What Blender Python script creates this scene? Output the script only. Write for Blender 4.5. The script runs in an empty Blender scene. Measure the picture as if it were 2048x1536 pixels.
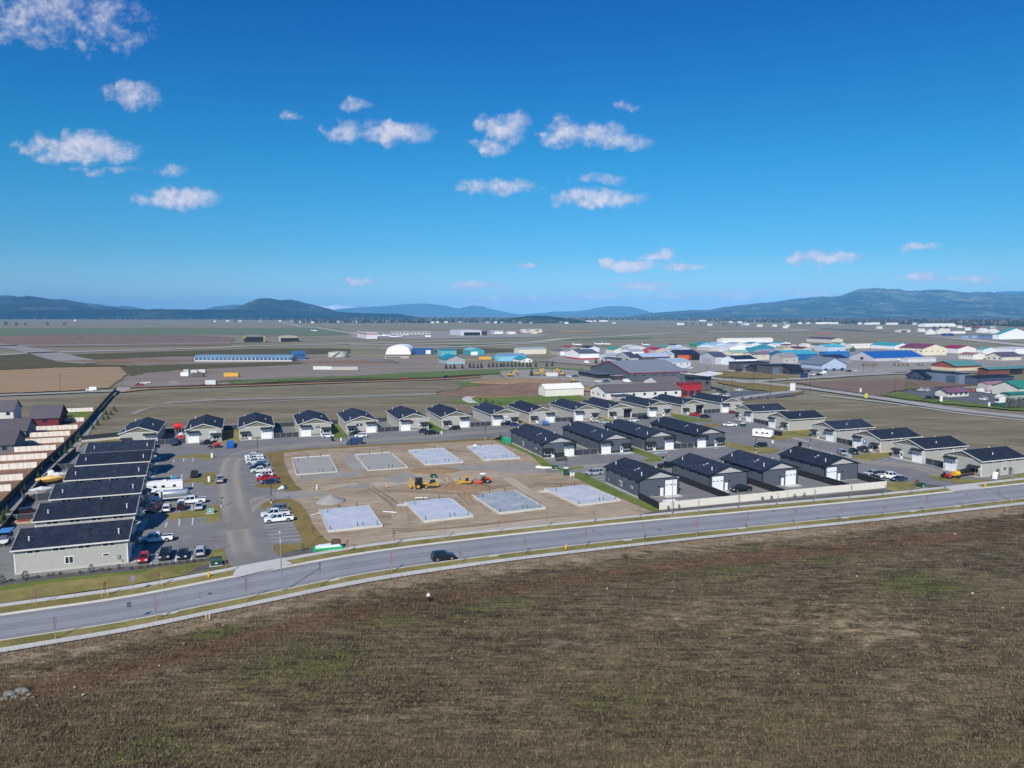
import bpy, math, random
import numpy as np
from mathutils import Vector, Matrix, noise as mnoise
random.seed(7)
S = bpy.context.scene
COL = S.collection
PI = math.pi
F, HOR, H = 1446.0, 628.0, 48.0
PITCH = math.atan((768-HOR)/F)
cp, sp = math.cos(PITCH), math.sin(PITCH)

def ray(x, y):
    u = (x-1024)/F; v = -(y-768)/F
    return Vector((u, cp+v*sp, -sp+v*cp))
def G(x, y, z=0.0):
    """where a sight line meets the level z (metres)"""
    d = ray(x, y); t = (z-H)/d.z
    return Vector((d.x*t, d.y*t, z))
def at_dist(x, y, D):
    d = ray(x, y); t = D/d.y
    return Vector((d.x*t, D, H+d.z*t))
def s2l(c):
    return tuple((v/12.92 if v <= .04045 else ((v+.055)/1.055)**2.4) for v in (q/255 for q in c))

# ---------------------------------------------------------------- mesh builder
class MB:
    def __init__(s): s.v = []; s.f = []; s.m = []
    def poly(s, pts, m=0):
        b = len(s.v); s.v += [tuple(p) for p in pts]; s.f.append(tuple(range(b, b+len(pts)))); s.m.append(m); return s
    def box(s, c, d, rz=0.0, m=0, ry=0.0):
        M = Matrix.Translation(c) @ Matrix.Rotation(rz, 4, 'Z') @ Matrix.Rotation(ry, 4, 'Y')
        b = len(s.v)
        for z in (-.5, .5):
            for y in (-.5, .5):
                for x in (-.5, .5):
                    s.v.append(tuple(M @ Vector((x*d[0], y*d[1], z*d[2]))))
        for f in ((0,2,3,1),(4,5,7,6),(0,1,5,4),(2,6,7,3),(0,4,6,2),(1,3,7,5)):
            s.f.append(tuple(b+i for i in f)); s.m.append(m)
        return s
    def bb(s, x0, x1, y0, y1, z0, z1, m=0):
        return s.box(((x0+x1)/2, (y0+y1)/2, (z0+z1)/2), (x1-x0, y1-y0, z1-z0), m=m)
    def loft(s, rings, m=0, cap=True):
        b = len(s.v); n = len(rings[0])
        for r in rings: s.v += [tuple(p) for p in r]
        for k in range(len(rings)-1):
            for i in range(n):
                j = (i+1) % n
                s.f.append((b+k*n+i, b+k*n+j, b+(k+1)*n+j, b+(k+1)*n+i)); s.m.append(m)
        if cap:
            s.f.append(tuple(b+i for i in reversed(range(n)))); s.m.append(m)
            s.f.append(tuple(b+(len(rings)-1)*n+i for i in range(n))); s.m.append(m)
        return s
    def cyl(s, p0, p1, r0, r1=None, n=8, m=0):
        r1 = r0 if r1 is None else r1
        p0 = Vector(p0); p1 = Vector(p1); d = (p1-p0).normalized()
        a = d.orthogonal().normalized(); c = d.cross(a)
        R = []
        for p, r in ((p0, r0), (p1, r1)):
            R.append([p+a*(r*math.cos(2*PI*i/n))+c*(r*math.sin(2*PI*i/n)) for i in range(n)])
        return s.loft(R, m)
    def tube(s, pts, r, n=6, m=0):
        rings = []
        for k, p in enumerate(pts):
            p = Vector(p); q = Vector(pts[min(k+1, len(pts)-1)]); o = Vector(pts[max(k-1, 0)])
            d = (q-o).normalized(); a = d.cross(Vector((0, 1, 0)));
            if a.length < .1: a = d.cross(Vector((1, 0, 0)))
            a.normalize(); c = d.cross(a); rr = r[k] if isinstance(r, (list, tuple)) else r
            rings.append([p+a*(rr*math.cos(2*PI*i/n))+c*(rr*math.sin(2*PI*i/n)) for i in range(n)])
        return s.loft(rings, m)
    def ext(s, prof, x0, x1, axis='x', m=0):
        """extrude a 2D profile along an axis: profile (a,b) is (y,z) for x, (x,z) for y, (x,y) for z"""
        def P(a, b, t): return (t, a, b) if axis == 'x' else (a, t, b) if axis == 'y' else (a, b, t)
        return s.loft([[P(a, b, x0) for a, b in prof], [P(a, b, x1) for a, b in prof]], m)
    def blob(s, c, r, n=8, k=5, jit=.15, m=0, sq=0.0):
        rings = []
        for i in range(k+1):
            th = PI*(i+.02)/(k+.04); rr = math.sin(th)
            rings.append([(c[0]+r[0]*rr*math.cos(2*PI*j/n)*(1+random.uniform(-jit, jit)), c[1]+r[1]*rr*math.sin(2*PI*j/n)*(1+random.uniform(-jit, jit)), c[2]-r[2]*math.cos(th)) for j in range(n)])
        return s.loft(rings, m)
    def build(s, name, mats, parent=None, smooth=False, loc=None, rz=0.0):
        me = bpy.data.meshes.new(name); me.from_pydata(s.v, [], s.f)
        if not isinstance(mats, (list, tuple)): mats = [mats]
        for q in mats: me.materials.append(q)
        if len(mats) > 1: me.polygons.foreach_set('material_index', s.m)
        if smooth: me.polygons.foreach_set('use_smooth', [True]*len(s.f))
        me.update()
        return link(name, me, parent, loc, rz)
def link(name, me, parent=None, loc=None, rz=0.0):
    o = bpy.data.objects.new(name, me); COL.objects.link(o)
    if parent is not None: o.parent = parent
    if loc is not None: o.location = loc
    o.rotation_euler[2] = rz
    return o
def tag(o, label=None, cat=None, group=None, kind=None):
    if label: o['label'] = label
    if cat: o['category'] = cat
    if group: o['group'] = group
    if kind: o['kind'] = kind
    return o
def empty(name, loc, rz=0.0, label=None, cat=None, group=None):
    o = bpy.data.objects.new(name, None); COL.objects.link(o)
    o.location = loc; o.rotation_euler[2] = rz; o.empty_display_size = .5
    return tag(o, label, cat, group)
def children_of(o, idx={}):
    return [c for c in ALLPARTS.get(o.name, [])]
ALLPARTS = {}
def reg(parent, o):
    ALLPARTS.setdefault(parent.name, []).append(o); return o
def copy_tree(o, loc=None, rz=None, label=None, cat=None, scale=None, remap=None):
    def cp_(q, par):
        c = q.copy(); COL.objects.link(c)
        if par is not None: c.parent = par
        for ch in list(q.children): cp_(ch, c)
        return c
    c = cp_(o, None)
    if loc is not None: c.location = loc
    if rz is not None: c.rotation_euler[2] = rz
    if scale is not None: c.scale = scale if isinstance(scale, (tuple, list)) else (scale,)*3
    if label: c['label'] = label
    if cat: c['category'] = cat
    return c

# ---------------------------------------------------------------- materials
MATS = {}
def nodes_new(name):
    m = bpy.data.materials.new(name); m.use_nodes = True
    nt = m.node_tree; nt.nodes.clear()
    out = nt.nodes.new('ShaderNodeOutputMaterial'); b = nt.nodes.new('ShaderNodeBsdfPrincipled')
    nt.links.new(b.outputs[0], out.inputs[0])
    return m, nt, b
def N(nt, t, **kw):
    n = nt.nodes.new(t)
    for k, v in kw.items():
        if k in n.inputs: n.inputs[k].default_value = v
        else: setattr(n, k, v)
    return n
def math_(nt, op, a, b=None, clamp=False):
    n = nt.nodes.new('ShaderNodeMath'); n.operation = op; n.use_clamp = clamp
    for i, v in enumerate((a, b)):
        if v is None: continue
        if isinstance(v, (int, float)): n.inputs[i].default_value = v
        else: nt.links.new(v, n.inputs[i])
    return n.outputs[0]
def noise_(nt, vec, scale, detail=3, rough=.55, dist=0.0):
    n = nt.nodes.new('ShaderNodeTexNoise'); n.inputs['Scale'].default_value = scale
    n.inputs['Detail'].default_value = detail; n.inputs['Roughness'].default_value = rough
    n.inputs['Distortion'].default_value = dist
    if vec is not None: nt.links.new(vec, n.inputs['Vector'])
    return n.outputs[0]
def ramp_(nt, fac, stops, interp='LINEAR'):
    n = nt.nodes.new('ShaderNodeValToRGB'); n.color_ramp.interpolation = interp
    e = n.color_ramp.elements
    while len(e) < len(stops): e.new(.5)
    for q, (p, c) in zip(e, stops):
        q.position = p; q.color = (*c, 1) if len(c) == 3 else c
    nt.links.new(fac, n.inputs[0]); return n.outputs[0]
def mix_(nt, fac, a, b, mode='MIX'):
    n = nt.nodes.new('ShaderNodeMix'); n.data_type = 'RGBA'; n.blend_type = mode
    if isinstance(fac, (int, float)): n.inputs[0].default_value = fac
    else: nt.links.new(fac, n.inputs[0])
    for i, v in ((6, a), (7, b)):
        if isinstance(v, tuple): n.inputs[i].default_value = (*v, 1) if len(v) == 3 else v
        else: nt.links.new(v, n.inputs[i])
    return n.outputs[2]
def bump_(nt, b, h, strength=.3, dist=.05):
    n = nt.nodes.new('ShaderNodeBump'); n.inputs['Strength'].default_value = strength; n.inputs['Distance'].default_value = dist
    nt.links.new(h, n.inputs['Height']); nt.links.new(n.outputs[0], b.inputs['Normal'])
def coords(nt, scale=(1, 1, 1), which='Object', rot=0.0):
    t = nt.nodes.new('ShaderNodeTexCoord'); mp = nt.nodes.new('ShaderNodeMapping')
    mp.inputs['Scale'].default_value = scale; mp.inputs['Rotation'].default_value = (0, 0, rot)
    nt.links.new(t.outputs[which], mp.inputs[0]); return mp.outputs[0]
def M(name, rgb, rough=.65, var=.12, scale=1.5, metal=0.0, bump=0.0, lines=None, spec=None, coat=0.0, dirt=0.0):
    """painted / moulded surface with uneven tone. lines=(axis, spacing, depth): ribs or laps"""
    if name in MATS: return MATS[name]
    m, nt, b = nodes_new(name)
    lin = s2l(rgb) if max(rgb) > 1.01 else rgb
    v = coords(nt)
    n1 = noise_(nt, v, scale, 4, .6)
    lo = tuple(c*(1-var) for c in lin); hi = tuple(min(1, c*(1+var)) for c in lin)
    c = ramp_(nt, n1, [(.3, lo), (.7, hi)])
    if dirt:
        n2 = noise_(nt, v, scale*.23, 5, .65)
        f = ramp_(nt, n2, [(.48, (0, 0, 0)), (.7, (dirt,)*3)])
        c = mix_(nt, f, c, tuple(q*.55+.02 for q in lin))
    b.inputs['Roughness'].default_value = rough; b.inputs['Metallic'].default_value = metal
    if spec is not None: b.inputs['Specular IOR Level'].default_value = spec
    if coat: b.inputs['Coat Weight'].default_value = coat; b.inputs['Coat Roughness'].default_value = .08
    if lines:
        ax, sp_, dep = lines
        sx = nt.nodes.new('ShaderNodeSeparateXYZ'); t = nt.nodes.new('ShaderNodeTexCoord'); nt.links.new(t.outputs['Object'], sx.inputs[0])
        if ax == 'h': src = math_(nt, 'ADD', sx.outputs[0], sx.outputs[1])
        else: src = sx.outputs['xyz'.index(ax)]
        fr = math_(nt, 'FRACT', math_(nt, 'MULTIPLY', src, 1/sp_))
        g = math_(nt, 'LESS_THAN', fr, .14)
        c = mix_(nt, math_(nt, 'MULTIPLY', g, dep), c, tuple(q*.35 for q in lin))
        bump_(nt, b, fr, .35, sp_*.12)
    elif bump:
        bump_(nt, b, noise_(nt, v, scale*6, 4, .6), bump, .05)
    nt.links.new(c, b.inputs['Base Color'])
    MATS[name] = m; return m
def glass(name='window_glass', rgb=(.02, .03, .04)):
    if name in MATS: return MATS[name]
    m, nt, b = nodes_new(name)
    n = noise_(nt, coords(nt), 3, 2)
    nt.links.new(ramp_(nt, n, [(.3, tuple(c*.7 for c in rgb)), (.7, tuple(c*1.4 for c in rgb))]), b.inputs['Base Color'])
    b.inputs['Roughness'].default_value = .08; b.inputs['Specular IOR Level'].default_value = .6
    MATS[name] = m; return m
def ground(name, cols, big=.02, mid=.15, fine=1.4, stretch=1.0, rot=0.0, bump=.4, rough=.95, patch=None, bdist=.15, grain=.5, tracks=None):
    """earth-like surface. cols: tones from dark to light; patch=(rgb, scale, lo, hi): blotches of another cover"""
    if name in MATS: return MATS[name]
    m, nt, b = nodes_new(name)
    v = coords(nt, (1, stretch, 1), rot=rot)
    a = noise_(nt, v, big, 5, .6, .6); c_ = noise_(nt, v, mid, 5, .65, .3); d = noise_(nt, v, fine, 4, .7)
    w = math_(nt, 'ADD', math_(nt, 'MULTIPLY', a, .9), math_(nt, 'ADD', math_(nt, 'MULTIPLY', c_, .7), math_(nt, 'MULTIPLY', d, grain)))
    k = .9+.7+grain
    cols = [s2l(q) for q in cols]; n = len(cols)
    lo, hi = k*.5-.36, k*.5+.36
    w = math_(nt, 'DIVIDE', math_(nt, 'SUBTRACT', w, lo), hi-lo, True)
    c = ramp_(nt, w, [(i/(n-1), q) for i, q in enumerate(cols)])
    for P in (patch if isinstance(patch, list) else [patch] if patch else []):
        rgb, sc, p0, p1 = P
        f = ramp_(nt, noise_(nt, v, sc, 6, .68, .8), [(p0, (0, 0, 0)), (p1, (1, 1, 1))])
        f = math_(nt, 'MULTIPLY', f, math_(nt, 'ADD', math_(nt, 'MULTIPLY', d, .9), .45), True)
        c = mix_(nt, f, c, s2l(rgb))
    if tracks:
        rgb, sc, st, rt, amt = tracks
        t = noise_(nt, coords(nt, (1, st, 1), rot=rt), sc, 3, .6, .4)
        f = ramp_(nt, t, [(.52, (0, 0, 0)), (.66, (amt,)*3)])
        c = mix_(nt, f, c, s2l(rgb))
    g = noise_(nt, v, fine*4.3, 2, .7)
    c = mix_(nt, .55, c, mix_(nt, 1.0, c, ramp_(nt, g, [(.3, (.55, .55, .55)), (.7, (1.35, 1.35, 1.35))]), 'MULTIPLY'))
    nt.links.new(c, b.inputs['Base Color']); b.inputs['Roughness'].default_value = rough
    b.inputs['Specular IOR Level'].default_value = .15
    if bump: bump_(nt, b, math_(nt, 'ADD', c_, math_(nt, 'ADD', d, math_(nt, 'MULTIPLY', g, .5))), bump, bdist)
    MATS[name] = m; return m

# ---------------------------------------------------------------- camera, sun, sky
cam = bpy.data.cameras.new('camera'); co = bpy.data.objects.new('camera', cam); COL.objects.link(co)
co.location = (0, 0, H); co.rotation_euler = (PI/2-PITCH, 0, 0)
cam.sensor_width = 36; cam.lens = F/2048*36; cam.clip_end = 200000; cam.clip_start = .5
S.camera = co
SUN_AZ, SUN_EL = math.radians(74.5+180), math.radians(38)
sun = bpy.data.lights.new('sun', 'SUN'); sun.energy = 4.7; sun.angle = math.radians(.5); sun.color = (1, .94, .84)
so = bpy.data.objects.new('sun', sun); COL.objects.link(so)
sd = Vector((math.cos(SUN_AZ)*math.cos(SUN_EL), math.sin(SUN_AZ)*math.cos(SUN_EL), math.sin(SUN_EL)))
so.rotation_euler = sd.to_track_quat('Z', 'Y').to_euler(); so.location = (0, -50, 120)
S.view_settings.view_transform = 'Standard'; S.view_settings.look = 'None'
S.view_settings.exposure = 0.12; S.view_settings.gamma = 1
W = bpy.data.worlds.new('World'); S.world = W; W.use_nodes = True
nt = W.node_tree; nt.nodes.clear()
wo = nt.nodes.new('ShaderNodeOutputWorld'); bg = nt.nodes.new('ShaderNodeBackground'); nt.links.new(bg.outputs[0], wo.inputs[0])
sky = nt.nodes.new('ShaderNodeTexSky'); sky.sky_type = 'NISHITA'; sky.sun_disc = False
sky.sun_elevation = SUN_EL; sky.sun_rotation = math.radians(195.5); sky.altitude = 700; sky.air_density = 1.0; sky.dust_density = .6; sky.ozone_density = 2.5
bg.inputs[1].default_value = .1
hs = N(nt, 'ShaderNodeHueSaturation', Saturation=1.1, Value=1.0); nt.links.new(sky.outputs[0], hs.inputs['Color'])
skyc = hs.outputs[0]
tc = nt.nodes.new('ShaderNodeTexCoord'); sx = nt.nodes.new('ShaderNodeSeparateXYZ'); nt.links.new(tc.outputs['Generated'], sx.inputs[0])
tint = ramp_(nt, math_(nt, 'MULTIPLY', sx.outputs[2], 2.0, True), [(0, (.62, .84, 1.02)), (.06, (.52, .78, 1.02)), (.16, (.27, .68, .92)), (.4, (.11, .71, .95)), (.7, (.055, .56, 1.04)), (1, (.04, .48, 1.08))])
skyc = mix_(nt, 1.0, skyc, tint, 'MULTIPLY')
# clouds stand in the sky itself, by direction: (px, py, rx, ry, density)
CL = [(60,20,150,45,1.0),(170,30,110,40,.8),(60,62,90,38,.75),(225,75,70,30,.55),(30,25,80,40,.9),(270,192,50,28,.8),(150,297,105,30,1.15),(225,302,55,24,.9),(165,278,50,26,.9),
      (358,396,82,24,1.2),(215,341,60,8,.4),(345,340,32,12,.4),(585,228,20,10,.4),(715,210,28,14,.55),(686,264,38,24,.9),(785,266,80,24,1.05),
      (1000,262,50,24,.9),(985,296,34,18,.85),(1012,280,36,18,.75),(1020,242,42,20,.8),(1125,265,42,30,.9),(1195,268,60,24,.9),(1250,284,55,20,.85),(1255,214,24,10,.5),(1000,375,80,16,.8),
      (1190,396,90,20,1.0),(1250,398,45,16,.8),(1200,360,50,13,.7),(1255,529,62,13,.95),(1323,510,36,14,.9),(1360,532,55,10,.7),(1640,517,62,17,.95),(1680,514,50,11,.6),(1840,494,45,8,.55),(1838,553,42,11,.9),(1055,530,22,7,.6),
      (720,565,42,10,.6),(960,573,60,10,.6),(1290,570,58,11,.8),(1060,600,160,9,.55),(1200,592,60,9,.6),(1350,592,70,10,.7),(1470,592,60,12,.7),(1620,590,70,10,.5),(1000,608,140,8,.5),(1420,606,120,9,.6),(1940,556,60,8,.5)]
yy = math_(nt, 'MAXIMUM', sx.outputs[1], .05)
cb = nt.nodes.new('ShaderNodeCombineXYZ')
nt.links.new(math_(nt, 'DIVIDE', sx.outputs[0], yy), cb.inputs[0]); nt.links.new(math_(nt, 'DIVIDE', sx.outputs[2], yy), cb.inputs[1])
uv = cb.outputs[0]
wv = nt.nodes.new('ShaderNodeVectorMath'); wv.operation = 'MULTIPLY_ADD'   # ragged edges
nz = nt.nodes.new('ShaderNodeTexNoise'); nz.inputs['Scale'].default_value = 38; nz.inputs['Detail'].default_value = 2; nt.links.new(uv, nz.inputs['Vector'])
nt.links.new(nz.outputs['Color'], wv.inputs[0]); wv.inputs[1].default_value = (.05, .022, 0)
sb = nt.nodes.new('ShaderNodeVectorMath'); sb.operation = 'SUBTRACT'; nt.links.new(uv, sb.inputs[0]); sb.inputs[1].default_value = (.025, .011, 0)
nt.links.new(sb.outputs[0], wv.inputs[2]); uvw = wv.outputs[0]
field = None; low = None
for (px, py, rx, ry, dn) in CL:
    d = ray(px, py); rx *= 1.12; ry *= 1.05; dn = dn*.85 if py > 100 else dn*.5; dn += .42*max(0, min(1, (py-470)/60))
    mp = nt.nodes.new('ShaderNodeVectorMath'); mp.operation = 'MULTIPLY_ADD'; nt.links.new(uvw, mp.inputs[0])
    mp.inputs[1].default_value = (F/rx, F/ry, 0); mp.inputs[2].default_value = (-d.x/d.y*F/rx, -d.z/d.y*F/ry, 0)
    ln = nt.nodes.new('ShaderNodeVectorMath'); ln.operation = 'DOT_PRODUCT'; nt.links.new(mp.outputs[0], ln.inputs[0]); nt.links.new(mp.outputs[0], ln.inputs[1])
    q = math_(nt, 'MULTIPLY_ADD', ln.outputs['Value'], -dn); nt.nodes[-1].inputs[2].default_value = dn
    field = q if field is None else math_(nt, 'MAXIMUM', field, q)
fn = noise_(nt, uv, 38, 5, .66); fs = nt.nodes.new('ShaderNodeMapping'); fs.inputs['Scale'].default_value = (1, 2.2, 1); nt.links.new(uv, fs.inputs[0])
fn2 = noise_(nt, fs.outputs[0], 60, 3, .6)
dens = math_(nt, 'ADD', field, math_(nt, 'ADD', math_(nt, 'MULTIPLY', math_(nt, 'SUBTRACT', fn, .5), 2.1), math_(nt, 'MULTIPLY', math_(nt, 'SUBTRACT', fn2, .5), .45)))
cm = ramp_(nt, dens, [(.0, (0, 0, 0)), (.3, (.22, .22, .22)), (.62, (.6, .6, .6)), (1.05, (.92, .92, .92))])
up = nt.nodes.new('ShaderNodeVectorMath'); up.operation = 'ADD'; nt.links.new(uv, up.inputs[0]); up.inputs[1].default_value = (-.003, .009, 0)
lit = math_(nt, 'ADD', math_(nt, 'MULTIPLY', math_(nt, 'SUBTRACT', fn, noise_(nt, up.outputs[0], 38, 3, .6)), 1.0), math_(nt, 'MULTIPLY', dens, .3))  # sunlit tops and shaded bases painted into the cloud colour
cc = ramp_(nt, lit, [(-.0, (4.7, 4.9, 6.4)), (.5, (7.4, 7.3, 8.1))])
skyc = mix_(nt, cm, skyc, cc)
# the sky deepens towards the zenith and pales to cyan at the horizon
nt.links.new(skyc, bg.inputs[0])
W.cycles.sampling_method = 'MANUAL'; W.cycles.sample_map_resolution = 256
S.cycles.use_denoising = True
S.cycles.max_bounces = 6; S.cycles.diffuse_bounces = 2; S.cycles.glossy_bounces = 2; S.cycles.transparent_max_bounces = 8; S.cycles.volume_bounces = 0
# ---------------------------------------------------------------- the ground and everything flat
def px(s): return [tuple(map(float, q.split(','))) for q in s.split()]
def smooth(P, n=6):
    out = []
    for i in range(len(P)-1):
        a, b, c, d = P[max(i-1, 0)], P[i], P[i+1], P[min(i+2, len(P)-1)]
        for k in range(n):
            t = k/n
            out.append(.5*((2*b)+(c-a)*t+(2*a-5*b+4*c-d)*t*t+(3*b-a-3*c+d)*t**3))
    out.append(P[-1]); return out
def sheet(name, pts, mat, z, kind='structure', curb=0.0):
    P = [Vector((p[0], p[1], z)) for p in pts]
    mb = MB().poly([tuple(p) for p in P])
    if curb:
        for i in range(len(P)):
            a, b = P[i], P[(i+1) % len(P)]
            mb.poly([a, b, (b.x, b.y, z-curb), (a.x, a.y, z-curb)])
    o = mb.build(name, mat); me = o.data
    if me.polygons[0].normal.z < 0: me.flip_normals()
    return tag(o, kind=kind)
def ragged(P, amp, step=1.6):
    out = []
    for i in range(len(P)):
        a, c = P[i], P[(i+1) % len(P)]; L_ = (c-a).length; n = max(1, min(60, int(L_/step)))
        nn = Vector((-(c-a).y, (c-a).x, 0))/max(L_, .01)
        for k in range(n):
            p = a.lerp(c, k/n); q = amp*(mnoise.noise((p.x*.25, p.y*.25, 5))+.8*mnoise.noise((p.x*.9, p.y*.9, 2)))
            out.append(p+nn*q)
    return out
PADN = [0]
def pxsheet(name, s, mat, z, curb=0.0, sm=0, rag=0.0):
    if name == 'gravel_pad': PADN[0] += 1; z = .0905+.0011*PADN[0]
    P = [G(*q) for q in px(s)]
    if not rag and not curb and name in ('dirt_lot', 'gravel_pad', 'gravel_yard', 'dirt_yard'): rag = .8
    if name == 'grass_bank': rag = .35
    if sm: P = smooth(P+[P[0]], sm)[:-1]
    if rag: P = ragged(P, rag)
    return sheet(name, P, mat, z, curb=curb)
def strip_pts(P, w0, w1=None):
    """offset a polyline to both sides (metres)"""
    w1 = -w0 if w1 is None else w1
    A, B = [], []
    for i, p in enumerate(P):
        d = (P[min(i+1, len(P)-1)]-P[max(i-1, 0)]); d.z = 0; d.normalize(); n = Vector((-d.y, d.x, 0))
        A.append(p+n*w0); B.append(p+n*w1)
    return A, B
def band(name, A, B, mat, z, kind='structure', z2=None):
    mb = MB(); z2 = z if z2 is None else z2
    for i in range(len(A)-1):
        mb.poly([(A[i].x, A[i].y, z), (A[i+1].x, A[i+1].y, z), (B[i+1].x, B[i+1].y, z2), (B[i].x, B[i].y, z2)])
    o = mb.build(name, mat)
    if o.data.polygons[0].normal.z < 0: o.data.flip_normals()
    return tag(o, kind=kind)
def pxstrip(name, s, w, mat, z, n=5):
    P = smooth([G(*q) for q in px(s)], n); A, B = strip_pts(P, w/2); return band(name, A, B, mat, z)

GM = dict(
 field=ground('weed_field', [(58,46,34),(78,64,44),(92,80,54),(100,84,62),(128,106,80)], .017, .14, 1.1, 1.6, .25, bump=.9, bdist=.3, grain=.75,
   patch=[((74,82,36),.03,.52,.72), ((112,74,48),.042,.56,.74), ((146,122,96),.05,.6,.8), ((98,86,84),.06,.6,.8)]),
 weeds=ground('roadside_dry_weeds', [(92,74,58),(122,98,76),(150,126,102),(166,144,122)], .06, .35, 1.6, 1.0, bump=.7, patch=((88,84,50),.12,.55,.75)),
 redearth=ground('bare_red_earth', [(70,48,34),(92,64,44),(112,82,58)], .05, .3, 1.5, bump=.5, patch=((96,92,48),.09,.55,.75)),
 dirt=ground('graded_dirt', [(122,104,82),(154,136,112),(174,158,134),(190,176,154)], .03, .16, 1.2, 2.2, .37, bump=.6, patch=[((112,88,62),.07,.56,.76),((176,168,152),.045,.55,.72),((98,76,54),.22,.62,.76)], tracks=((120,98,74),.22,5.0,.37,.5)),
 gravel=ground('grey_gravel', [(128,124,116),(150,146,138),(166,162,154)], .05, .3, 3, bump=.4),
 bed=ground('dark_rock_bed', [(74,72,70),(98,96,94),(118,116,112)], .08, .5, 3.5, bump=.6),
 lawn=ground('thin_lawn', [(90,86,48),(122,114,64),(146,136,84),(160,150,102)], .05, .3, 1.8, bump=.5, patch=[((84,100,36),.11,.52,.7),((148,124,72),.17,.58,.75)]),
 greenlawn=ground('green_lawn', [(70,88,36),(88,108,44),(112,124,56),(132,130,70)], .05, .3, 1.8, bump=.5, patch=((146,128,76),.12,.58,.76)),
 oldgrass=ground('dry_grass', [(92,82,46),(120,104,62),(136,120,72),(150,134,90)], .04, .25, 1.5, bump=.6, patch=[((112,86,58),.1,.55,.74),((100,104,46),.08,.54,.72)]),
 asphalt=ground('lot_asphalt', [(108,108,107),(119,119,118),(130,129,127),(142,140,135)], .02, .12, 2.5, bump=.08, rough=.85, grain=.25, patch=((150,147,140),.03,.6,.85), tracks=((152,148,140),.12,6.0,1.9,.35)),
 road=ground('road_asphalt', [(126,127,129),(136,137,140),(147,148,150)], .02, .15, 3, 5, .3, bump=.06, rough=.85, grain=.25, tracks=((122,124,128),.25,14.0,.37,.4)),
 concrete=ground('pale_concrete', [(178,176,170),(194,192,186),(206,204,198)], .1, .5, 3, bump=.05, rough=.8, grain=.3),
 kerb=ground('kerb_concrete', [(186,182,170),(200,196,184),(212,208,196)], .1, .5, 3, bump=.05, rough=.8, grain=.3),
 plain=ground('airport_plain', [(104,99,80),(126,119,98),(144,136,114),(162,153,130)], .004, .02, .12, 6, .04, bump=.25, bdist=.4, patch=[((108,114,80),.0035,.5,.7),((136,118,100),.005,.56,.74)]),
 midfield=ground('stubble_field', [(92,84,64),(114,105,84),(134,124,100),(152,140,118)], .012, .07, .6, 4, .2, bump=.5, patch=[((102,100,58),.014,.52,.7),((166,148,124),.02,.55,.75),((108,86,64),.05,.6,.8)]),
 tanfield=ground('tan_ploughed_field', [(140,118,88),(158,134,102),(170,146,114)], .01, .08, .6, 7, .05, bump=.3),
 olive=ground('olive_pasture', [(72,68,42),(88,84,52),(102,94,64)], .012, .06, .5, 4, .0, bump=.3, patch=((104,92,70),.02,.55,.75)),
 greenfield=ground('green_pasture', [(92,106,76),(104,118,84),(118,128,96)], .006, .03, .3, 5, 0, bump=.2),
 crop=ground('green_crop', [(78,98,48),(92,112,58),(110,124,74)], .01, .06, .5, 4, .1, bump=.3, patch=((122,118,84),.02,.58,.75)),
 russet=ground('russet_plain', [(112,92,78),(126,106,92),(138,122,106)], .005, .03, .3, 6, 0, bump=.2),
 flat=ground('gravel_flat', [(122,110,100),(136,124,114),(150,140,130)], .01, .05, .4, 4, .05, bump=.3, patch=((112,104,74),.012,.55,.72)),
 brown=ground('dug_brown_earth', [(92,62,42),(122,86,60),(142,108,80)], .03, .14, .8, 2, .2, bump=.8, bdist=.4, patch=((98,104,58),.04,.62,.78)),
 taxi=ground('taxiway_pavement', [(164,158,146),(178,172,160),(188,182,172)], .01, .08, .6, bump=0),
 runway=ground('runway_asphalt', [(132,128,122),(146,142,136),(156,152,146)], .01, .08, .6, bump=0),
 apron=ground('apron_pavement', [(132,127,120),(148,143,136),(160,155,148)], .012, .06, .5, bump=0, patch=((120,116,96),.014,.58,.74)),
 darklot=ground('dark_asphalt', [(84,86,92),(98,100,106),(112,112,116)], .02, .1, 1, bump=0),
 white=M('road_paint', (222,222,218), .7, .08, 3), blue=M('blue_road_paint', (120,160,200), .7, .1, 3))

# one sheet to the horizon; the weed field under the drone is a finer sheet on it
sheet('ground', [(-60000,-3000),(60000,-3000),(60000,90000),(-60000,90000)], GM['plain'], -.6)
pxsheet('field', '-700,1290 -500,1000 0,800 240,790 900,760 1250,800 1480,790 2048,826 2700,870 2700,915 2048,965 1600,1004 1024,1056 512,1128 0,1212 -300,1256', GM['midfield'], -.12)
L = dict(
 S1b="0,1307 256,1263.7 496,1214 736,1165.5 976,1129 1216,1099.5 1456,1073 1696,1048.7 1792,1038.7 2048,1010",
 S1a="0,1297.5 256,1255.5 496,1206.5 736,1157.5 976,1122.5 1216,1094 1456,1068 1696,1043.3 1792,1033.6 2048,1005",
 K1="0,1281.5 256,1241.5 496,1194 736,1146.5 976,1112.3 1216,1083.7 1456,1058.6 1696,1034.6 1792,1025.3 2048,996.8",
 K2="0,1232 256,1195 496,1149.5 736,1106.3 976,1076 1216,1050.3 1456,1027.7 1696,1005.5 1792,996 2048,968",
 S2b="0,1215.6 256,1180 496,1136 736,1094.5 976,1065.7 1216,1041 1456,1018.3 1696,997.5 1792,988.2 2048,960",
 S2a="0,1209 256,1173.2 496,1130 736,1089.5 976,1061.2 1216,1037 1456,1014.2 1696,993.2 1792,984.2 2048,956")
RL = {}
for k, s in L.items():
    P = [G(*q) for q in px(s)]
    d0 = (P[0]-P[1]).normalized(); d1 = (P[-1]-P[-2]).normalized()
    P = [P[0]+d0*120, P[0]+d0*40]+P+[P[-1]+d1*60, P[-1]+d1*200]
    RL[k] = smooth(P, 6)
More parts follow.
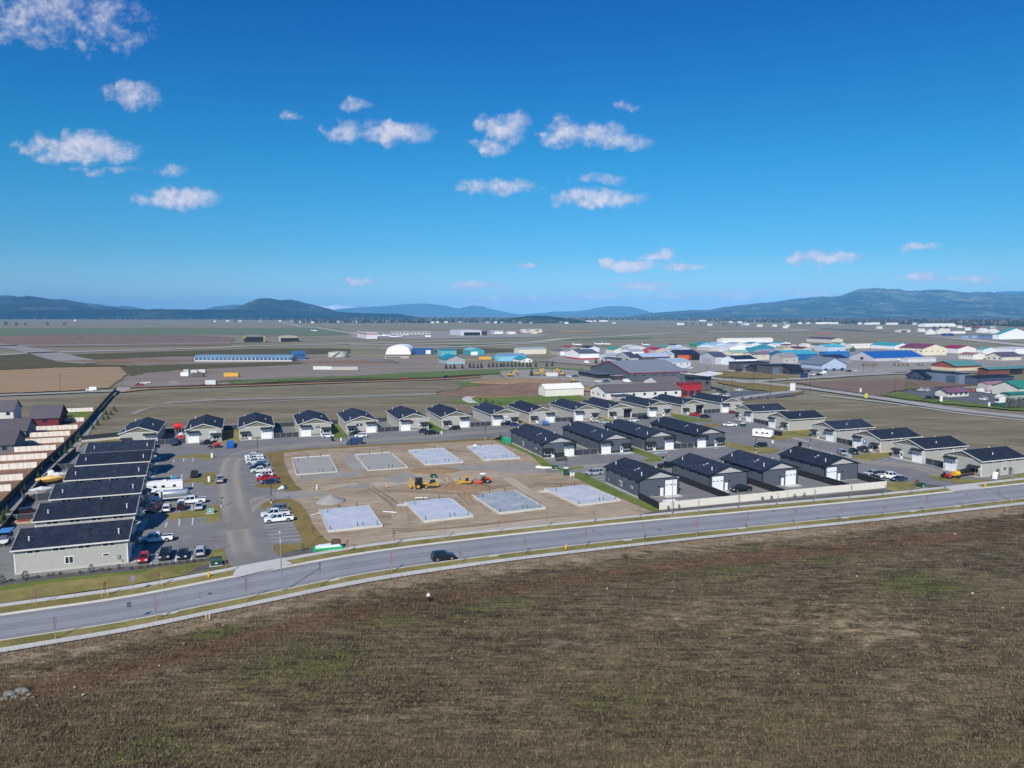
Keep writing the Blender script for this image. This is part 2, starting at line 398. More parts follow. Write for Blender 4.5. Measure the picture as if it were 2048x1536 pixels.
# weeds in front of the near pavement, then the near strip
Wb = strip_pts(RL['S1b'], 0, -7)[1]
band('pavement', RL['S1b'], RL['S1a'], GM['concrete'], .14)
K1o = strip_pts(RL['K1'], 0, -.34)[1]; K2o = strip_pts(RL['K2'], .75, 0)[0]; K2i = RL['K2']
band('grass_strip', RL['S1a'], K1o, GM['lawn'], .13)
band('road', RL['K1'], K2i, GM['road'], .0)
def kerb(A, B, z, face):
    mb = MB()
    for i in range(len(A)-1):
        a, b, c, d = A[i], A[i+1], B[i+1], B[i]
        mb.poly([(a.x,a.y,z),(b.x,b.y,z),(c.x,c.y,z),(d.x,d.y,z)])
        mb.poly([(a.x,a.y,z),(b.x,b.y,z),(b.x,b.y,0),(a.x,a.y,0)])
        mb.poly([(d.x,d.y,z),(c.x,c.y,z),(c.x,c.y,z-.05),(d.x,d.y,z-.05)])
    return tag(mb.build('kerb', GM['kerb']), kind='structure')
kerb(RL['K1'], K1o, .15, 1); 
K2m = strip_pts(RL['K2'], .42, 0)[0]
band('gutter', K2i, K2m, GM['kerb'], .008); kerb(K2m, K2o, .15, 1)
band('grass_strip', K2o, RL['S2b'], GM['lawn'], .13)
band('pavement', RL['S2b'], RL['S2a'], GM['concrete'], .14)
# pavement joints
mb = MB()
for a, b in (('S1b', 'S1a'), ('S2b', 'S2a')):
    acc = 0
    P, Q = RL[a], RL[b]
    for i in range(len(P)-1):
        n = max(1, int((P[i+1]-P[i]).length/3.2))
        for k in range(n):
            p = P[i].lerp(P[i+1], k/n); d = (P[i+1]-P[i]).normalized()
            j = min(range(len(Q)), key=lambda t: (Q[t]-p).length)
            t2 = d.orthogonal(); t2 = Vector((-d.y, d.x, 0)); w = 1.75
            mb.poly([(p.x, p.y, .146), (p.x+d.x*.03, p.y+d.y*.03, .146), (p.x+d.x*.03+t2.x*w, p.y+d.y*.03+t2.y*w, .146), (p.x+t2.x*w, p.y+t2.y*w, .146)])
tag(mb.build('pavement_joint_lines', M('joint_grey', (120,118,112), .9)), kind='structure')
# storm inlets let into the near kerb line
for (x, y) in ((345,1239),(665,1158),(984,1110),(1255,1081),(1483,1057),(1688,1036),(1828,1024),(1915,1013.5)):
    p = G(x, y); i = min(range(len(RL['K1'])-1), key=lambda t: (RL['K1'][t]-p).length); d = (RL['K1'][i+1]-RL['K1'][i]).normalized(); n = Vector((-d.y, d.x, 0))
    q = RL['K1'][i]; q = p - n*((p-q).dot(n))
    pts = [q-d*1.5, q+d*1.5, q+d*.8-n*1.0, q-d*.8-n*1.0]
    sheet('kerb_inlet', [(a.x, a.y) for a in pts], GM['kerb'], .158)
# driveway aprons
pxsheet('driveway', '466,1151 474,1137 494,1130.5 566,1117 570,1121 584,1128 582,1130 476,1156', GM['concrete'], .165)
pxsheet('driveway', '1893,978 1896,974.5 1920,971 1946,968.2 1962,974 1964,976.5 1908,983.5', GM['concrete'], .165)

# ---- the shop estate
ESTATE = '0,1163 -60,1190 -140,1100 -20,1010 60,950 150,900 236,862 340,853 470,847 667,842 1008,827 1380,813 1486,808 1500,815 1570,838 1700,862 1860,893 1930,910 2100,945 2300,960 2300,962 2048,955 1946,967.5 1893,973.5 1772,984 1319,1026 1216,1037 736,1090 566,1117 474,1134 450,1136 256,1170'
pxsheet('parking_lot', ESTATE, GM['asphalt'], .04)
pxsheet('dirt_lot', '566,906 640,899 760,892 880,886 985,880 1020,893 1062,911 1092,938 1130,947 1160,960 1200,980 1260,1005 1300,1022 1312,1026.5 1216,1037 1096,1048 976,1061 856,1074 736,1090 700,1094 672,1094 655,1083 640,1068 625,1048 612,1022 596,1004 578,997 560,999 562,986 590,984 604,980 590,968 577,948 568,925', GM['dirt'], .075)
pxsheet('gravel_pad', '980,938 1010,935 1068,930 1085,939 1088,944 1060,947 1000,945', GM['gravel'], .085, sm=3)
pxsheet('gravel_pad', '690,910 720,906 742,925 720,945 700,938 690,920', GM['gravel'], .085, sm=3)
pxsheet('gravel_pad', '600,952 690,944 730,947 700,955 640,958 604,966', GM['gravel'], .085, sm=3)
pxsheet('gravel_pad', '770,955 810,946 836,952 800,966 776,962', GM['gravel'], .085, sm=3)
pxsheet('gravel_pad', '690,974 720,968 750,972 720,977', GM['gravel'], .085, sm=3)
pxsheet('gravel_pad', '540,985 600,984 660,986 656,990 600,997 560,1000', GM['gravel'], .09, sm=3)
pxsheet('gravel_pad', '890,935 940,930 1040,925 1070,932 960,940 900,942', GM['gravel'], .083, sm=3)
# grass between parking and building site
pxsheet('grass_bank', '526,907 600,898 760,889 900,881.5 985,875.5 1000,874 1000,880 985,880 880,886 760,892 640,899 590,904 566,906 568,925 577,948 590,968 604,980 575,983 548,977 520,976 508,974.5 511,971 520,967 548,966 558,961 548,938 540,922 533,911', GM['oldgrass'], .105, curb=.06)
pxsheet('grass_bank', '520,1014 524,1009 534,1004 557,999.5 578,997 596,1004 612,1022 625,1048 640,1068 655,1083 672,1094 700,1094 640,1105 566,1117 553,1108 546,1099 548,1092 556,1089 604,1085 588,1045 577,1018 560,1016 530,1019', GM['oldgrass'], .105, curb=.06)
pxsheet('rock_bed', '560,1112 580,1104 610,1099 640,1097 648,1102 600,1110 566,1116', GM['bed'], .112, sm=2)
# grass islands in the left lot
for s in ('325,1029 410,1019 411,1013 439,1010 442,1042 411,1046 410,1034 338,1040', '362,961 405,955.5 405,946 430,945 433,970 408,971.5 407,965 362,966.5',
          '348,913 405,908 427,908 427,919 405,920.5 404,915.5 350,916.5', '430,1121 412,1116 425,1101 447.5,1098.5 453,1119'):
    pxsheet('grass_island', s, GM['lawn'], .12, curb=.08)
pxsheet('lawn', '-120,1196 0,1174 130,1155 256,1142 320,1134 420,1122 452,1118 456,1128 466,1134 256,1171.5 0,1208 -120,1230', GM['lawn'], .11)
pxsheet('lawn', '-120,1192 0,1172 130,1154 256,1142 300,1136 304,1141 256,1150 130,1163 0,1183 -120,1204', GM['greenlawn'], .118, sm=2)
pxsheet('rock_bed', '-60,1176 0,1164 22,1160.5 256,1134 300,1130 425,1117 432,1121 300,1138 256,1144 130,1156 0,1173 -60,1184', GM['bed'], .125)
pxsheet('rock_bed', '364,1150 384,1143 400,1133 440,1124 452,1122 455,1131 400,1143', GM['bed'], .127, sm=2)
# verge beside the first grey shops, right of the building site
pxsheet('lawn', '985,880 1004,873 1022,888 1060,905 1086,917 1100,928 1124,938 1165,932 1168,936 1127,943 1090,938 1062,911 1020,893', GM['greenlawn'], .105)
pxsheet('lawn', '1130,947 1160,945 1176,952 1205,966 1240,984 1280,1001 1319,1020 1312,1026.5 1300,1022 1260,1005 1200,980 1160,960', GM['greenlawn'], .107)
pxsheet('rock_bed', '1285,1029 1319,1021 1575,997.5 1772,978 1788,981 1795,984 1600,1001 1319,1027', GM['bed'], .11)
pxsheet('lawn', '1773,978 1774,966 1790,963 1826,965 1836,972 1838,977 1810,982 1788,984 1780,981', GM['lawn'], .112)
pxsheet('rock_bed', '1815,981 1826,972 1850,968 1893,973 1870,977', GM['bed'], .11)
pxsheet('lawn', '1853,953 1880,952 1918,958 1990,962 2048,947 2300,925 2300,940 2048,955.5 1950,967 1915,968 1880,962', GM['lawn'], .112)
pxsheet('driveway', '1090,944 1160,931 1215,927 1240,935 1180,946 1120,950', GM['gravel'], .1032)
# islands among the grey shops
pxsheet('grass_island', '1262,903 1276,900.5 1284,905 1310,911 1334,918 1320,922 1298,924.5 1285,920 1301,917', GM['greenlawn'], .12, curb=.08)
pxsheet('grass_island', '1448,883 1470,886 1500,893 1545,896 1560,901 1556,905 1520,909 1505,906 1460,895 1447,889', GM['lawn'], .12, curb=.08)
pxsheet('grass_island', '1344,829 1376,833 1398,839 1425,840 1421,844 1372,843 1350,836', GM['greenlawn'], .12, curb=.08)
pxsheet('grass_island', '1503,874 1545,871 1588,871 1598,874 1560,882 1545,879', GM['lawn'], .12, curb=.08)
pxsheet('grass_island', '1702,914 1745,906 1780,905 1783,912 1740,922 1712,918', GM['lawn'], .12, curb=.08)
pxsheet('grass_island', '1405,851 1445,846 1450,851 1420,855', GM['oldgrass'], .12, curb=.08)
# painted bays
LINES = MB()
def line(a, b, w=.12, z=.05):
    p, q = G(*a), G(*b); d = (q-p).normalized(); n = Vector((-d.y, d.x, 0))*w/2
    LINES.poly([(*(p-n).xy, z), (*(q-n).xy, z), (*(q+n).xy, z), (*(p+n).xy, z)])
for y0, y1, x0, x1 in ((1051,1046,528,586),(1057,1050.5,530,589),(1063.5,1057,533,592),(1070,1063.5,536,595),(1077,1071,538,599),(1084,1078.5,541,601)): line((x0, y0), (x1, y1))
for x0, y0, x1, y1 in ((331,1055,334,1045),(358,1052.5,359,1038),(384.5,1050,386,1036),(359,1021,358,1026),(384,1023,384,1010.5),(385,975,386,965),(342,958,343,951),(363,956,364,949),(384,957,385,953),(347,924,348,919),(366.5,923.5,368,916),(385.5,922.5,386.5,915.5),(301,1131,305,1112),(351,1127,353,1106),(383,1124,384,1103),(382,1116,383,1110)): line((x0, y0), (x1, y1), .2)
for k in range(5): line((305+k*1.6, 1128-k*4.6), (317+k*1.2, 1126.5-k*4.6), .22)
for y in (958,963,969): line((492+(y-958)*.5, y), (505+(y-958)*.7, y-1), .1)
for k in range(7): line((1113+k*1, 925-k*0), (1150, 919), .1) if k == 0 else None
for a, b in (((1100,920),(1137,915.5)),((1115,927),(1145,925.5)),((1262,911),(1288,908)),((1270,915),(1293,911.5)),((1278,918),(1300,916)),((1312,911.5),(1346,909)),((1325,914.5),(1352,912)),((1180,957),(1209,952)),((1188,961),(1210,958)),((1194,965),(1210,963)),
             ((1436,895),(1458,897)),((1444,893),(1466,895.5)),((1735,922),(1765,916)),((1750,925),(1775,919)),((1765,928),(1790,922)),((582,888),(634,884)),((586,891.5),(620,889)),((640,872),(668,870))): line(a, b, .14)
for k in range(8): line((1246+k*3.6, 909.6-k*.45), (1250+k*3.6, 906.6-k*.45), .3)
for k in range(8): line((1306+k*3.6, 907.6-k*.2), (1310+k*3.6, 905-k*.2), .3)
for k in range(8): line((1586+k*4, 877.5+k*.9), (1590+k*4, 876+k*.9), .3)
tag(LINES.build('parking_bay_lines', GM['white']), kind='structure')
for s in ('1237,908.5 1243,907.5 1246,909.5 1240,911', '1318,904 1327,903 1330,905.5 1321,907', '1427,896 1436,895.5 1439,898 1430,898.5', '1786,915 1798,917 1803,920 1790,919'):
    pxsheet('accessible_bay_paint', s, GM['blue'], .058)

# ---- the plain beyond the estate
def far(name, s, mat, z, sm=0): return pxsheet(name, s, GM[mat], z, sm=sm, rag=0 if mat in ('darklot',) else 3.0)
far('field', '-500,748 -300,742 0,740 120,735 270,732.5 262,742 245,757 217,775 160,780 0,786.5 -300,800 -500,806', 'tanfield', .0)
far('field', '-600,712 0,707 62,709 122,722 152,725 190,728 272,731 120,734.5 0,739 -300,741 -600,746', 'olive', .02)
far('field', '-600,656 0,656 300,655 500,656 680,656 692,663 692,669 600,671 440,668 300,669 110,668 0,671 -600,676', 'greenfield', -.1, 0)
far('field', '-600,678 0,673 120,669 420,671 470,676 460,690 300,692 0,694 -600,700', 'russet', -.12)
far('field', '245,757 262,742 272,731 250,716 390,713 640,714 820,716 900,722 1000,728 1120,735 1090,742 800,748 440,762 420,768 300,776 240,784', 'flat', .0)
far('field', '455,763 560,757 700,752 860,743 1000,738 1100,735 1165,738 1165,743 1000,747 880,752 700,757 560,763 470,768', 'crop', .03)
far('field', '590,765 680,760 780,754 880,748 960,744 960,748 880,754 700,760', 'crop', .05)
far('field', '240,733 330,729 440,727 560,724 640,724 560,731 420,737 300,745 262,752', 'olive', .03, 2)
far('field', '130,709 380,701 520,697 700,697 700,705 560,709 330,712 200,720 150,722', 'olive', .01)
far('field', '860,700 960,696 1060,700 900,707', 'olive', .01, 2)
far('field', '880,687 1100,679 1300,674 1300,677 1080,684 900,691', 'greenfield', .0, 0)
far('field', '905,766 960,764 945,776 905,788 890,783 930,773', 'crop', .06, 2)
far('gravel_yard', '1000,742 1080,738 1165,742 1215,752 1262,765 1290,772 1260,784 1200,784 1130,771 1060,760 1010,757', 'gravel', .06, 2)
far('dirt_yard', '900,793 950,775 985,762 1060,757 1110,765 1175,773 1150,786 1090,777 1010,784 940,790', 'brown', .05, 2)
far('field', '900,806 940,790 1080,781 1165,789 1170,802 1090,806 980,812', 'greenlawn', .02, 0)
far('apron', '1080,722 1120,712 1180,698 1330,689 1600,688 1760,694 2300,705 2300,748 1990,742 1800,744 1730,751 1600,760 1400,752 1330,738 1240,735', 'apron', .04)
far('apron', '700,664 800,662 1000,664 1100,668 1080,674 820,678 700,676', 'apron', -.02)
far('field', '1372,746 1440,742 1540,748 1640,756 1560,758 1430,753', 'oldgrass', .06, 2)
far('field', '1440,758 1560,766 1610,782 1580,790 1540,784 1440,766', 'oldgrass', .06, 2)
far('field', '1590,765 1730,758 1830,757 1950,770 1830,777 1780,784 1760,792 1650,776', 'russet', .03)
far('field', '1760,789 1800,783 1850,784 1960,788 2060,812 2060,823 1940,812 1800,797', 'greenlawn', .05)
far('car_park', '1806,783 1850,775 1960,777 2060,780 2060,816 1960,808 1860,796 1830,791', 'darklot', .07)
far('car_park', '1428,790 1480,782 1570,784 1595,790 1530,797 1440,804 1425,798', 'darklot', .07)
far('car_park', '1180,782 1290,770 1340,785 1250,800', 'gravel', .05)
GMR = ground('collector_road_asphalt', [(150,148,144),(162,160,156),(172,170,166)], .02, .15, 1.5, bump=0)
pxstrip('road', '1290,738 1374,747 1430,757 1500,763.5 1570,770.5 1662,782 1779,799 1919,820 2048,834 2300,862', 11, GMR, .1)
pxstrip('road', '1480,765 1568,759 1650,754 1732,749.5 1830,746 1990,744', 9, GMR, .09)
pxstrip('pavement', '1640,790.5 1779,806 1919,826.5 2048,841 2300,870', 2.2, GM['concrete'], .12)
pxstrip('road', '1600,781 1540,788 1480,796 1440,804', 7, GMR, .11)
pxstrip('path', '948,806 938,802 934,797 945,793 980,787 1030,783 1090,777', 5.5, GM['concrete'], .07)
pxstrip('dirt_road', '236,784 300,777.5 400,774 540,769.5 700,764 880,758 960,753', 7, ground('dirt_road', [(150,118,88),(168,134,102),(182,150,120)], .02, .1, .8, bump=.3), .08)
pxstrip('ditch', '260,776 400,771 540,766.5 700,761 880,755.5 960,751', 8, ground('ditch_earth', [(66,46,34),(84,60,44),(100,78,58)], .02, .1, .8, bump=.5), .06)
pxstrip('road', '-200,797 0,790 90,787 180,783 236,781 250,775', 9, GMR, .06)
pxstrip('dirt_road', '330,772 352,768 345,763 370,760 450,757 700,748 880,742 1000,736 1120,733', 5, GM['gravel'], .09)
pxstrip('dirt_road', '640,742 760,735 900,730', 6, GM['gravel'], .05)
pxstrip('dirt_road', '330,806 420,800 560,796 720,792 900,786', 7, GM['gravel'], .0)
pxstrip('path', '265,828 290,818 330,813 480,806 640,798 800,792 930,785', 3, GM['gravel'], .03)
for s, w, m in (('-300,722 -60,712 70,705.5 160,703 385,697 520,691.5 685,688 800,684.5 960,680', 22, 'taxi'), ('-60,683 40,696 90,706 120,714 160,722 200,725', 34, 'runway'),
                ('700,690 924,687 1065,683.5 1140,676.5 1240,672 1327,666.5 1491,661 1568,659.5 1662,658', 24, 'taxi'), ('760,697 924,693 1140,683 1280,681 1420,680', 20, 'taxi'),
                ('1400,664 1568,662 1620,659 1662,657.5 1732,662.5 1873,673 2048,690 2300,716', 34, 'taxi'), ('1640,657 1700,660 1802,666.5 2048,683.5 2300,704', 40, 'runway'),
                ('560,644 600,652 640,656 690,664 760,672', 16, 'taxi'), ('-300,694 300,688 640,681 900,672', 30, 'runway'), ('1560,652 1700,649.5 1900,656 2100,665', 18, 'runway')):
    pxstrip('taxiway' if m == 'taxi' else 'runway', s, w, GM[m], .05)
pxsheet('red_marker_ground', '1630,667 1650,665.5 1662,665 1663,667.5 1650,668.5 1632,669', M('red_soil', (190,96,84), .9, .2, .1), .03)

def worn_mat(name='worn_dusty_asphalt', c0=(118,115,110), c1=(138,134,128), d0=(146,140,128), d1=(164,157,144)):
    m, nt, b_ = nodes_new(name); v = coords(nt)
    at = nt.nodes.new('ShaderNodeAttribute'); at.attribute_name = 'wear'
    n1 = noise_(nt, v, .12, 4, .6); n2 = noise_(nt, v, 2.5, 3, .7); n3 = noise_(nt, v, .6, 4, .65)
    f = ramp_(nt, math_(nt, 'ADD', at.outputs['Fac'], math_(nt, 'MULTIPLY', math_(nt, 'SUBTRACT', n3, .5), .5)), [(.2, (0, 0, 0)), (.95, (.85, .85, .85))])
    base = ramp_(nt, math_(nt, 'ADD', math_(nt, 'MULTIPLY', n1, .6), math_(nt, 'MULTIPLY', n2, .4)), [(.35, s2l(c0)), (.65, s2l(c1))])
    dust = ramp_(nt, n2, [(.3, s2l(d0)), (.7, s2l(d1))])
    nt.links.new(mix_(nt, f, base, dust), b_.inputs['Base Color']); b_.inputs['Roughness'].default_value = .9; b_.inputs['Specular IOR Level'].default_value = .15; return m
WORN = worn_mat()
def worn(s, w, z, mat=None, name='driveway'):
    P = smooth([G(*q) for q in px(s)], 6) if isinstance(s, str) else s; offs = [-1, -.75, -.5, -.25, 0, .25, .5, .75, 1]; V = []; wr = []
    for i, p in enumerate(P):
        d = (P[min(i+1, len(P)-1)]-P[max(i-1, 0)]); d.normalize(); n = Vector((-d.y, d.x, 0)); e = min(1, i/8, (len(P)-1-i)/8)
        for o_ in offs:
            q = p+n*o_*w/2; V.append((q.x, q.y, z)); wr.append(e*{1: 0, .75: .35, .5: 1.0, .25: .55, 0: .35}[abs(o_)])
    k = len(offs); Fc = [(i*k+j, i*k+j+1, (i+1)*k+j+1, (i+1)*k+j) for i in range(len(P)-1) for j in range(k-1)]
    me = bpy.data.meshes.new(name); me.from_pydata(V, [], Fc); me.materials.append(mat or WORN); me.attributes.new('wear', 'FLOAT', 'POINT').data.foreach_set('value', wr); me.update()
    if me.polygons[0].normal.z < 0: me.flip_normals()
    tag(link(name, me), kind='structure')
worn('500,1126 484,1095 476,1060 484,1030 505,1008 535,995 570,989', 7, .046)
worn('478,1060 468,1020 462,985 458,950 470,915 520,899 600,889', 8, .049)
worn('470,915 560,896 700,884 860,873 1000,862 1100,856', 7, .052)
worn('1090,942 1180,939 1260,930 1340,926', 6, .1042)
worn('1920,968 1870,945 1820,932 1740,925 1660,908 1590,893 1500,878', 8, .046)

RUT = worn_mat('rutted_dirt', (150,132,108), (174,158,134), (96,78,58), (128,108,82)); PALE = worn_mat('scraped_dirt', (150,132,108), (174,158,134), (176,170,156), (196,188,172))
TRZ = []
for s, w, m_ in (('610,995 700,985 800,982 920,985 1040,966 1120,952', 4, RUT), ('590,990 680,972 780,968 900,960 1010,950 1100,944', 5, PALE), ('700,1075 780,1060 860,1062 980,1050 1120,1035 1260,1020', 3.5, RUT), ('690,1085 800,1072 940,1060 1100,1042 1280,1027', 4, PALE),
                 ('700,950 740,975 790,1010 800,1050', 3.5, RUT), ('860,935 900,965 935,1000 960,1030', 3.5, RUT), ('975,925 1020,960 1060,985 1120,1020', 3.5, PALE), ('620,960 680,960 760,952 850,944', 3, RUT)):
    worn(s, w, TRZ.append(1) or .0775+.0012*len(TRZ), m_, 'dirt_track')
ROADW = worn_mat('wheel_worn_road', (126,129,133), (148,150,153), (140,142,145), (156,158,160)); ROADD = worn_mat('oil_worn_road', (126,129,133), (148,150,153), (120,122,126), (136,138,141))
def road_line(t, i0=0, i1=None):
    A_, B_ = RL['K1'], RL['K2']; return [A_[i].lerp(min(B_, key=lambda q: (q-A_[i]).length_squared), t) for i in range(i0, i1 or len(A_))]
for t, w, m_ in ((.26, 2.6, ROADW), (.74, 2.6, ROADW), (.5, 1.6, ROADD)): worn(road_line(t), w, .005, m_, 'road_wear')
# tar sealed cracks and a few iron covers in the road
TAR = M('crack_seal', (92,94,98), .8, .1, 3); ck = MB(); rd_ = random.Random(3); RC = road_line(.5)
for _ in range(26):
    i = rd_.randrange(14, len(RC)-16); p = RC[i]; d = (RC[i+1]-RC[i]).normalized(); n = Vector((-d.y, d.x, 0)); q = p+n*rd_.uniform(-5, 5); run = rd_.random() < .4
    pts = [q]
    for k in range(6): q = q+(d if run else n)*rd_.uniform(.5, 1.4)*(1 if run else .8)+(n if run else d)*rd_.uniform(-.25, .25); pts.append(q)
    for a_, c_ in zip(pts, pts[1:]):
        e = (c_-a_).normalized(); s_ = Vector((-e.y, e.x, 0))*.03
        ck.poly([(*(a_-s_).xy, .012), (*(c_-s_).xy, .012), (*(c_+s_).xy, .012), (*(a_+s_).xy, .012)])
tag(ck.build('road_crack_seal', TAR), kind='structure')
IRON = M('iron_cover', (70,68,66), .7, .15, 6)
for x, y in ((420,1187),(1187,1062),(1547,1022),(1636,1036),(1968,985),(1320,1060)):
    p = G(x, y); o = MB().cyl((0,0,.0),(0,0,.018),.38,n=16).build('manhole_cover', IRON, loc=(p.x, p.y, .0)); tag(o, kind='structure')
# ---------------------------------------------------------------- the shops of the estate
AX = math.radians(20.3)
T_TAN = dict(wall=M('tan_lap_siding', (171,170,163), .8, .05, 1.2, lines=('z', .22, .18)), gable=M('taupe_board_gable', (118,114,102), .8, .07, 2, lines=('x', .3, .4)),
             trim=M('white_trim', (214,212,204), .6, .05, 3), base=M('stem_wall_concrete', (186,182,172), .85, .06, 2, dirt=.3), stone=M('taupe_stone_veneer', (124,120,112), .85, .2, 4))
T_GRAY = dict(wall=M('slate_ribbed_siding', (80,86,96), .75, .05, 1.2, lines=('h', .4, .35)), gable=M('pale_grey_gable', (176,174,172), .75, .05, 2, lines=('x', .4, .2)),
              trim=M('black_trim', (26,28,34), .6, .1, 3), base=MATS['stem_wall_concrete'], stone=M('charcoal_stone_veneer', (44,46,52), .85, .2, 4))
def shingle_mat():
    m, nt, b = nodes_new('charcoal_shingles')
    v = coords(nt)
    n1 = noise_(nt, v, .8, 4, .6); n2 = noise_(nt, coords(nt, (1, 3, 1)), 3.2, 3, .7)
    c = ramp_(nt, math_(nt, 'ADD', math_(nt, 'MULTIPLY', n1, .4), math_(nt, 'MULTIPLY', n2, .6)), [(.36, s2l((19,24,35))), (.5, s2l((31,38,52))), (.66, s2l((54,62,78)))])
    oi = nt.nodes.new('ShaderNodeObjectInfo')
    n3 = noise_(nt, coords(nt, (.25, 1.2, 1)), .5, 4, .7)   # weathering streaks, each roof aged a little differently
    c = mix_(nt, 1.0, c, ramp_(nt, math_(nt, 'ADD', math_(nt, 'MULTIPLY', oi.outputs['Random'], .5), math_(nt, 'MULTIPLY', n3, .5)), [(.2, (.85, .85, .87)), (.8, (1.5, 1.5, 1.48))]), 'MULTIPLY')
    nt.links.new(c, b.inputs['Base Color']); b.inputs['Roughness'].default_value = .85; b.inputs['Specular IOR Level'].default_value = .25
    bump_(nt, b, n2, .5, .05); MATS['charcoal_shingles'] = m; return m
SH = shingle_mat()
WHITE_DOOR = M('white_door_paint', (232,233,234), .5, .03, 2, lines=('z', .55, .25))
WHITE = M('white_paint', (230,230,228), .55, .04, 3)
BLACK = M('black_metal', (22,23,26), .5, .15, 3)
AWN = M('awning_metal', (38,38,40), .5, .15, 2, lines=('x', .4, .4))
GLASS = glass()
STEEL = M('galvanised_steel', (168,172,176), .45, .1, 4, metal=.6)
DARKIN = M('interior_shade', (30,31,34), .9, .2, 1)  # near-black colour standing for the shade inside openings

def shop(loc, rz, L, style, ohd, label, group, front=True, W=12.2, name='workshop', door_open=False, mid_window=False, sign=None, winrow=(1, 1)):
    T = T_TAN if style == 'tan' else T_GRAY
    r = empty(name, (loc[0], loc[1], 0), rz, label, 'workshop', group)
    h = 4.9; w = W/2; pit = 1/3; rise = w*pit; oh = .5; of = .4
    mb = MB()
    mb.poly([(-w,0,.04),(w,0,.04),(w,0,h),(-w,0,h)]); mb.poly([(w,L,.04),(-w,L,.04),(-w,L,h),(w,L,h)])
    mb.poly([(-w,L,.04),(-w,0,.04),(-w,0,h),(-w,L,h)]); mb.poly([(w,0,.04),(w,L,.04),(w,L,h),(w,0,h)])
    mb.poly([(-w,0,h),(w,0,h),(0,0,h+rise)]); mb.poly([(w,L,h),(-w,L,h),(0,L,h+rise)])
    mb.build('wall', T['wall'], r)
    # gable panels
    for y, s in ((-.03, 1), (L+.03, -1)):
        MB().ext([(-w+.7, h+.05), (w-.7, h+.05), (0, h+rise-.3)], y, y+.025*s, 'y').build('gable_panel', T['gable'], r)
    for y in (-.04, L+.04): MB().bb(-w, w, y-.03, y+.03, h-.12, h+.1).build('gable_band', T['trim'], r)
    for sx in (-1, 1):
        for y, sy in ((0, -1), (L, 1)):
            xo, yo = sx*w, y
            P = [(xo-sx*.18, yo+sy*.01), (xo-sx*.18, yo+sy*.06), (xo+sx*.045, yo+sy*.06), (xo+sx*.045, yo-sy*.18), (xo+sx*.005, yo-sy*.18), (xo+sx*.005, yo+sy*.01)]
            MB().ext(P if sx*sy < 0 else P[::-1], .15, h-.13, 'z').build('corner_trim', T['trim'], r)
    b = MB()
    bh = .42
    b.bb(-w-.05, w+.05, .3, L+.05, 0, bh); b.bb(-w-.05, w+.05, -.05, .3, 0, .14)
    b.build('foundation_wall', T['base'], r)
    # roof: two slopes with thickness, ridge cap, fascia
    ro = MB(); th = .16; zt = h+rise+.12
    for s in (-1, 1):
        xe = s*(w+oh); ze = zt-(w+oh)*pit
        P = [(0, zt), (xe, ze), (xe, ze-th), (0, zt-th)]
        if s > 0: P = P[::-1]
        ro.ext(P, -of, L+of, 'y')
    ro.ext([(-.22, zt-.06), (.22, zt-.06), (0, zt+.05)], -of, L+of, 'y')
    ro.build('roof', SH, r)
    f = MB()
    for s in (-1, 1):
        xe = s*(w+oh); ze = zt-(w+oh)*pit
        for y in (-of-.03, L+of+.03):
            P = [(0, zt+.02), (xe, ze+.02), (xe, ze-.26), (0, zt-.26)]
            f.ext(P if s < 0 else P[::-1], y-.03, y+.03, 'y')
        f.bb(min(xe, xe+s*.14), max(xe, xe+s*.14), -of-.06, L+of+.06, ze-.27, ze-.02)
    f.build('fascia', T['trim'], r)
    # soffit
    so_ = MB()
    for s in (-1, 1): so_.bb(min(s*(w+.04), s*(w+oh-.02)), max(s*(w+.04), s*(w+oh-.02)), -of+.04, L+of-.04, h-.2, h-.17)
    so_.build('soffit', T['trim'], r)
    # overhead door
    ox = ohd*(w-2.5); dw = 3.66; dh = 3.75 if front else 4.25
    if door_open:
        MB().bb(ox-dw/2, ox+dw/2, -.035, -.012, .1, dh).build('dark_doorway_panel', DARKIN, r)  # flat dark panel painted for the unlit inside behind the raised door
    else:
        d = MB().bb(ox-dw/2, ox+dw/2, -.045, -.012, .1, dh).build('overhead_door', WHITE_DOOR, r)
        for k in range(3):
            MB().bb(ox-1.25+k*1.25-.35, ox-1.25+k*1.25+.35, -.058, -.048, dh*.66, dh*.66+.22).build('door_window', GLASS, d)
    fr = MB(); fm = T['trim']
    for x in (ox-dw/2-.1, ox+dw/2+.1): fr.bb(x-.09, x+.09, -.075, -.012, .1, dh+.18)
    fr.bb(ox-dw/2-.0, ox+dw/2, -.075, -.012, dh+.002, dh+.18); fr.build('door_frame', fm, r)
    fs = MB().bb(ox-dw/2-.6, ox+dw/2+.6, -1.1 if front else -2.2, -.06, .045, .07).build('door_apron', MATS['pale_concrete'], r)
    sx_ = -ohd
    def awning(x0, x1, z, dep):
        a = MB(); a.ext([(-.05, z+.52), (-dep, z), (-dep, z-.12), (-.05, z+.38)], x0, x1, 'x')
        q = a.build('awning', AWN, r)
        for x in (x0+.2, x1-.2):
            k = MB(); k.tube([(x, -.06, z-.75), (x, -dep+.15, z-.02)], .07, 4); k.bb(x-.07, x+.07, -dep+.1, -.06, z-.16, z-.04); k.bb(x-.07, x+.07, -.15, -.05, z-.85, z+.3)
            k.build('bracket', WHITE if style == 'tan' else BLACK, q)
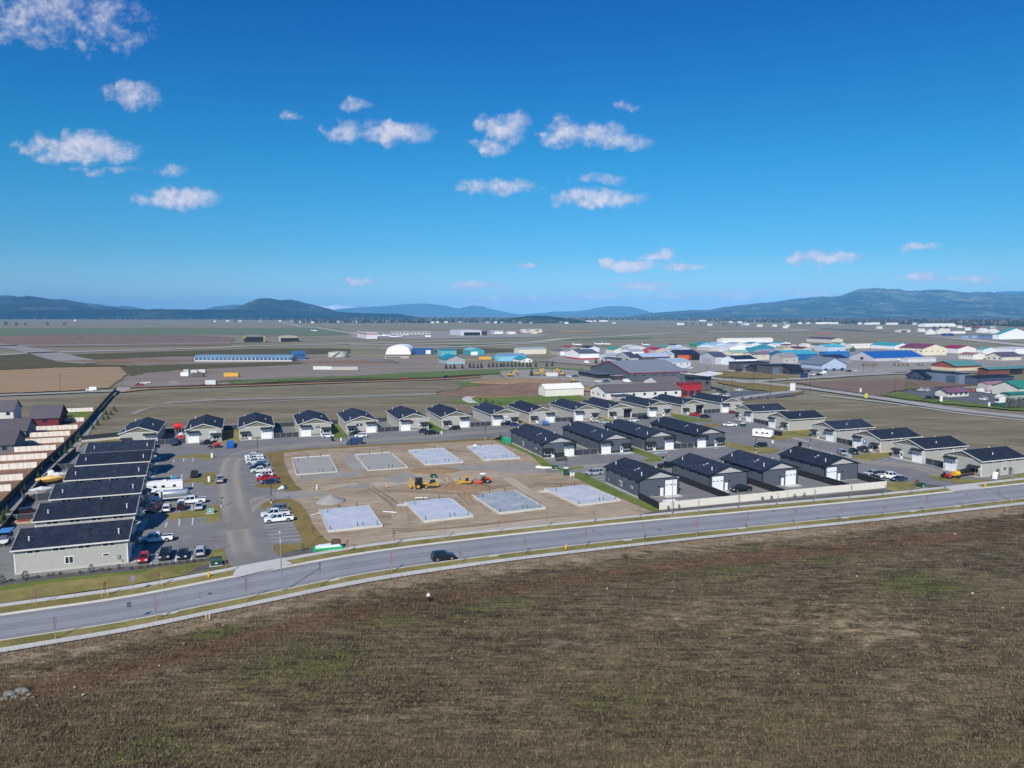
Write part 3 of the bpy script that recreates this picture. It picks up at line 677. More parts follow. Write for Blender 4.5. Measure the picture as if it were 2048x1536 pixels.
    if front:
        awning(ox-dw/2-.35, ox+dw/2+.35, 3.95, 1.3)
        dx = sx_*(w-3.1)*1.0 + (-sx_)*.55
        wx = sx_*(w-1.75)
        awning(sx_*(w-1.95)-1.85, sx_*(w-1.95)+1.85, 2.75, 1.4)
        dr = MB().bb(dx-.5, dx+.5, -.05, -.012, .1, 2.25).build('office_door', WHITE, r)
        MB().bb(dx-.3, dx+.3, -.062, -.052, .9, 2.0).build('door_glass', GLASS, dr)
        wn = MB().bb(wx-1.05, wx+1.05, -.06, -.012, .95, 2.25).build('window', T_TAN['trim'], r)
        for k in (-1, 1): MB().bb(wx+k*.5-.42, wx+k*.5+.42, -.072, -.062, 1.05, 2.15).build('pane', GLASS, wn)
        st = MB(); e = sorted([(ox-dw/2-.2, ox+dw/2+.2), (dx-.52, dx+.52)]); x = -w+.16
        for (p, q) in e+[(w-.16, w)]:
            if p-x > .1: MB().bb(x, p, -.07, -.012, .12, .92).build('stone_skirt', T['stone'], r)
            x = q
        MB().bb(-w-.0, w, -1.3, -.075, .043, .06).build('walkway', MATS['pale_concrete'], r)
    else:
        mx = ox - ohd*(dw/2+.95)
        md = MB().bb(mx-.48, mx+.48, -.05, -.012, .1, 2.3).build('rear_door', WHITE, r)
        MB().bb(mx+.32, mx+.4, -.07, -.05, 1.05, 1.15).build('door_handle', BLACK, md)
        MB().bb(mx-.6, mx+.6, -.045, -.014, 2.31, 2.42).build('door_frame', T['trim'], r)
        MB().cyl((-ohd*.2, -.14, 2.75), (-ohd*.2, -.012, 2.75), .24, n=12).build('exhaust_vent', BLACK, r)
        MB().bb(-ohd*2.1-.12, -ohd*2.1+.12, -.16, -.012, .35, .6).build('outlet_box', STEEL, r)
    # clerestory windows high on both long sides
    n = 4 if L < 25 else 5
    for s, on in ((-1, winrow[0]), (1, winrow[1])):
        if not on: continue
        for k in range(n):
            yc = L*(k+.75)/(n+.5)
            x0 = s*w
            fw = MB().bb(min(x0, x0+s*.05), max(x0, x0+s*.05), yc-1.15, yc+1.15, h-1.12, h-.36).build('window', T_TAN['trim'], r)
            for j in (-1, 1):
                MB().bb(min(x0+s*.052, x0+s*.066), max(x0+s*.052, x0+s*.066), yc+j*.55-.46, yc+j*.55+.46, h-1.0, h-.42).build('pane', GLASS, fw)
    if mid_window:
        for s in (-1, 1):
            x0 = s*w; yc = L*.53 if mid_window != 2 else L*.6
            fw = MB().bb(min(x0, x0+s*.06), max(x0, x0+s*.06), yc-.75, yc+.75, 1.15, 2.6).build('window', WHITE, r)
            for j in (-1, 1): MB().bb(min(x0+s*.062, x0+s*.075), max(x0+s*.062, x0+s*.075), yc+j*.34-.28, yc+j*.34+.28, 1.28, 2.47).build('pane', GLASS, fw)
            if s == -1:
                yc = L*.2; fw = MB().bb(x0-.06, x0, yc-.6, yc+.6, 1.9, 2.45).build('window', WHITE, r)
                MB().bb(x0-.075, x0-.062, yc-.48, yc+.48, 2.0, 2.35).build('pane', GLASS, fw)
    # small things fixed to the side wall
    MB().bb(-w-.16, -w-.055, L-2.2 if front is False else 1.3, L-1.7 if front is False else 1.8, 1.1, 1.9).build('electric_meter', STEEL, r)
    MB().cyl((-w-.14, 1.0, .42), (-w-.14, 1.0, 1.0), .06, n=6).build('gas_pipe', STEEL, r)
    for (x, y, hh) in ((-w*.72, 1.6, .9), (-w*.66, L-2.0, .7), (w*.6, L*.42, .5)):
        z = zt-abs(x)*pit
        MB().cyl((x, y, z-.1), (x, y, z+hh), .11, n=8).cyl((x, y, z+hh), (x, y, z+hh+.1), .17, n=8).build('vent_pipe', WHITE, r)
    for q in (-.5, .35, .8):
        MB().bb(-w*.5+q, -w*.5+q+.3, L*.36, L*.36+.3, zt-abs(-w*.5+q)*pit-.02, zt-abs(-w*.5+q)*pit+.16).build('roof_vent', BLACK if style == 'tan' else WHITE, r)
    if sign:
        x, z, sw, shh, bgc, fgc, shape = sign
        q = MB().bb(x-sw/2, x+sw/2, -.08, -.012, z-shh/2, z+shh/2).build('wall_sign', M('sign_%d_%d_%d' % bgc, bgc, .5, .05, 3), r)
        g = MB()
        if shape == 'bars':
            for j in range(5): g.bb(x-sw*.34+j*sw*.14, x-sw*.34+j*sw*.14+sw*.1, -.093, -.083, z-shh*.16, z+shh*.16)
        elif shape == 'tri': g.ext([(x-sw*.25, z-shh*.25), (x+sw*.25, z-shh*.25), (x, z+shh*.3)], -.095, -.083, 'y')
        elif shape == 'disc': g.cyl((x, -.095, z), (x, -.083, z), shh*.3, n=14)
        g.build('sign_mark', M('sign_%d_%d_%d' % fgc, fgc, .5, .05, 3), q)
    return r

def row(pairs, ang):
    """shops of a row share one building line: even out the sighted corners"""
    c, s = math.cos(ang), math.sin(ang); Q = []
    for a, b in pairs:
        p = (G(*a)+G(*b))/2; Q.append((p.x*c+p.y*s, -p.x*s+p.y*c))
    x = np.array([q[0] for q in Q]); y = np.array([q[1] for q in Q]); k = np.polyfit(x, y, 1)
    return [(u*c-(k[0]*u+k[1])*s, u*s+(k[0]*u+k[1])*c) for u, _ in Q]
ORD = ['first','second','third','fourth','fifth','sixth','seventh','eighth','ninth','tenth','eleventh','twelfth','thirteenth','fourteenth']
BROW = [((242,892),(316,889.6)),((370.3,887.8),(444,885)),((478.7,880.8),(547.8,876)),((599.4,873.7),(661.5,869.8)),((693,867.2),(754,864.4)),((801,862),(856,859)),((882,856.6),(941,853.8)),((982,850.8),(1033.5,847)),((1057,847),(1111,844)),((1146,841.5),(1195,838.5)),((1217.5,838.5),(1264,835.5)),((1299,834.5),(1343,831.5)),((1364,830.5),(1408.5,827)),((1440,825.5),(1482,822))]
GROW = [((1085.6,916),(1152,911.6)),((1198,908.7),(1262,903.5)),((1290,902),(1350,898.2)),((1392,895.8),(1448.4,891.8))]
HROW = [((1278,997),(1359,990)),((1416.7,983.4),(1490.5,976.5)),((1527,976),(1597,970)),((1647.7,964.6),(1714.5,958.6))]
RROW = [((1470,836.5),(1513,845)),((1540,853.5),(1586,861)),((1609,875),(1658,885.5)),((1695.7,895.5),(1753,906)),((1782.4,914),(1847,927)),((1898.5,938),(1973.4,952))]
bp = row(BROW, AX); gp = row(GROW, AX); hp = row(HROW, AX)
BS = {1: (3.2, 3.7, 2.6, .75, (222,222,220), (150,160,175), 'bars'), 3: (1.0, 3.5, 1.5, .8, (24,24,26), (230,230,230), 'bars'), 4: (-1.0, 3.5, 2.3, .9, (26,28,32), (225,225,225), 'disc'), 5: (-.9, 3.6, 1.5, .7, (120,24,34), (60,20,24), 'bars'), 7: (.3, 3.4, 1.6, 1.0, (225,226,226), (30,40,50), 'tri'), 6: (3.6, 3.4, .8, .6, (70,140,150), (220,230,230), 'bars')}
SHOPS = {}
for i, p in enumerate(bp):
    o = 1 if i % 2 == 0 else -1
    ext = {1: ', white sign', 3: ', black sign', 4: ', black round-marked sign', 5: ', dark red sign', 7: ', triangle sign', 10: ', vehicle door open', 12: ', vehicle door open'}.get(i, '')
    SHOPS['B%d' % (i+1)] = shop(p, AX, 27.4, 'tan', o, 'tan shop %s from the boundary fence in the long back row%s' % (ORD[i], ext), 'tan shops in the long back row', sign=BS.get(i), door_open=i in (10, 12))
for i, p in enumerate(gp):
    SHOPS['G%d' % (i+1)] = shop(p, AX, 30.4, 'gray', 1 if i % 2 == 0 else -1, 'slate grey shop with awnings, %s from the building site in the middle row' % ORD[i], 'slate shops in the middle row', mid_window=2 if i == 0 else False)
for i, p in enumerate(hp):
    SHOPS['H%d' % (i+1)] = shop(p, AX, 18.3, 'gray', 1 if i % 2 == 0 else -1, 'slate grey shop with its rear above the beige fence, %s from the site' % ORD[i], 'slate shops along the beige road fence', front=False, mid_window=1 if i == 0 else False)
# the six that end on the left lot: fronts face along the row axis, long sides towards the road
LP = []
for (xy, z) in (((258,1079.7), 4.75), ((272,1026.8), 4.75), ((282.4,985.8), 4.75), ((292.5,950.5), 4.75), (None, 0), ((307,899.2), 4.75)):
    if xy is None: LP.append(None); continue
    e = G(*xy, z); u = Vector((math.cos(AX), math.sin(AX), 0)); v = Vector((-u.y, u.x, 0))
    LP.append((e - u*.4 + v*6.6).to_tuple()[:2])
LP[4] = tuple((np.array(LP[3])+np.array(LP[5]))/2)
for i, p in enumerate(LP):
    SHOPS['L%d' % (i+1)] = shop(p, AX+PI/2, 18.6, 'tan', -1 if i % 2 == 0 else 1, 'tan shop end-on to the parking lot, %s from the road lawn' % ORD[i], 'tan shops end-on to the parking lot', mid_window=1 if i == 0 else False)
RA = AX-PI/2
def rowR():
    c, s = math.cos(RA), math.sin(RA); Q = []
    for a, b in RROW:
        p = (G(*a)+G(*b))/2; Q.append((p.x*c+p.y*s, -p.x*s+p.y*c))
    x = np.array([q[0] for q in Q]); y = np.array([q[1] for q in Q]); k = np.polyfit(x, y, 1)
    return [(u*c-(k[0]*u+k[1])*s, u*s+(k[0]*u+k[1])*c) for u, _ in Q]
for i, p in enumerate(rowR()):
    SHOPS['R%d' % (i+1)] = shop(p, RA, 18.6, 'tan', 1 if i % 2 == 0 else -1, 'tan shop backing onto the field, %s from the far end%s' % (ORD[i], ', blue round sign' if i == 3 else ''), 'tan shops backing onto the open field',
        sign=(-.6, 3.0, 1.3, 1.4, (40,120,170), (225,235,240), 'disc') if i == 3 else None, mid_window=1 if i == 5 else False)

# grass wedges between the office ends
def local_poly(key, pts, mat, z):
    r = SHOPS[key]; c, s = math.cos(r.rotation_euler[2]), math.sin(r.rotation_euler[2])
    return sheet('grass_island', [(r.location.x+x*c-y*s, r.location.y+x*s+y*c) for x, y in pts], mat, z, curb=.08)
for k in ('B2', 'B4', 'B6', 'B8', 'B10', 'B12', 'G2'):
    a = SHOPS[k].location; b = SHOPS[k[0]+str(int(k[1:])+1)].location; gap = (Vector(a)-Vector(b)).length-12.2
    local_poly(k, [(6.25, 27.5), (6.25, -1.4), (7.0, -9.5), (6.1+gap-.8, -9.5), (6.1+gap-.15, -1.4), (6.1+gap-.15, 27.5)], GM['greenlawn' if k in ('B4', 'B6', 'G2') else 'lawn'], .11)
for k in ('R2', 'R4'):
    a = SHOPS[k].location; b = SHOPS['R'+str(int(k[1:])+1)].location; gap = (Vector(a)-Vector(b)).length-12.2
    local_poly(k, [(6.25, 18.5), (6.25, -1.4), (7.0, -9), (6.1+gap-.8, -9), (6.1+gap-.15, -1.4), (6.1+gap-.15, 18.5)], GM['lawn'], .11)
# ---------------------------------------------------------------- vehicles
E_, W_, N_, S_ = AX, AX+PI, AX+PI/2, AX-PI/2
RUB = M('tyre_rubber', (26,26,27), .9, .15, 8); RIM = M('wheel_rim', (176,178,180), .35, .1, 6, metal=.7)
TRIM = M('plastic_trim', (34,35,37), .7, .1, 5); LAMP = M('lamp_lens', (226,228,230), .15, .05, 6); TAIL = M('tail_lens', (140,16,20), .2, .1, 6)
CGL = glass('car_glass', (.012, .016, .02))
def paint(rgb): return M('car_paint_%d_%d_%d' % rgb, rgb, .32, .05, 1.2, coat=.5)
KIND = dict(
 suv=dict(L=4.7, W=1.9, body=[(-2.33,.38),(-2.36,.8),(-2.28,1.04),(1.05,1.06),(2.0,.97),(2.3,.84),(2.36,.42),(2.2,.26),(-2.2,.26)], gb=(-2.24,1.2), gt=(-1.98,.3), z=(1.04,1.72), wx=(-1.4,1.45), wr=.36),
 hatch=dict(L=4.3, W=1.8, body=[(-2.1,.36),(-2.15,.7),(-2.08,.94),(.95,.95),(1.8,.86),(2.1,.72),(2.15,.4),(2.0,.22),(-2.0,.22)], gb=(-2.02,1.15), gt=(-1.6,.2), z=(.94,1.46), wx=(-1.3,1.3), wr=.32),
 sedan=dict(L=4.8, W=1.84, body=[(-2.35,.38),(-2.4,.7),(-2.32,.95),(-1.6,.98),(.95,.94),(2.0,.84),(2.35,.68),(2.4,.4),(2.25,.22),(-2.25,.22)], gb=(-1.75,1.15), gt=(-.95,.15), z=(.94,1.42), wx=(-1.4,1.42), wr=.33),
 minivan=dict(L=5.1, W=1.98, body=[(-2.5,.36),(-2.54,.8),(-2.46,1.06),(1.35,1.06),(2.2,.95),(2.5,.78),(2.55,.42),(2.4,.24),(-2.4,.24)], gb=(-2.42,1.65), gt=(-2.2,.6), z=(1.05,1.74), wx=(-1.5,1.55), wr=.35),
 pickup=dict(L=5.9, W=2.0, body=[(-2.9,.55),(-2.92,1.12),(1.4,1.14),(2.5,1.08),(2.88,.95),(2.95,.5),(2.8,.36),(-2.75,.4)], gb=(-.65,1.55), gt=(-.55,.75), z=(1.12,1.86), wx=(-1.85,1.95), wr=.41, bed=(-2.82,-.75)),
 longpickup=dict(L=6.6, W=2.03, body=[(-3.25,.6),(-3.27,1.2),(1.7,1.22),(2.8,1.16),(3.22,1.02),(3.3,.55),(3.1,.4),(-3.1,.44)], gb=(-.75,1.9), gt=(-.65,1.05), z=(1.2,1.96), wx=(-2.05,2.2), wr=.43, bed=(-3.17,-.85)),
 jeep=dict(L=4.2, W=1.85, body=[(-2.0,.5),(-2.02,1.1),(.7,1.12),(1.95,1.06),(2.05,.95),(2.1,.55),(1.95,.42),(-1.9,.42)], gb=(-1.98,.85), gt=(-1.94,.55), z=(1.1,1.82), wx=(-1.2,1.35), wr=.42),
 van=dict(L=6.0, W=2.05, body=[(-2.95,.45),(-2.98,1.3),(-2.96,2.4),(-2.85,2.52),(.95,2.55),(1.3,2.45),(2.05,1.45),(2.7,1.15),(2.95,.95),(3.0,.45),(2.85,.3),(-2.85,.32)], gb=None, z=None, gt=None, wx=(-1.85,1.95), wr=.37))
CARMESH = {}
def car_parts(kind):
    if kind in CARMESH: return CARMESH[kind]
    K = KIND[kind]; w = K['W']/2; P = []
    b = MB(); rings = []
    for y, sh in ((-w, .07), (-w+.09, 0), (w-.09, 0), (w, .07)):
        cx = 0; rings.append([(x*(1-sh*.25), y, z-(sh*.5 if z > .7 else -sh*.2)) for x, z in K['body']])
    b.loft(rings)
    # wheel arches
    for x in K['wx']:
        for s in (-1, 1): b.cyl((x, s*(w-.02), K['wr']+.03), (x, s*(w+.012), K['wr']+.03), K['wr']+.09, n=14, m=1)
    if K.get('bed'):
        x0, x1 = K['bed']; zt = K['body'][1][1]
        b.bb(x0, x1, -w+.17, w-.17, zt+.004, zt+.008, m=1)
        for s in (-1, 1): b.bb(x0-.05, x1+.1, min(s*(w-.17), s*(w-.06)), max(s*(w-.17), s*(w-.06)), zt-.02, zt+.09)
        b.bb(x0-.06, x0+.04, -w+.17, w-.17, zt-.02, zt+.09)
    P.append(('body', b, 'P2', True))
    if K['gb']:
        (a0, a1), (t0, t1), (z0, z1) = K['gb'], K['gt'], K['z']; wi = w-.09; wt = w-.27
        g = MB().loft([[(a0,-wi,z0),(a1,-wi,z0),(a1,wi,z0),(a0,wi,z0)], [(t0,-wt,z1),(t1,-wt,z1),(t1,wt,z1),(t0,wt,z1)]])
        P.append(('windows', g, 'G', False))
        r = MB().loft([[(t0-.04,-wt-.03,z1-.015),(t1+.05,-wt-.03,z1-.015),(t1+.05,wt+.03,z1-.015),(t0-.04,wt+.03,z1-.015)], [(t0+.02,-wt+.05,z1+.055),(t1-.1,-wt+.05,z1+.055),(t1-.1,wt-.05,z1+.055),(t0+.02,wt-.05,z1+.055)]])
        n = 2 if kind in ('pickup', 'longpickup', 'sedan', 'hatch', 'jeep') else 3
        fr = [0, 1]+([.5] if n == 2 else [.33, .66])
        for s in (-1, 1):
            for f in fr:
                xb = a0+(a1-a0)*f; xt = t0+(t1-t0)*f; d = .05 if 0 < f < 1 else .07
                r.loft([[(xb-d,s*(wi+.008),z0),(xb+d,s*(wi+.008),z0),(xb+d,s*(wi-.05),z0),(xb-d,s*(wi-.05),z0)], [(xt-d,s*(wt+.012),z1),(xt+d,s*(wt+.012),z1),(xt+d,s*(wt-.05),z1),(xt-d,s*(wt-.05),z1)]])
        P.append(('roof', r, 'P', False))
    else:
        g = MB()
        g.poly([(1.33,-w+.2,2.42),(2.04,-w+.14,1.5),(2.04,w-.14,1.5),(1.33,w-.2,2.42)]); g.v = [(x+.02, y, z+.02) for x, y, z in g.v]
        for s in (-1, 1): g.poly([(1.0,s*(w+.006),2.2),(1.0,s*(w+.006),1.5),(1.95,s*(w+.006),1.5),(1.4,s*(w+.006),2.2)])
        P.append(('windows', g, 'G', False))
    L = K['L']/2; zb = .42 if kind not in ('pickup', 'longpickup') else .55
    bm = MB()
    for s in (-1, 1): bm.bb(min(s*(L-.1), s*(L+.05)), max(s*(L-.1), s*(L+.05)), -w+.06, w-.06, zb-.12, zb+.14)
    P.append(('bumper', bm.__class__().bb(L-.1, L+.05, -w+.06, w-.06, zb-.12, zb+.14), 'T', False))
    P.append(('bumper', MB().bb(-L-.05, -L+.1, -w+.06, w-.06, zb-.12, zb+.14), 'T', False))
    zh = zb+.3
    for s in (-1, 1):
        P.append(('headlight', MB().bb(L-.2, L-.005, min(s*(w-.5), s*(w-.06)), max(s*(w-.5), s*(w-.06)), zh-.05, zh+.13), 'H', False))
        P.append(('taillight', MB().bb(-L-.02, -L+.12, min(s*(w-.28), s*(w-.02)), max(s*(w-.28), s*(w-.02)), zh, zh+.3), 'R', False))
        xm = (K['gb'][1]-.25) if K['gb'] else 1.75; zm = (K['z'][0]+.08) if K['z'] else 1.55
        P.append(('side_mirror', MB().bb(xm-.08, xm+.08, min(s*(w-.02), s*(w+.2)), max(s*(w-.02), s*(w+.2)), zm, zm+.17), 'T', False))
    for x in K['wx']:
        for s in (-1, 1):
            r = K['wr']
            P.append(('wheel', (MB().cyl((x, s*(w-.22), r), (x, s*(w+.02), r), r, n=16), MB().cyl((x, s*(w+.0), r), (x, s*(w+.035), r), r*.62, n=10)), 'W', False))
    out = []
    for n, mb, c, sm in P:
        if c == 'W':
            a = mb[0]; out.append((n, mk(a, RUB), c, mk(mb[1], RIM)))
        else: out.append((n, mk(mb, [TRIM]), c, None))
    CARMESH[kind] = out; return out
def mk(mb, mats):
    me = bpy.data.meshes.new('m'); me.from_pydata(mb.v, [], mb.f)
    for q in (mats if isinstance(mats, (list, tuple)) else [mats]): me.materials.append(q)
    if len(set(mb.m)) > 1: me.materials.append(TRIM); me.polygons.foreach_set('material_index', mb.m)
    me.update(); return me
COLMESH = {}
def car(kind, x, y, ang, rgb, label, cat=None, group=None, z=0.0, name=None, loc=None, small=False):
    p = G(x, y) if loc is None else Vector(loc)
    nm = name or {'suv':'suv','hatch':'hatchback','sedan':'sedan','minivan':'minivan','pickup':'pickup_truck','longpickup':'pickup_truck','jeep':'off_road_car','van':'cargo_van'}[kind]
    r = empty(nm, (p.x, p.y, z+.05), ang, label, cat or {'pickup':'pickup truck','longpickup':'pickup truck','van':'van','minivan':'minivan','suv':'suv'}.get(kind, 'car'), group)
    pm = paint(rgb)
    for n, me, c, rim in car_parts(kind):
        if c in ('P', 'P2', 'G', 'T', 'H', 'R'):
            k = (me.name, c, rgb if c in ('P', 'P2') else 0)
            if k not in COLMESH:
                m2 = me.copy(); m2.materials[0] = {'P': pm, 'P2': pm, 'G': CGL, 'T': TRIM, 'H': LAMP, 'R': TAIL}[c]; m2.name = n; COLMESH[k] = m2
            link(n, COLMESH[k], r)
        else:
            w = link(n, me, r); link('rim', rim, w)
    return r
WHT=(232,233,234); SIL=(168,172,178); BLK=(22,23,27); DGR=(60,62,68); RED=(176,22,30); NAVY=(28,36,62); BLUE=(40,72,132)
CARS = [
 ('hatch',288,1122,S_,RED,'red car nose to the rock bed beside the nearest tan shop'),
 ('pickup',331,1114,S_,(26,34,40),'black pickup between the hatched bay and the dark sedan'),
 ('sedan',366,1114,S_,(24,28,40),'dark sedan between the black pickup and the silver one'),
 ('suv',401,1109,N_,(178,180,186),'silver canopied truck with its tail to the lawn'),
 ('longpickup',313,1084,W_,WHT,'white crew cab pickup half in the shadow of the nearest shop'),
 ('pickup',389,953,N_,(52,44,44),'dark pickup with a loaded bed by the middle grass island'),
 ('pickup',440,964,N_,(180,184,192),'silver pickup parked beside the end of the middle grass island'),
 ('minivan',350,966,N_,(70,160,190),'turquoise van behind the white camper trailer'),
 ('longpickup',384,1007,W_,WHT,'white extended cab pickup behind the tank truck'),
 ('longpickup',308,1021,S_-.25,(64,34,52),'maroon pickup in the shade by the grass island'),
 ('suv',334,1022,N_,WHT,'white car between the maroon pickup and the black off-roader'),
 ('jeep',363,1018,N_,(30,30,32),'black off-roader parked beside the white pickup'),
 ('sedan',398,1018,S_,(186,192,196),'pale silver car by the green cabinet island'),
 ('pickup',508,916.5,W_,WHT,'white pickup farthest from the road in the packed row'),
 ('pickup',509,921.5,W_,(224,224,222),'white pickup second from the far end of the packed row'),
 ('pickup',511,927.5,W_,(206,208,210),'off-white pickup beside the pale blue car in the packed row'),
 ('suv',520,932,W_,(150,172,190),'pale blue car in the packed row'),
 ('suv',515,938,W_,NAVY,'navy car in the packed row, beside a two-tone pickup'),
 ('pickup',522,945,W_,(214,214,214),'light pickup beside the navy car in the packed row'),
 ('suv',529,953.5,W_,WHT,'white wagon next to the red pickup'),
 ('pickup',533.5,961,W_,RED,'red pickup in the packed row'),
 ('sedan',540,967.5,W_,(30,46,84),'dark blue car at the road end of the packed row'),
 ('suv',555,1023,W_,(98,104,112),'grey wagon beside two white pickups near the striped bays'),
 ('longpickup',551,1033.5,W_,(218,220,222),'white pickup hidden behind another white pickup'),
 ('longpickup',558,1043.5,W_,WHT,'white crew cab pickup next to the empty striped bays'),
 ('van',709,889,W_,(44,62,100),'dark blue cargo van on the estate lane'),
 ('suv',655,875,E_,WHT,'white wagon in front of the fourth shop of the long back row'),
 ('suv',711,870.5,W_,BLK,'black car almost hidden behind a white one at the back row'),
 ('suv',721,874.5,W_,WHT,'white wagon just behind the dark blue van'),
 ('pickup',863,869,E_,BLK,'black pickup standing out into the lane at the back row'),
 ('suv',849,865.5,E_,(52,54,60),'dark grey car behind the black pickup at the back row'),
 ('suv',909,859.5,W_,(28,30,34),'black car before the seventh shop of the back row'),
 ('pickup',1015,850.5,E_,BLK,'black truck beside a blue car near the eighth back row shop'),
 ('hatch',1029,852,E_,(36,52,124),'blue car beside a black truck near the blue lift'),
 ('pickup',1194,844.5,E_,(202,196,184),'cream pickup seen over the second slate shop'),
 ('sedan',1206,847,E_,(176,190,200),'silver car seen over the second slate shop'),
 ('suv',1267,843.5,E_,WHT,'white car seen just over a slate roof'),
 ('pickup',1288,838,E_,(26,28,34),'black truck before the twelfth shop of the back row'),
 ('pickup',1391,832.5,S_+.5,RED,'red pickup in front of an open shop door'),
 ('suv',1411,836,E_,(28,34,48),'black wagon beside the red pickup'),
 ('hatch',1467,827,E_,RED,'small red car by the last shop of the back row'),
 ('pickup',1459,853,W_-.3,WHT,'white pickup at the far end of the open lot'),
 ('suv',1553,870.5,RA+PI,BLK,'black car tucked behind the white camper'),
 ('suv',1521,894.5,W_,(24,28,36),'black wagon driving between the rows of shops'),
 ('minivan',1189,949.5,W_,(156,166,178),'silver minivan by the wall of the nearest slate shop'),
 ('pickup',1334,935,E_,BLK,'black pickup nose just showing behind a slate shop'),
 ('pickup',1482,983,W_,(20,21,24),'black pickup inside the beige fenced yard'),
 ('minivan',1684,909,RA-.4,(150,158,168),'silver minivan before the shop with the blue sign'),
 ('suv',1708,907.5,RA-.4,(26,28,32),'black car between the silver minivan and a black pickup'),
 ('pickup',1726,902.5,RA-.4,(34,38,46),'dark pickup closest to the shop with the blue sign'),
 ('sedan',1744,950,W_,(172,178,184),'silver car at the far end of the fence-side group of four'),
 ('hatch',1758,952.5,W_,(30,36,54),'dark car between the silver car and the white pickup by the fence'),
 ('longpickup',1779,957,E_-.35,WHT,'white pickup in the group by the end of the beige fence'),
 ('sedan',1797,962,W_-.1,(44,54,82),'blue car nearest the road by the end of the beige fence'),
 ('suv',887,1119.5,E_-.02,(20,24,36),'dark blue suv driving on the road'),
 ('pickup',417,889,W_,(24,24,26),'black pickup before the second back row shop'),
 ('sedan',808,758,E_-.2,(190,20,40),'red car on the dirt road'),
 ('suv',890,755.5,W_-.2,(20,26,30),'black car on the dirt road'),
 ('van',183,782,W_,WHT,'white van on the lane beyond the houses'),
]
CARO = [car(*c) for c in CARS]

# ---- fleets with shapes of their own
def camper(x, y, ang, L, label, nose=1):
    p = G(x, y); r = empty('camper_trailer', (p.x, p.y, .05), ang, label, 'camper')
    w = 1.2; b = MB(); h = L/2
    prof = [(-h,.55),(-h,3.15),(-h+.15,3.25),(h-1.9,3.3),(h-.7,3.2),(h-.1,2.6),(h,1.5),(h-.25,.8),(h-.8,.55)]
    b.loft([[(q, -w+.0, z) for q, z in prof], [(q, w, z) for q, z in prof]])
    b.build('body', M('camper_white', (236,236,234), .4, .03, 1.2), r)
    g = MB()
    for s in (-1, 1): g.ext([(-h*.9, 1.5), (h*.5, 1.75), (h*.95, 2.4), (h*.93, 2.5), (h*.45, 1.95), (-h*.9, 1.6)], s*w-.0 if s > 0 else s*w-.012, s*w+.012 if s > 0 else s*w, 'y')
    g.build('side_stripe', M('camper_stripe', (150,150,152), .5, .1, 2), r)
    for k, q in enumerate((-.55, .05, .5)):
        for s in (-1, 1): MB().bb(q*h-.4, q*h+.4, s*w-.02, s*w+.02, 1.75, 2.35).build('window', CGL, r)
    MB().bb(h*.25-.35, h*.25+.35, w-.01, w+.03, .75, 2.6).build('door', WHITE, r)
    MB().bb(-.5, .4, -.4, .4, 3.28, 3.6).build('air_conditioner', M('appliance_white', (222,222,220), .5, .05, 3), r)
    for q in (-.55, .2):
        for s in (-1, 1):
            wl = MB().cyl((q, s*(w-.25), .36), (q, s*(w+.02), .36), .36, n=14).build('wheel', RUB, r)
            MB().cyl((q, s*w, .36), (q, s*(w+.035), .36), .2, n=10).build('rim', RIM, wl)
    MB().tube([(h-.8, 0, .5), (h+1.1, 0, .5)], .07, 4).cyl((h+.9, 0, 0), (h+.9, 0, .6), .05).build('tow_hitch', BLACK, r)
    return r
camper(330, 986, W_, 9.0, 'long white camper trailer between the turquoise van and the tank truck')
camper(1526, 875.5, RA+.55, 7.6, 'white camper trailer at the grass island by the tan shops')
def tanker():
    p = G(340, 1003); r = empty('tank_truck', (p.x, p.y, .05), W_, 'tank truck with a long grey tank and green hoses', 'tank truck')
    MB().bb(-4.3, 4.2, -.5, .5, .75, 1.0).build('chassis', TRIM, r)
    b = MB(); n = 16
    b.loft([[(x, 1.12*rr*math.cos(2*PI*i/n), 2.05+1.0*rr*math.sin(2*PI*i/n)) for i in range(n)] for x, rr in ((-4.5, .55), (-4.35, .95), (-4.2, 1), (1.4, 1), (1.55, .95), (1.7, .55))])
    b.build('tank', M('tank_aluminium', (150,160,176), .4, .06, 1.2, metal=.3), r, smooth=True)
    t = MB()
    for x in (-3.6, -1.4, .9): t.loft([[(x+d, 1.15*math.cos(2*PI*i/n), 2.05+1.03*math.sin(2*PI*i/n)) for i in range(n)] for d in (-.06, .06)])
    t.build('tank_band', STEEL, r)
    MB().bb(-4.4, 1.6, -1.18, 1.18, 1.0, 1.14).build('side_rail', M('rail_white', (214,216,214), .5, .05, 2), r)
    c = MB(); prof = [(2.0,.6),(2.0,2.75),(2.5,2.9),(3.3,2.8),(3.6,1.9),(4.6,1.75),(4.75,1.3),(4.75,.6)]
    c.loft([[(x, s, z) for x, z in prof] for s in (-1.12, 1.12)]).build('cab', paint(WHT), r)
    g = MB().poly([(3.32,-.95,2.7),(3.62,-1,1.95),(3.62,1,1.95),(3.32,.95,2.7)]); g.v = [(x+.03, y, z+.01) for x, y, z in g.v]
    for s in (-1, 1): g.poly([(2.35,s*1.128,2.6),(2.35,s*1.128,1.9),(3.5,s*1.128,1.9),(3.25,s*1.128,2.6)])
    g.build('windows', CGL, r)
    for x in (-3.4, -2.3, 3.6):
        for s in (-1, 1):
            w = MB().cyl((x, s*.85, .5), (x, s*1.14, .5), .5, n=16).build('wheel', RUB, r); MB().cyl((x, s*1.1, .5), (x, s*1.16, .5), .28, n=10).build('rim', RIM, w)
    h = MB(); GRN = M('green_hose', (30,130,76), .5, .1, 3)
    for k in range(3): h.tube([(-4.2-.2*k, .8-.3*k, 2.0), (-4.8, .7-.3*k, 1.9), (-5.0, .4-.2*k, 1.2), (-4.6, .2, .7)], .09, 6)
    h.build('hose', GRN, r)
    return r
tanker()
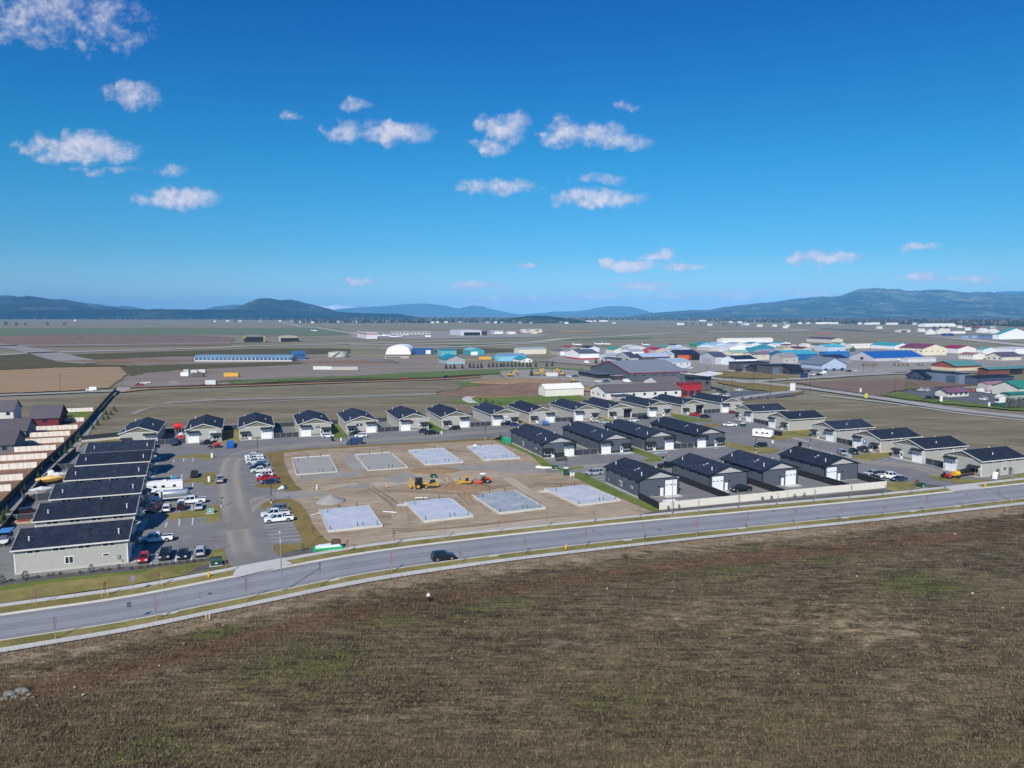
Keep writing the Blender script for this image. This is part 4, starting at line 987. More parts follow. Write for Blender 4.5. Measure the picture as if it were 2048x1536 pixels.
# ---------------------------------------------------------------- building site
YEL = M('machine_yellow', (198,158,66), .5, .1, 2, dirt=.4); ORG = M('roller_orange', (232,82,28), .45, .08, 2); TRK = M('steel_track', (52,48,44), .8, .2, 6)
FCON = M('fresh_concrete_wall', (196,194,186), .85, .06, 1.2, dirt=.25)
def slabmat(name, a, b_):
    m, nt, b = nodes_new(name); v = coords(nt)
    n1 = noise_(nt, v, .22, 5, .65, .8); n2 = noise_(nt, coords(nt, (1, 4, 1)), .9, 4, .7)
    c = ramp_(nt, math_(nt, 'ADD', math_(nt, 'MULTIPLY', n1, .6), math_(nt, 'MULTIPLY', n2, .4)), [(.36, s2l(a)), (.64, s2l(b_))])
    nt.links.new(c, b.inputs['Base Color']); b.inputs['Roughness'].default_value = .7; return m
SLABS = [slabmat('gravel_fill', (152,149,140), (168,164,154)), slabmat('poured_slab_pale', (160,168,178), (206,208,210)), slabmat('poured_slab_violet', (168,174,190), (200,204,212)), slabmat('poured_slab_damp', (124,134,142), (180,186,190))]
# corners far-left, far-right, near-right, near-left of each footing (pixels), fill, wall height
FND = [((577,911.5),(652,908),(685,945),(600,952.5),0,'gravel filled footing closest to the parked cars, in the far row'),
       ((707,906),(777,900),(823,938.5),(736,943.5),0,'gravel filled footing second from the parked cars, in the far row'),
       ((810.5,897.5),(879,892.5),(938,927),(853,932.5),1,'pale slab third from the parked cars, in the far row'),
       ((925,890.5),(991,886.5),(1053,918.5),(975,922.5),1,'pale slab closest to the slate shops, in the far row'),
       ((636,1021),(733.5,1011),(768,1049.5),(660,1059.5),2,'violet grey slab nearest the striped bays'),
       ((812,1005),(901,996),(945.5,1030),(845,1041),2,'violet grey slab below the backhoe'),
       ((943,990),(1033,981),(1089,1014.5),(996,1026),3,'damp dark grey slab below the dozer'),
       ((1084,979),(1172,969.5),(1238,998),(1160,1008.5),1,'pale slab nearest the green verge and slate shop')]
for i, (a, b, c, d, f, lab) in enumerate(FND):
    z0 = .1; A, B, C, D = [G(*q, .45) for q in (a, b, c, d)]
    ctr = (A+B+C+D)/4; u = ((B-A)+(C-D)).normalized(); ang = math.atan2(u.y, u.x)
    W2 = ((B-A).length+(C-D).length)/4; L2 = ((D-A).length+(C-B).length)/4; W2 = .5*(W2+6.1); L2 = .5*(L2+9.9)
    r = empty('house_foundation', (ctr.x, ctr.y, 0), ang, lab, 'foundation', 'footings on the building site')
    hw = .62 if i > 3 else .55; fz = hw-.16 if f else .26
    MB().bb(-W2+.24, W2-.24, -L2+.24, L2-.24, .06, fz).build('slab', SLABS[f], r)
    t = .22; w = MB()
    w.bb(-W2, -W2+t, -L2, L2, 0, hw); w.bb(W2-t, W2, -L2, L2*(.8 if i % 2 else 1), 0, hw+.002)
    w.bb(-W2+t, W2-t, L2-t, L2, 0, hw*.98 if i < 4 else hw*.7)
    w.bb(-W2+t, W2-t, -L2, -L2+t, 0, .34 if i < 4 else hw*.96)
    if i in (5, 7): w.bb(-W2-2.2, -W2-.003, L2-2.4, L2-.4, 0, .2)
    w.build('stem_wall', FCON, r)
    PIPE = M('dark_conduit', (44,46,50), .7, .1, 4)
    for (x, y, h) in ((-W2*.72, L2*.62, .9), (W2*.1, -L2*.86, 1.1), (W2*.3, -L2*.84, .9), (W2*.82, -L2*.9, 1.2), (-W2*.2, L2*.96, 1.0), (W2*.5, L2*.97, 1.3), (-W2*.9, -L2*.9, 1.0)):
        MB().cyl((x, y, .2), (x, y, hw+h*.8), .07, n=6).build('standing_pipe', PIPE, r)
def mound(name, x, y, R, h, mat, label, cat='gravel pile', sx=1.0):
    p = G(x, y); mb = MB(); n = 28; rings = []
    for k in range(9):
        t = k/8; rr = R*(1-t)**.95
        rings.append([(sx*rr*math.cos(2*PI*j/n)*(1+.07*mnoise.noise((j*.4, k*.6, x*.1))), rr*math.sin(2*PI*j/n)*(1+.07*mnoise.noise((j*.4, k*.6, x*.1))), h*(t**1.1)+.09*mnoise.noise((j*.7, k, y*.1))*(1 if 0 < k < 8 else 0)-.05*(k == 0)) for j in range(n)])
    o = mb.loft(rings).build(name, mat, smooth=True, loc=(p.x, p.y, .08)); return tag(o, label, cat)
mound('gravel_pile', 661, 1003, 3.9, 1.8, M('crushed_stone', (150,148,142), .9, .15, 3, bump=.6), 'grey cone of crushed stone at the site entrance')
DM = M('dug_soil', (146,120,88), .95, .2, .6, bump=.8)
mound('soil_heap', 870, 942, 5, .7, DM, 'low soil heap behind the backhoe', 'soil heap', 1.6)
mound('soil_heap', 925, 975, 6, .8, DM, 'low soil ridge between the two near middle slabs', 'soil heap', 1.3)
mound('soil_heap', 948, 992, 3, .6, DM, 'small soil heap at the corner of the damp slab', 'soil heap', 1.3)

# ---- machines
def track(mb, y0, y1, L, h):
    pts = []
    for k in range(14):
        a = 2*PI*k/14; pts.append((max(-1, min(1, 1.25*math.cos(a)))*L/2, h/2+h/2*max(-1, min(1, 1.2*math.sin(a)))))
    mb.ext(pts, y0, y1, 'y'); return mb
def wheelset(r, spec):
    for x, y, rad, wd in spec:
        w = MB().cyl((x, y-wd/2, rad), (x, y+wd/2, rad), rad, n=18).build('wheel', RUB, r)
        s = 1 if y > 0 else -1
        MB().cyl((x, y+s*(wd/2-.02), rad), (x, y+s*(wd/2+.02), rad), rad*.55, n=12).build('rim', YEL if True else RIM, w)
def backhoe():
    p = G(841, 977); r = empty('backhoe_loader', (p.x, p.y, .07), E_-.02, 'yellow backhoe loader with a folded rear arm', 'backhoe')
    wheelset(r, [(-.9, -1.0, .8, .45), (-.9, 1.0, .8, .45), (1.35, -.95, .55, .4), (1.35, .95, .55, .4)])
    MB().bb(-1.6, 2.1, -.5, .5, .6, 1.15).build('chassis', TRIM, r)
    MB().ext([(.35,1.1),(2.15,1.1),(2.2,1.7),(.35,1.95)], -.5, .5, 'y').build('hood', YEL, r)
    c = MB()
    for x in (-1.25, .3):
        for y in (-.75, .75): c.bb(x-.05, x+.05, y-.05, y+.05, 1.1, 2.75)
    c.bb(-1.45, .45, -.9, .9, 2.75, 2.9); c.build('cab_frame', M('cab_black', (36,44,42), .6, .1, 3), r)
    MB().bb(-1.2, .26, -.74, .74, 1.15, 2.74).build('cab_windows', CGL, r)
    f = MB()
    for s in (-1, 1): f.ext([(.5,1.3),(2.7,.65),(3.0,.35),(3.05,.55),(2.75,.95),(.6,1.55)], s*.62-.08, s*.62+.08, 'y')
    f.build('loader_arm', YEL, r)
    MB().ext([(2.95,.15),(3.75,.1),(3.3,.35),(3.15,.95),(2.95,1.0)], -1.15, 1.15, 'y').build('loader_bucket', YEL, r)
    MB().ext([(-1.7,.7),(-1.6,1.3),(-2.7,3.2),(-3.0,3.35),(-3.1,3.1),(-2.2,1.0)], -.22, .22, 'y').build('boom', YEL, r)
    MB().ext([(-3.1,3.3),(-2.85,3.15),(-2.75,1.2),(-3.0,1.2)], -.16, .16, 'y').build('dipper', YEL, r)
    MB().ext([(-3.2,1.3),(-2.6,1.3),(-2.45,.55),(-2.9,.45),(-3.3,.8)], -.4, .4, 'y').build('rear_bucket', YEL, r)
    o = MB()
    for s in (-1, 1): o.bb(-2.0, -1.7, s*1.05-.08, s*1.05+.08, .15, 1.2)
    o.build('stabiliser', YEL, r)
def trackloader():
    p = G(866, 975.5); r = empty('compact_track_loader', (p.x, p.y, .07), W_-.1, 'small yellow and black tracked loader beside the backhoe', 'track loader')
    for s in (-1, 1): track(MB(), s*.85-.2, s*.85+.2, 2.4, .7).build('track', TRK, r)
    MB().ext([(-1.5,.5),(1.0,.5),(1.0,.95),(-.6,1.3),(-1.55,1.35)], -.65, .65, 'y').build('body', YEL, r)
    MB().ext([(-.7,1.2),(.85,.95),(.75,2.1),(-.6,2.15)], -.6, .6, 'y').build('cab', M('cab_black', (36,44,42)), r)
    f = MB()
    for s in (-1, 1): f.ext([(-1.6,1.5),(-1.3,1.75),(1.2,1.1),(1.8,.4),(1.65,.35),(1.0,.9)], s*.8-.07, s*.8+.07, 'y')
    f.build('lift_arm', YEL, r)
    MB().ext([(1.6,.1),(2.4,.08),(2.0,.3),(1.85,.75),(1.6,.75)], -1.0, 1.0, 'y').build('bucket', YEL, r)
def dozer():
    p = G(929, 971.5); r = empty('bulldozer', (p.x, p.y, .07), W_, 'yellow bulldozer with its blade towards the backhoe', 'bulldozer')
    for s in (-1, 1): track(MB(), s*.95-.28, s*.95+.28, 3.3, .9).build('track', TRK, r)
    MB().ext([(.3,.6),(2.0,.6),(2.0,1.65),(.3,1.75)], -.55, .55, 'y').build('hood', YEL, r)
    MB().bb(1.4, 1.55, .2, .35, 1.7, 2.5).build('exhaust', BLACK, r)
    MB().bb(-1.6, .3, -.9, .9, .6, 1.3).build('body', YEL, r)
    c = MB()
    for x in (-1.3, .15):
        for y in (-.75, .75): c.bb(x-.06, x+.06, y-.06, y+.06, 1.3, 2.7)
    c.bb(-1.5, .35, -.9, .9, 2.7, 2.82); c.build('canopy', YEL, r)
    MB().bb(-1.1, -.4, -.35, .35, 1.3, 2.0).build('seat', BLACK, r)
    MB().ext([(2.35,.1),(2.65,.05),(2.5,.6),(2.65,1.15),(2.4,1.2),(2.3,.6)], -1.6, 1.6, 'y').build('blade', YEL, r)
    o = MB()
    for s in (-1, 1): o.bb(-.2, 2.35, s*1.3-.07, s*1.3+.07, .4, .6)
    o.build('push_arm', YEL, r)
def roller():
    p = G(964, 967); r = empty('soil_roller', (p.x, p.y, .07), W_, 'orange soil roller with a white sunshade', 'roller')
    MB().cyl((1.6, -1.0, .72), (1.6, 1.0, .72), .72, n=24).build('drum', M('roller_steel', (150,120,96), .5, .15, 3), r)
    f = MB()
    for s in (-1, 1): f.bb(.4, 2.5, s*1.12-.09, s*1.12+.09, .45, .85)
    f.bb(2.4, 2.6, -1.2, 1.2, .4, .8); f.bb(.3, .6, -1.2, 1.2, .45, .9); f.build('drum_frame', ORG, r)
    for s in (-1, 1):
        w = MB().cyl((-1.3, s*.75, .72), (-1.3, s*1.2, .72), .72, n=18).build('wheel', RUB, r); MB().cyl((-1.3, s*1.18, .72), (-1.3, s*1.23, .72), .38, n=12).build('rim', RIM, w)
    MB().ext([(-2.5,.7),(-.9,.7),(-.9,1.75),(-2.3,1.6),(-2.55,1.2)], -.7, .7, 'y').build('hood', ORG, r)
    MB().bb(-.9, .25, -.65, .65, .7, 1.1).build('platform', TRIM, r)
    MB().bb(-.6, -.1, -.3, .3, 1.1, 1.8).build('seat', BLACK, r)
    c = MB()
    for x in (-.8, .15):
        for y in (-.6, .6): c.bb(x-.04, x+.04, y-.04, y+.04, 1.1, 2.7)
    c.build('canopy_post', BLACK, r)
    n = 16; MB().loft([[(-.3+1.0*k*math.cos(2*PI*i/n), .85*k*math.sin(2*PI*i/n), z) for i in range(n)] for k, z in ((1, 2.7), (.97, 2.8), (.5, 2.95))]).build('sunshade', WHITE, r)
backhoe(); trackloader(); dozer(); roller()

# ---------------------------------------------------------------- small furniture of the site and the lots
def post_thing(name, x, y, label, cat, parts, group=None, rz=AX, z=.1):
    p = G(x, y); r = empty(name, (p.x, p.y, z), rz, label, cat, group)
    for n, mb, m in parts: mb.build(n, m, r)
    return r
GRNBOX = M('utility_green', (26,66,50), .6, .08, 2)
LABW = M('label_white', (225,225,220), .6, .05, 3)
for x, y, lab, s in ((1137,0,'',0),)[:0]: pass
def transformer(x, y, lab, s=1.0, col=None):
    post_thing('transformer_box', x, y, lab, 'utility box', [('cabinet', MB().ext([(-.6*s,.12),(.6*s,.12),(.6*s,.85*s),(.3*s,1.15*s),(-.6*s,1.15*s)], -.8*s, .8*s, 'y'), col or GRNBOX), ('base_pad', MB().bb(-.75*s, .75*s, -.95*s, .95*s, 0, .12), MATS['pale_concrete']), ('warning_label', MB().bb(.602*s, .62*s, -.2, .2, .45, .7), LABW)], rz=AX-PI/2)
transformer(433, 1131, 'large green utility box in the rock bed by the driveway', 1.25)
transformer(421, 1027, 'pale green utility box on the grass island by the maroon pickup', 1.0, M('utility_pale_green', (118,156,144), .6, .08, 2))
transformer(867, 957, 'green utility box standing on bare soil behind the backhoe')
transformer(1110, 939, 'green utility box at the tip of the verge by the slate shop')
transformer(1328, 919, 'green utility box on the grass island between slate shops', .8)
transformer(1843, 976, 'green utility box in the rock bed by the second driveway', 1.1)
transformer(1697, 915, 'pale green utility box beside the silver minivan', .9, MATS['utility_pale_green'])
p = G(1132, 951)
r = empty('portable_toilet', (p.x, p.y, .1), AX, 'green portable toilet with a white roof', 'portable toilet')
MB().bb(-.58, .58, -.58, .58, .08, 2.1).build('cabin', GRNBOX, r); MB().ext([(-.62,2.1),(.62,2.1),(.45,2.35),(-.45,2.35)], -.62, .62, 'y').build('roof', WHITE, r)
MB().bb(-.4, .4, -.6, -.585, .15, 1.95).build('door', M('toilet_door_green', (34,82,62), .6, .06, 3), r); MB().cyl((.4, .4, 2.2), (.4, .4, 2.6), .05).build('vent_pipe', WHITE, r)
for x, y, lab in ((1142,953,'white bucket beside the portable toilet'),(1147,952.5,'pale box beside the portable toilet')):
    post_thing('bucket', x, y, lab, 'bucket', [('body', MB().cyl((0,0,0),(0,0,.9),.3,.36,12), LABW), ('lid', MB().cyl((0,0,.9),(0,0,.97),.39,n=12), WHITE)])
post_thing('trash_barrel', 571, 978.5, 'blue barrel on the grass by the site entrance', 'barrel', [('body', MB().cyl((0,0,0),(0,0,.95),.36,n=14), M('barrel_blue', (24,82,150), .5, .08, 2)), ('rim_band', MB().cyl((0,0,.95),(0,0,1.0),.38,n=14), BLACK)])
post_thing('sign_board', 562, 979, 'white board lying on the grass beside the blue barrel', 'board', [('panel', MB().box((0,0,.25),(.9,.06,1.6),0,0,.9), WHITE), ('frame', MB().bb(-.6,.6,-.06,.06,0,.1), STEEL)])
post_thing('traffic_cone', 774, 976, 'orange and white cone on the bare soil beside the backhoe', 'cone', [('cone', MB().cyl((0,0,.05),(0,0,.8),.22,.04,12), M('cone_orange', (226,84,40), .6, .08, 3)), ('base', MB().bb(-.3,.3,-.3,.3,0,.05), BLACK), ('band', MB().cyl((0,0,.35),(0,0,.55),.15,.1,12), WHITE)])
post_thing('pipe_stub', 634, 980, 'white pipe stub on the site entrance', 'pipe', [('pipe', MB().cyl((0,0,0),(0,0,1.3),.18,n=10), WHITE), ('cap', MB().cyl((0,0,1.3),(0,0,1.36),.21,n=10), LABW)])
post_thing('pipe_stub', 627, 981, 'short grey pipe stub beside the white one', 'pipe', [('pipe', MB().cyl((0,0,0),(0,0,.7),.13,n=10), STEEL), ('cap', MB().cyl((0,0,.7),(0,0,.75),.15,n=10), LABW)])
post_thing('marker_post', 894, 973, 'tall pale marker post between the loader and dozer', 'post', [('post', MB().bb(-.07,.07,-.07,.07,0,2.6), M('post_wood', (176,160,128), .8, .15, 4)), ('flag', MB().bb(-.15,.15,-.02,.02,2.2,2.5), LABW)])
post_thing('meter_pedestal', 890, 975, 'short grey pedestal beside the marker post', 'pedestal', [('box', MB().bb(-.2,.2,-.15,.15,.3,1.2), STEEL), ('leg', MB().bb(-.06,.06,-.06,.06,0,.3), BLACK)])
n = 20; post_thing('hose_coil', 902, 974.5, 'coil of orange hose lying by the marker post', 'hose', [('coil', MB().tube([(.75*math.cos(2*PI*k/n)*(1-.02*k), .75*math.sin(2*PI*k/n)*(1-.02*k), .12+.012*k) for k in range(n*2)], .09, 6), M('hose_orange', (206,110,80), .6, .1, 3)), ('tie', MB().bb(-.08,.08,.62,.85,.02,.3), BLACK)])
# bundle of green and white sheeting by the pavement
r = post_thing('material_bundle', 656, 1098.5, 'long bundle of green and white sheeting beside the pavement', 'bundle', [('green_sheet', MB().box((0,0,.25),(6.0,1.9,.5),.0), M('sheet_green', (30,160,100), .5, .08, 1)), ('white_sheet', MB().ext([(-2.4,.5),(2.6,.5),(2.3,.95),(-1.6,.85),(-2.5,.6)], -.75,.75,'y'), M('sheet_white', (220,238,232), .5, .05, 1)), ('brown_stock', MB().ext([(.6,.95),(2.6,.95),(2.6,1.7),(1.2,1.9),(.6,1.5)], -.5,.5,'y'), M('cardboard_brown', (92,66,48), .8, .2, 2))], rz=AX-.04)
r = post_thing('white_tarp', 1090, 937.5, 'crumpled white tarp on the verge beside the grey gravel pad', 'tarp', [('sheet', MB().blob((0,0,.25),(2.6,.5,.35),14,6,.2), WHITE), ('fold', MB().blob((-2.0,.4,.35),(1.1,.5,.4),10,5,.25), WHITE)], rz=AX-.5)
# loose boards and white scraps on the slabs
for x, y, rz_, lab, L_ in ((780,1025,-.25,'white board lying alone on the soil between two slabs',3.6), (842,1001,.1,'white roll lying on the edge of a violet slab',3.2), (632,1029,.9,'pale board lying beside the violet slab nearest the bays',3.0)):
    post_thing('loose_board', x, y, lab, 'board', [('board', MB().bb(-L_/2,L_/2,-.15,.15,.0,.1), WHITE), ('batten', MB().bb(-L_/2,L_/2,-.05,.05,.1,.14), LABW)], rz=rz_, z=.1 if y > 1005 and y < 1030 else .72)
mound('sand_heap', 950, 893.5, .9, .5, WHITE, 'small white heap on the farthest pale slab', 'heap').location.z = .5
# scissor lift
p = G(1091, 851); r = empty('scissor_lift', (p.x, p.y, .05), AX, 'bright blue scissor lift parked by the back row', 'scissor lift'); BL = M('lift_blue', (28,118,196), .45, .08, 2)
MB().bb(-1.5, 1.5, -.8, .8, .45, .95).build('chassis', BL, r); MB().bb(-1.6, 1.6, -.85, .85, 1.5, 1.6).build('platform', BL, r)
f = MB()
for k in range(3):
    for s in (-1, 1): f.tube([(-1.3, s*.6, .98+k*.17), (1.3, s*.6, 1.15+k*.17)], .05, 4)
f.build('scissor_arm', STEEL, r)
f = MB()
for x in (-1.55, -.5, .5, 1.55):
    for s in (-1, 1): f.bb(x-.03, x+.03, s*.8-.03, s*.8+.03, 1.6, 2.6)
for s in (-1, 1):
    f.bb(-1.55, 1.55, s*.8-.03, s*.8+.03, 2.55, 2.62); f.bb(-1.55, 1.55, s*.8-.03, s*.8+.03, 2.05, 2.1)
f.build('guard_rail', BL, r)
for x in (-1.0, 1.0):
    for s in (-1, 1): MB().cyl((x, s*.6, .35), (x, s*.85, .35), .35, n=12).build('wheel', RUB, r)
# yard pieces round the second back row shop
p = G(461, 893); r = empty('blue_container', (p.x, p.y, .05), S_, 'long bright blue container beside the second back row shop', 'container')
MB().bb(-4.5, 4.5, -1.2, 1.2, .1, 1.3).build('box', M('container_blue', (30,92,172), .5, .1, 1, lines=('x', .5, .3)), r); MB().bb(-4.5, 4.5, -1.25, 1.25, 1.3, 1.4).build('rim', M('container_blue_rim', (36,104,190), .5, .08, 1), r)
p = G(349, 889); r = empty('cargo_trailer', (p.x, p.y, .05), N_, 'long dark blue trailer carrying a red tank', 'trailer')
MB().bb(-4.2, 4.2, -1.0, 1.0, .7, 1.9).build('bed', M('trailer_navy', (48,60,84), .5, .1, 1, lines=('x', .6, .3)), r)
for x in (-1.2, -.2):
    for s in (-1, 1): MB().cyl((x, s*.8, .4), (x, s*1.05, .4), .4, n=14).build('wheel', RUB, r)
p = G(363, 884); r = empty('cement_mixer_truck', (p.x, p.y, .05), N_, 'mixer truck with red and white drums beside the second back row shop', 'mixer truck')
REDP = M('drum_red', (206,34,30), .45, .08, 2)
n = 14; MB().loft([[(x, 1.1*k*math.cos(2*PI*i/n), 2.3+1.1*k*math.sin(2*PI*i/n)+x*.08) for i in range(n)] for x, k in ((-2.6, .4), (-1.8, .8), (0, 1), (1.5, .95), (2.6, .6))]).build('drum', M('drum_white', (216,214,208), .5, .06, 2), r, smooth=True)
MB().cyl((-2.7, 0, 2.1), (-2.4, 0, 2.12), 1.0, n=14).build('drum_mouth', REDP, r); MB().bb(-3, 4.6, -.6, .6, .7, 1.0).build('chassis', TRIM, r)
MB().ext([(3.0,.8),(3.0,2.7),(4.2,2.7),(4.7,1.7),(4.8,.8)], -1.1, 1.1, 'y').build('cab', paint(WHT), r)
for x in (-2, -.8, 3.8):
    for s in (-1, 1): MB().cyl((x, s*.8, .5), (x, s*1.1, .5), .5, n=14).build('wheel', RUB, r)
p = G(357, 868); r = empty('red_tank', (p.x, p.y, 0), AX, 'bright red tank raised beside the second back row shop', 'tank')
MB().cyl((-1.5, 0, 3.2), (.3, 0, 3.2), 1.2, n=16).cyl((.3, 0, 3.2), (1.5, 0, 3.2), 1.0, n=16).build('tank', REDP, r, smooth=False); f = MB()
for x in (-1.2, 1.2):
    for s in (-1, 1): f.bb(x-.08, x+.08, s*.7-.08, s*.7+.08, 0, 2.6)
f.build('leg_frame', STEEL, r)
p = G(430, 896); r = empty('equipment_trailer', (p.x, p.y, .05), E_, 'black flat trailer loaded with a red mixer', 'trailer')
MB().bb(-2.4, 2.2, -.95, .95, .55, .7).build('deck', BLACK, r); MB().tube([(2.2, 0, .5), (3.4, 0, .5)], .06, 4).build('tow_bar', BLACK, r)
for s in (-1, 1):
    w = MB().cyl((-1.6, s*.95, .4), (-1.6, s*1.2, .4), .42, n=14).build('wheel', RUB, r); MB().cyl((-1.6, s*1.18, .4), (-1.6, s*1.22, .4), .25, n=10).build('rim', RIM, w)
n = 12; MB().loft([[(x, .6*k*math.cos(2*PI*i/n), 1.35+.6*k*math.sin(2*PI*i/n)) for i in range(n)] for x, k in ((-.2, .5), (.2, 1), (1.0, 1), (1.5, .7))]).build('mixer_drum', REDP, r)
for x, y, lab in ((427,897.5,'orange cone by the black flat trailer'),(343.5,889.5,'orange cone at the end of the dark blue trailer'),):
    post_thing('traffic_cone', x, y, lab, 'cone', [('cone', MB().cyl((0,0,.05),(0,0,.9),.24,.05,10), MATS['cone_orange']), ('base', MB().bb(-.3,.3,-.3,.3,0,.05), BLACK)])
post_thing('gas_bottle', 354, 889, 'pale gas bottle beside the mixer truck', 'gas bottle', [('body', MB().cyl((0,0,0),(0,0,1.3),.42,n=12), M('bottle_white', (190,194,196), .4, .06, 2)), ('cap', MB().cyl((0,0,1.3),(0,0,1.5),.2,n=10), STEEL)])
# dark canopy trailer before the first slate shop
p = G(1121, 921.5); r = empty('utility_trailer', (p.x, p.y, .05), W_, 'dark trailer with a black canopy before the first slate shop', 'trailer')
MB().bb(-1.9, 1.6, -.9, .9, .5, 1.4).build('bed', M('trailer_taupe', (88,80,76), .7, .2, 1), r); MB().ext([(-1.2,2.5),(2.4,2.3),(2.3,2.2),(-1.3,2.38)], -1.0, 1.0, 'y').build('canopy', BLACK, r)
f = MB()
for x in (-1.1, 1.5):
    for s in (-1, 1): f.bb(x-.04, x+.04, s*.85-.04, s*.85+.04, 1.4, 2.35)
f.build('canopy_post', BLACK, r)
for s in (-1, 1):
    w = MB().cyl((-.2, s*.9, .38), (-.2, s*1.12, .38), .38, n=14).build('wheel', RUB, r); MB().cyl((-.2, s*1.1, .38), (-.2, s*1.14, .38), .22, n=10).build('rim', RIM, w)
# machines on the lawn by the last tan shop
p = G(1893, 957); r = empty('garden_tractor', (p.x, p.y, .1), S_, 'small red tractor on the grass before the last tan shop', 'tractor')
MB().ext([(-.2,.6),(1.3,.6),(1.25,1.2),(-.2,1.35)], -.4, .4, 'y').build('hood', REDP, r); MB().bb(-1.0, -.2, -.5, .5, .6, 1.0).build('body', BLACK, r); MB().ext([(-.9,1.0),(-.3,1.0),(-.8,1.6),(-1.0,1.6)], -.3, .3, 'y').build('seat', BLACK, r)
for x, rad in ((-.7, .62), (.95, .4)):
    for s in (-1, 1): MB().cyl((x, s*.55, rad), (x, s*.85, rad), rad, n=14).build('wheel', RUB, r)
p = G(1912, 956); r = empty('tank_sprayer', (p.x, p.y, .1), E_, 'yellow tank sprayer on the grass beside the red tractor', 'sprayer')
MB().cyl((-.9, 0, 1.25), (.9, 0, 1.25), .75, n=16).build('tank', M('sprayer_yellow', (226,176,40), .45, .08, 2), r); MB().bb(-1.3, 2.3, -.5, .5, .4, .6).build('frame', BLACK, r)
for s in (-1, 1): MB().cyl((0, s*.8, .4), (0, s*1.0, .4), .42, n=14).build('wheel', RUB, r)
p = G(1934, 951); r = empty('flatbed_trailer', (p.x, p.y, .1), E_+.05, 'long flat trailer piled with a black tarp before the last tan shop', 'trailer')
MB().bb(-4.5, 4.5, -1.1, 1.1, .7, .85).build('deck', M('deck_wood', (108,92,74), .8, .2, 2), r); MB().blob((-.5, 0, 1.3), (3.3, .9, .8), 14, 6, .2).build('tarp', M('tarp_black', (22,22,24), .6, .2, 2), r)
for x in (1.2, 2.2):
    for s in (-1, 1): MB().cyl((x, s*.9, .38), (x, s*1.12, .38), .38, n=14).build('wheel', RUB, r)
post_thing('leaning_panel', 1990, 957, 'white slab leaning on the lawn beside the last tan shop', 'panel', [('panel', MB().box((0,0,.8),(3.0,1.2,.14),.5,0,-.55), WHITE), ('prop', MB().bb(-1.0,-.9,-.4,.4,0,.5), STEEL)])
post_thing('dumpster', 1486, 853, 'green dumpster at the far end of the open lot', 'dumpster', [('bin', MB().ext([(-1,.1),(1,.1),(1.1,1.4),(-1.1,1.2)], -.8,.8,'y'), GRNBOX), ('lid', MB().box((0,0,1.38),(2.2,1.7,.08),0,0,-.09), WHITE)])
post_thing('dumpster', 1012, 886, 'dark green skip in the fenced corner behind the first slate shop', 'dumpster', [('bin', MB().bb(-2.4,1.6,-1.2,1.2,.1,1.8), M('skip_teal', (40,150,116), .6, .1, 1)), ('lid', MB().bb(-2.4,1.6,-1.2,1.2,1.81,1.86), M('skip_load', (56,176,140), .7, .2, 1))], rz=N_)
for x, y, lab in ((424,916,'white utility pedestals on the farthest grass island of the left lot'),(418,964,'white utility pedestals on the middle grass island')):
    post_thing('utility_pedestal', x, y, lab.replace('pedestals','pedestal'), 'pedestal', [('box', MB().bb(-.3,.3,-.25,.25,0,1.5), WHITE), ('cap', MB().bb(-.33,.33,-.28,.28,1.5,1.58), LABW)])
for x, y, lab in ((682,882,'white pedestal by the dark blue van'),(883,868,'white pedestal near the black pickup of the back row'),(1545,887,'white pedestal at the white camper'),(1446,890,'white pedestal on the grass island near the last slate shop')):
    post_thing('utility_pedestal', x, y, lab, 'pedestal', [('box', MB().bb(-.28,.28,-.25,.25,0,1.0), LABW), ('cap', MB().bb(-.3,.3,-.28,.28,1.0,1.06), WHITE)])
for x, y, lab in ((665,882,'black bin at the lane by the dark blue van'),(1600,893,'black bin on the grass island near the white camper'),(1143,846,'black bin before the tenth back row shop')):
    post_thing('waste_bin', x, y, lab, 'bin', [('body', MB().loft([[(-.4,-.4,.05),(.4,-.4,.05),(.4,.4,.05),(-.4,.4,.05)],[(-.5,-.5,1.4),(.5,-.5,1.4),(.5,.5,1.4),(-.5,.5,1.4)]]), BLACK), ('lid', MB().bb(-.52,.52,-.52,.52,1.41,1.5), TRIM)])
# rooftop kit stacked behind the nearest slate shop
post_thing('pallet_stack', 1304, 992, 'wooden pallets stacked against the nearest slate shop', 'pallet', [('boards', MB().bb(-.7,.7,-.35,.35,.1,.6), M('pallet_wood', (180,130,80), .8, .2, 3)), ('top_board', MB().box((.1,-.1,.9),(1.3,.12,.9),.1,0,0), M('pallet_light', (200,150,98), .8, .2, 3))])
post_thing('white_sheeting', 1339, 1006.5, 'flat white sheet inside the beige fence corner', 'sheet', [('sheet', MB().bb(-1.6,1.6,-.7,.7,0,.7), WHITE), ('base', MB().bb(-1.65,1.65,-.75,.75,0,.08), STEEL)])

BE = M('excavated_earth', (122,98,76), .95, .25, .25, bump=.8)
mound('earth_heap', 1060, 776, 26, 3.4, BE, 'wide brown earth heap in the dug yard behind the cream shed', 'earth heap', 1.8)
mound('earth_heap', 985, 786, 22, 2.0, BE, 'lower brown earth heap by the young green crop', 'earth heap', 1.6)
mound('earth_heap', 1045, 763, 20, 2.4, DM, 'pale tan earth heap before the machine yard', 'earth heap', 2.0)
mound('earth_heap', 1185, 779, 8, 2.4, DM, 'tan heap between the digger and the dark grey hall', 'earth heap', 1.4)
mound('earth_heap', 700, 725, 22, 2.2, BE, 'dark earth heap on the gravel flat near the round tank', 'earth heap', 2.2)
mound('earth_heap', 745, 722, 14, 2.6, M('dark_gravel_heap', (112,108,110), .95, .2, .25), 'grey gravel heap on the flat before the dome tent', 'earth heap', 1.6)
mound('earth_heap', 260, 722, 24, 2.4, BE, 'brown earth bank beside the taxiway bend', 'earth heap', 3.0)
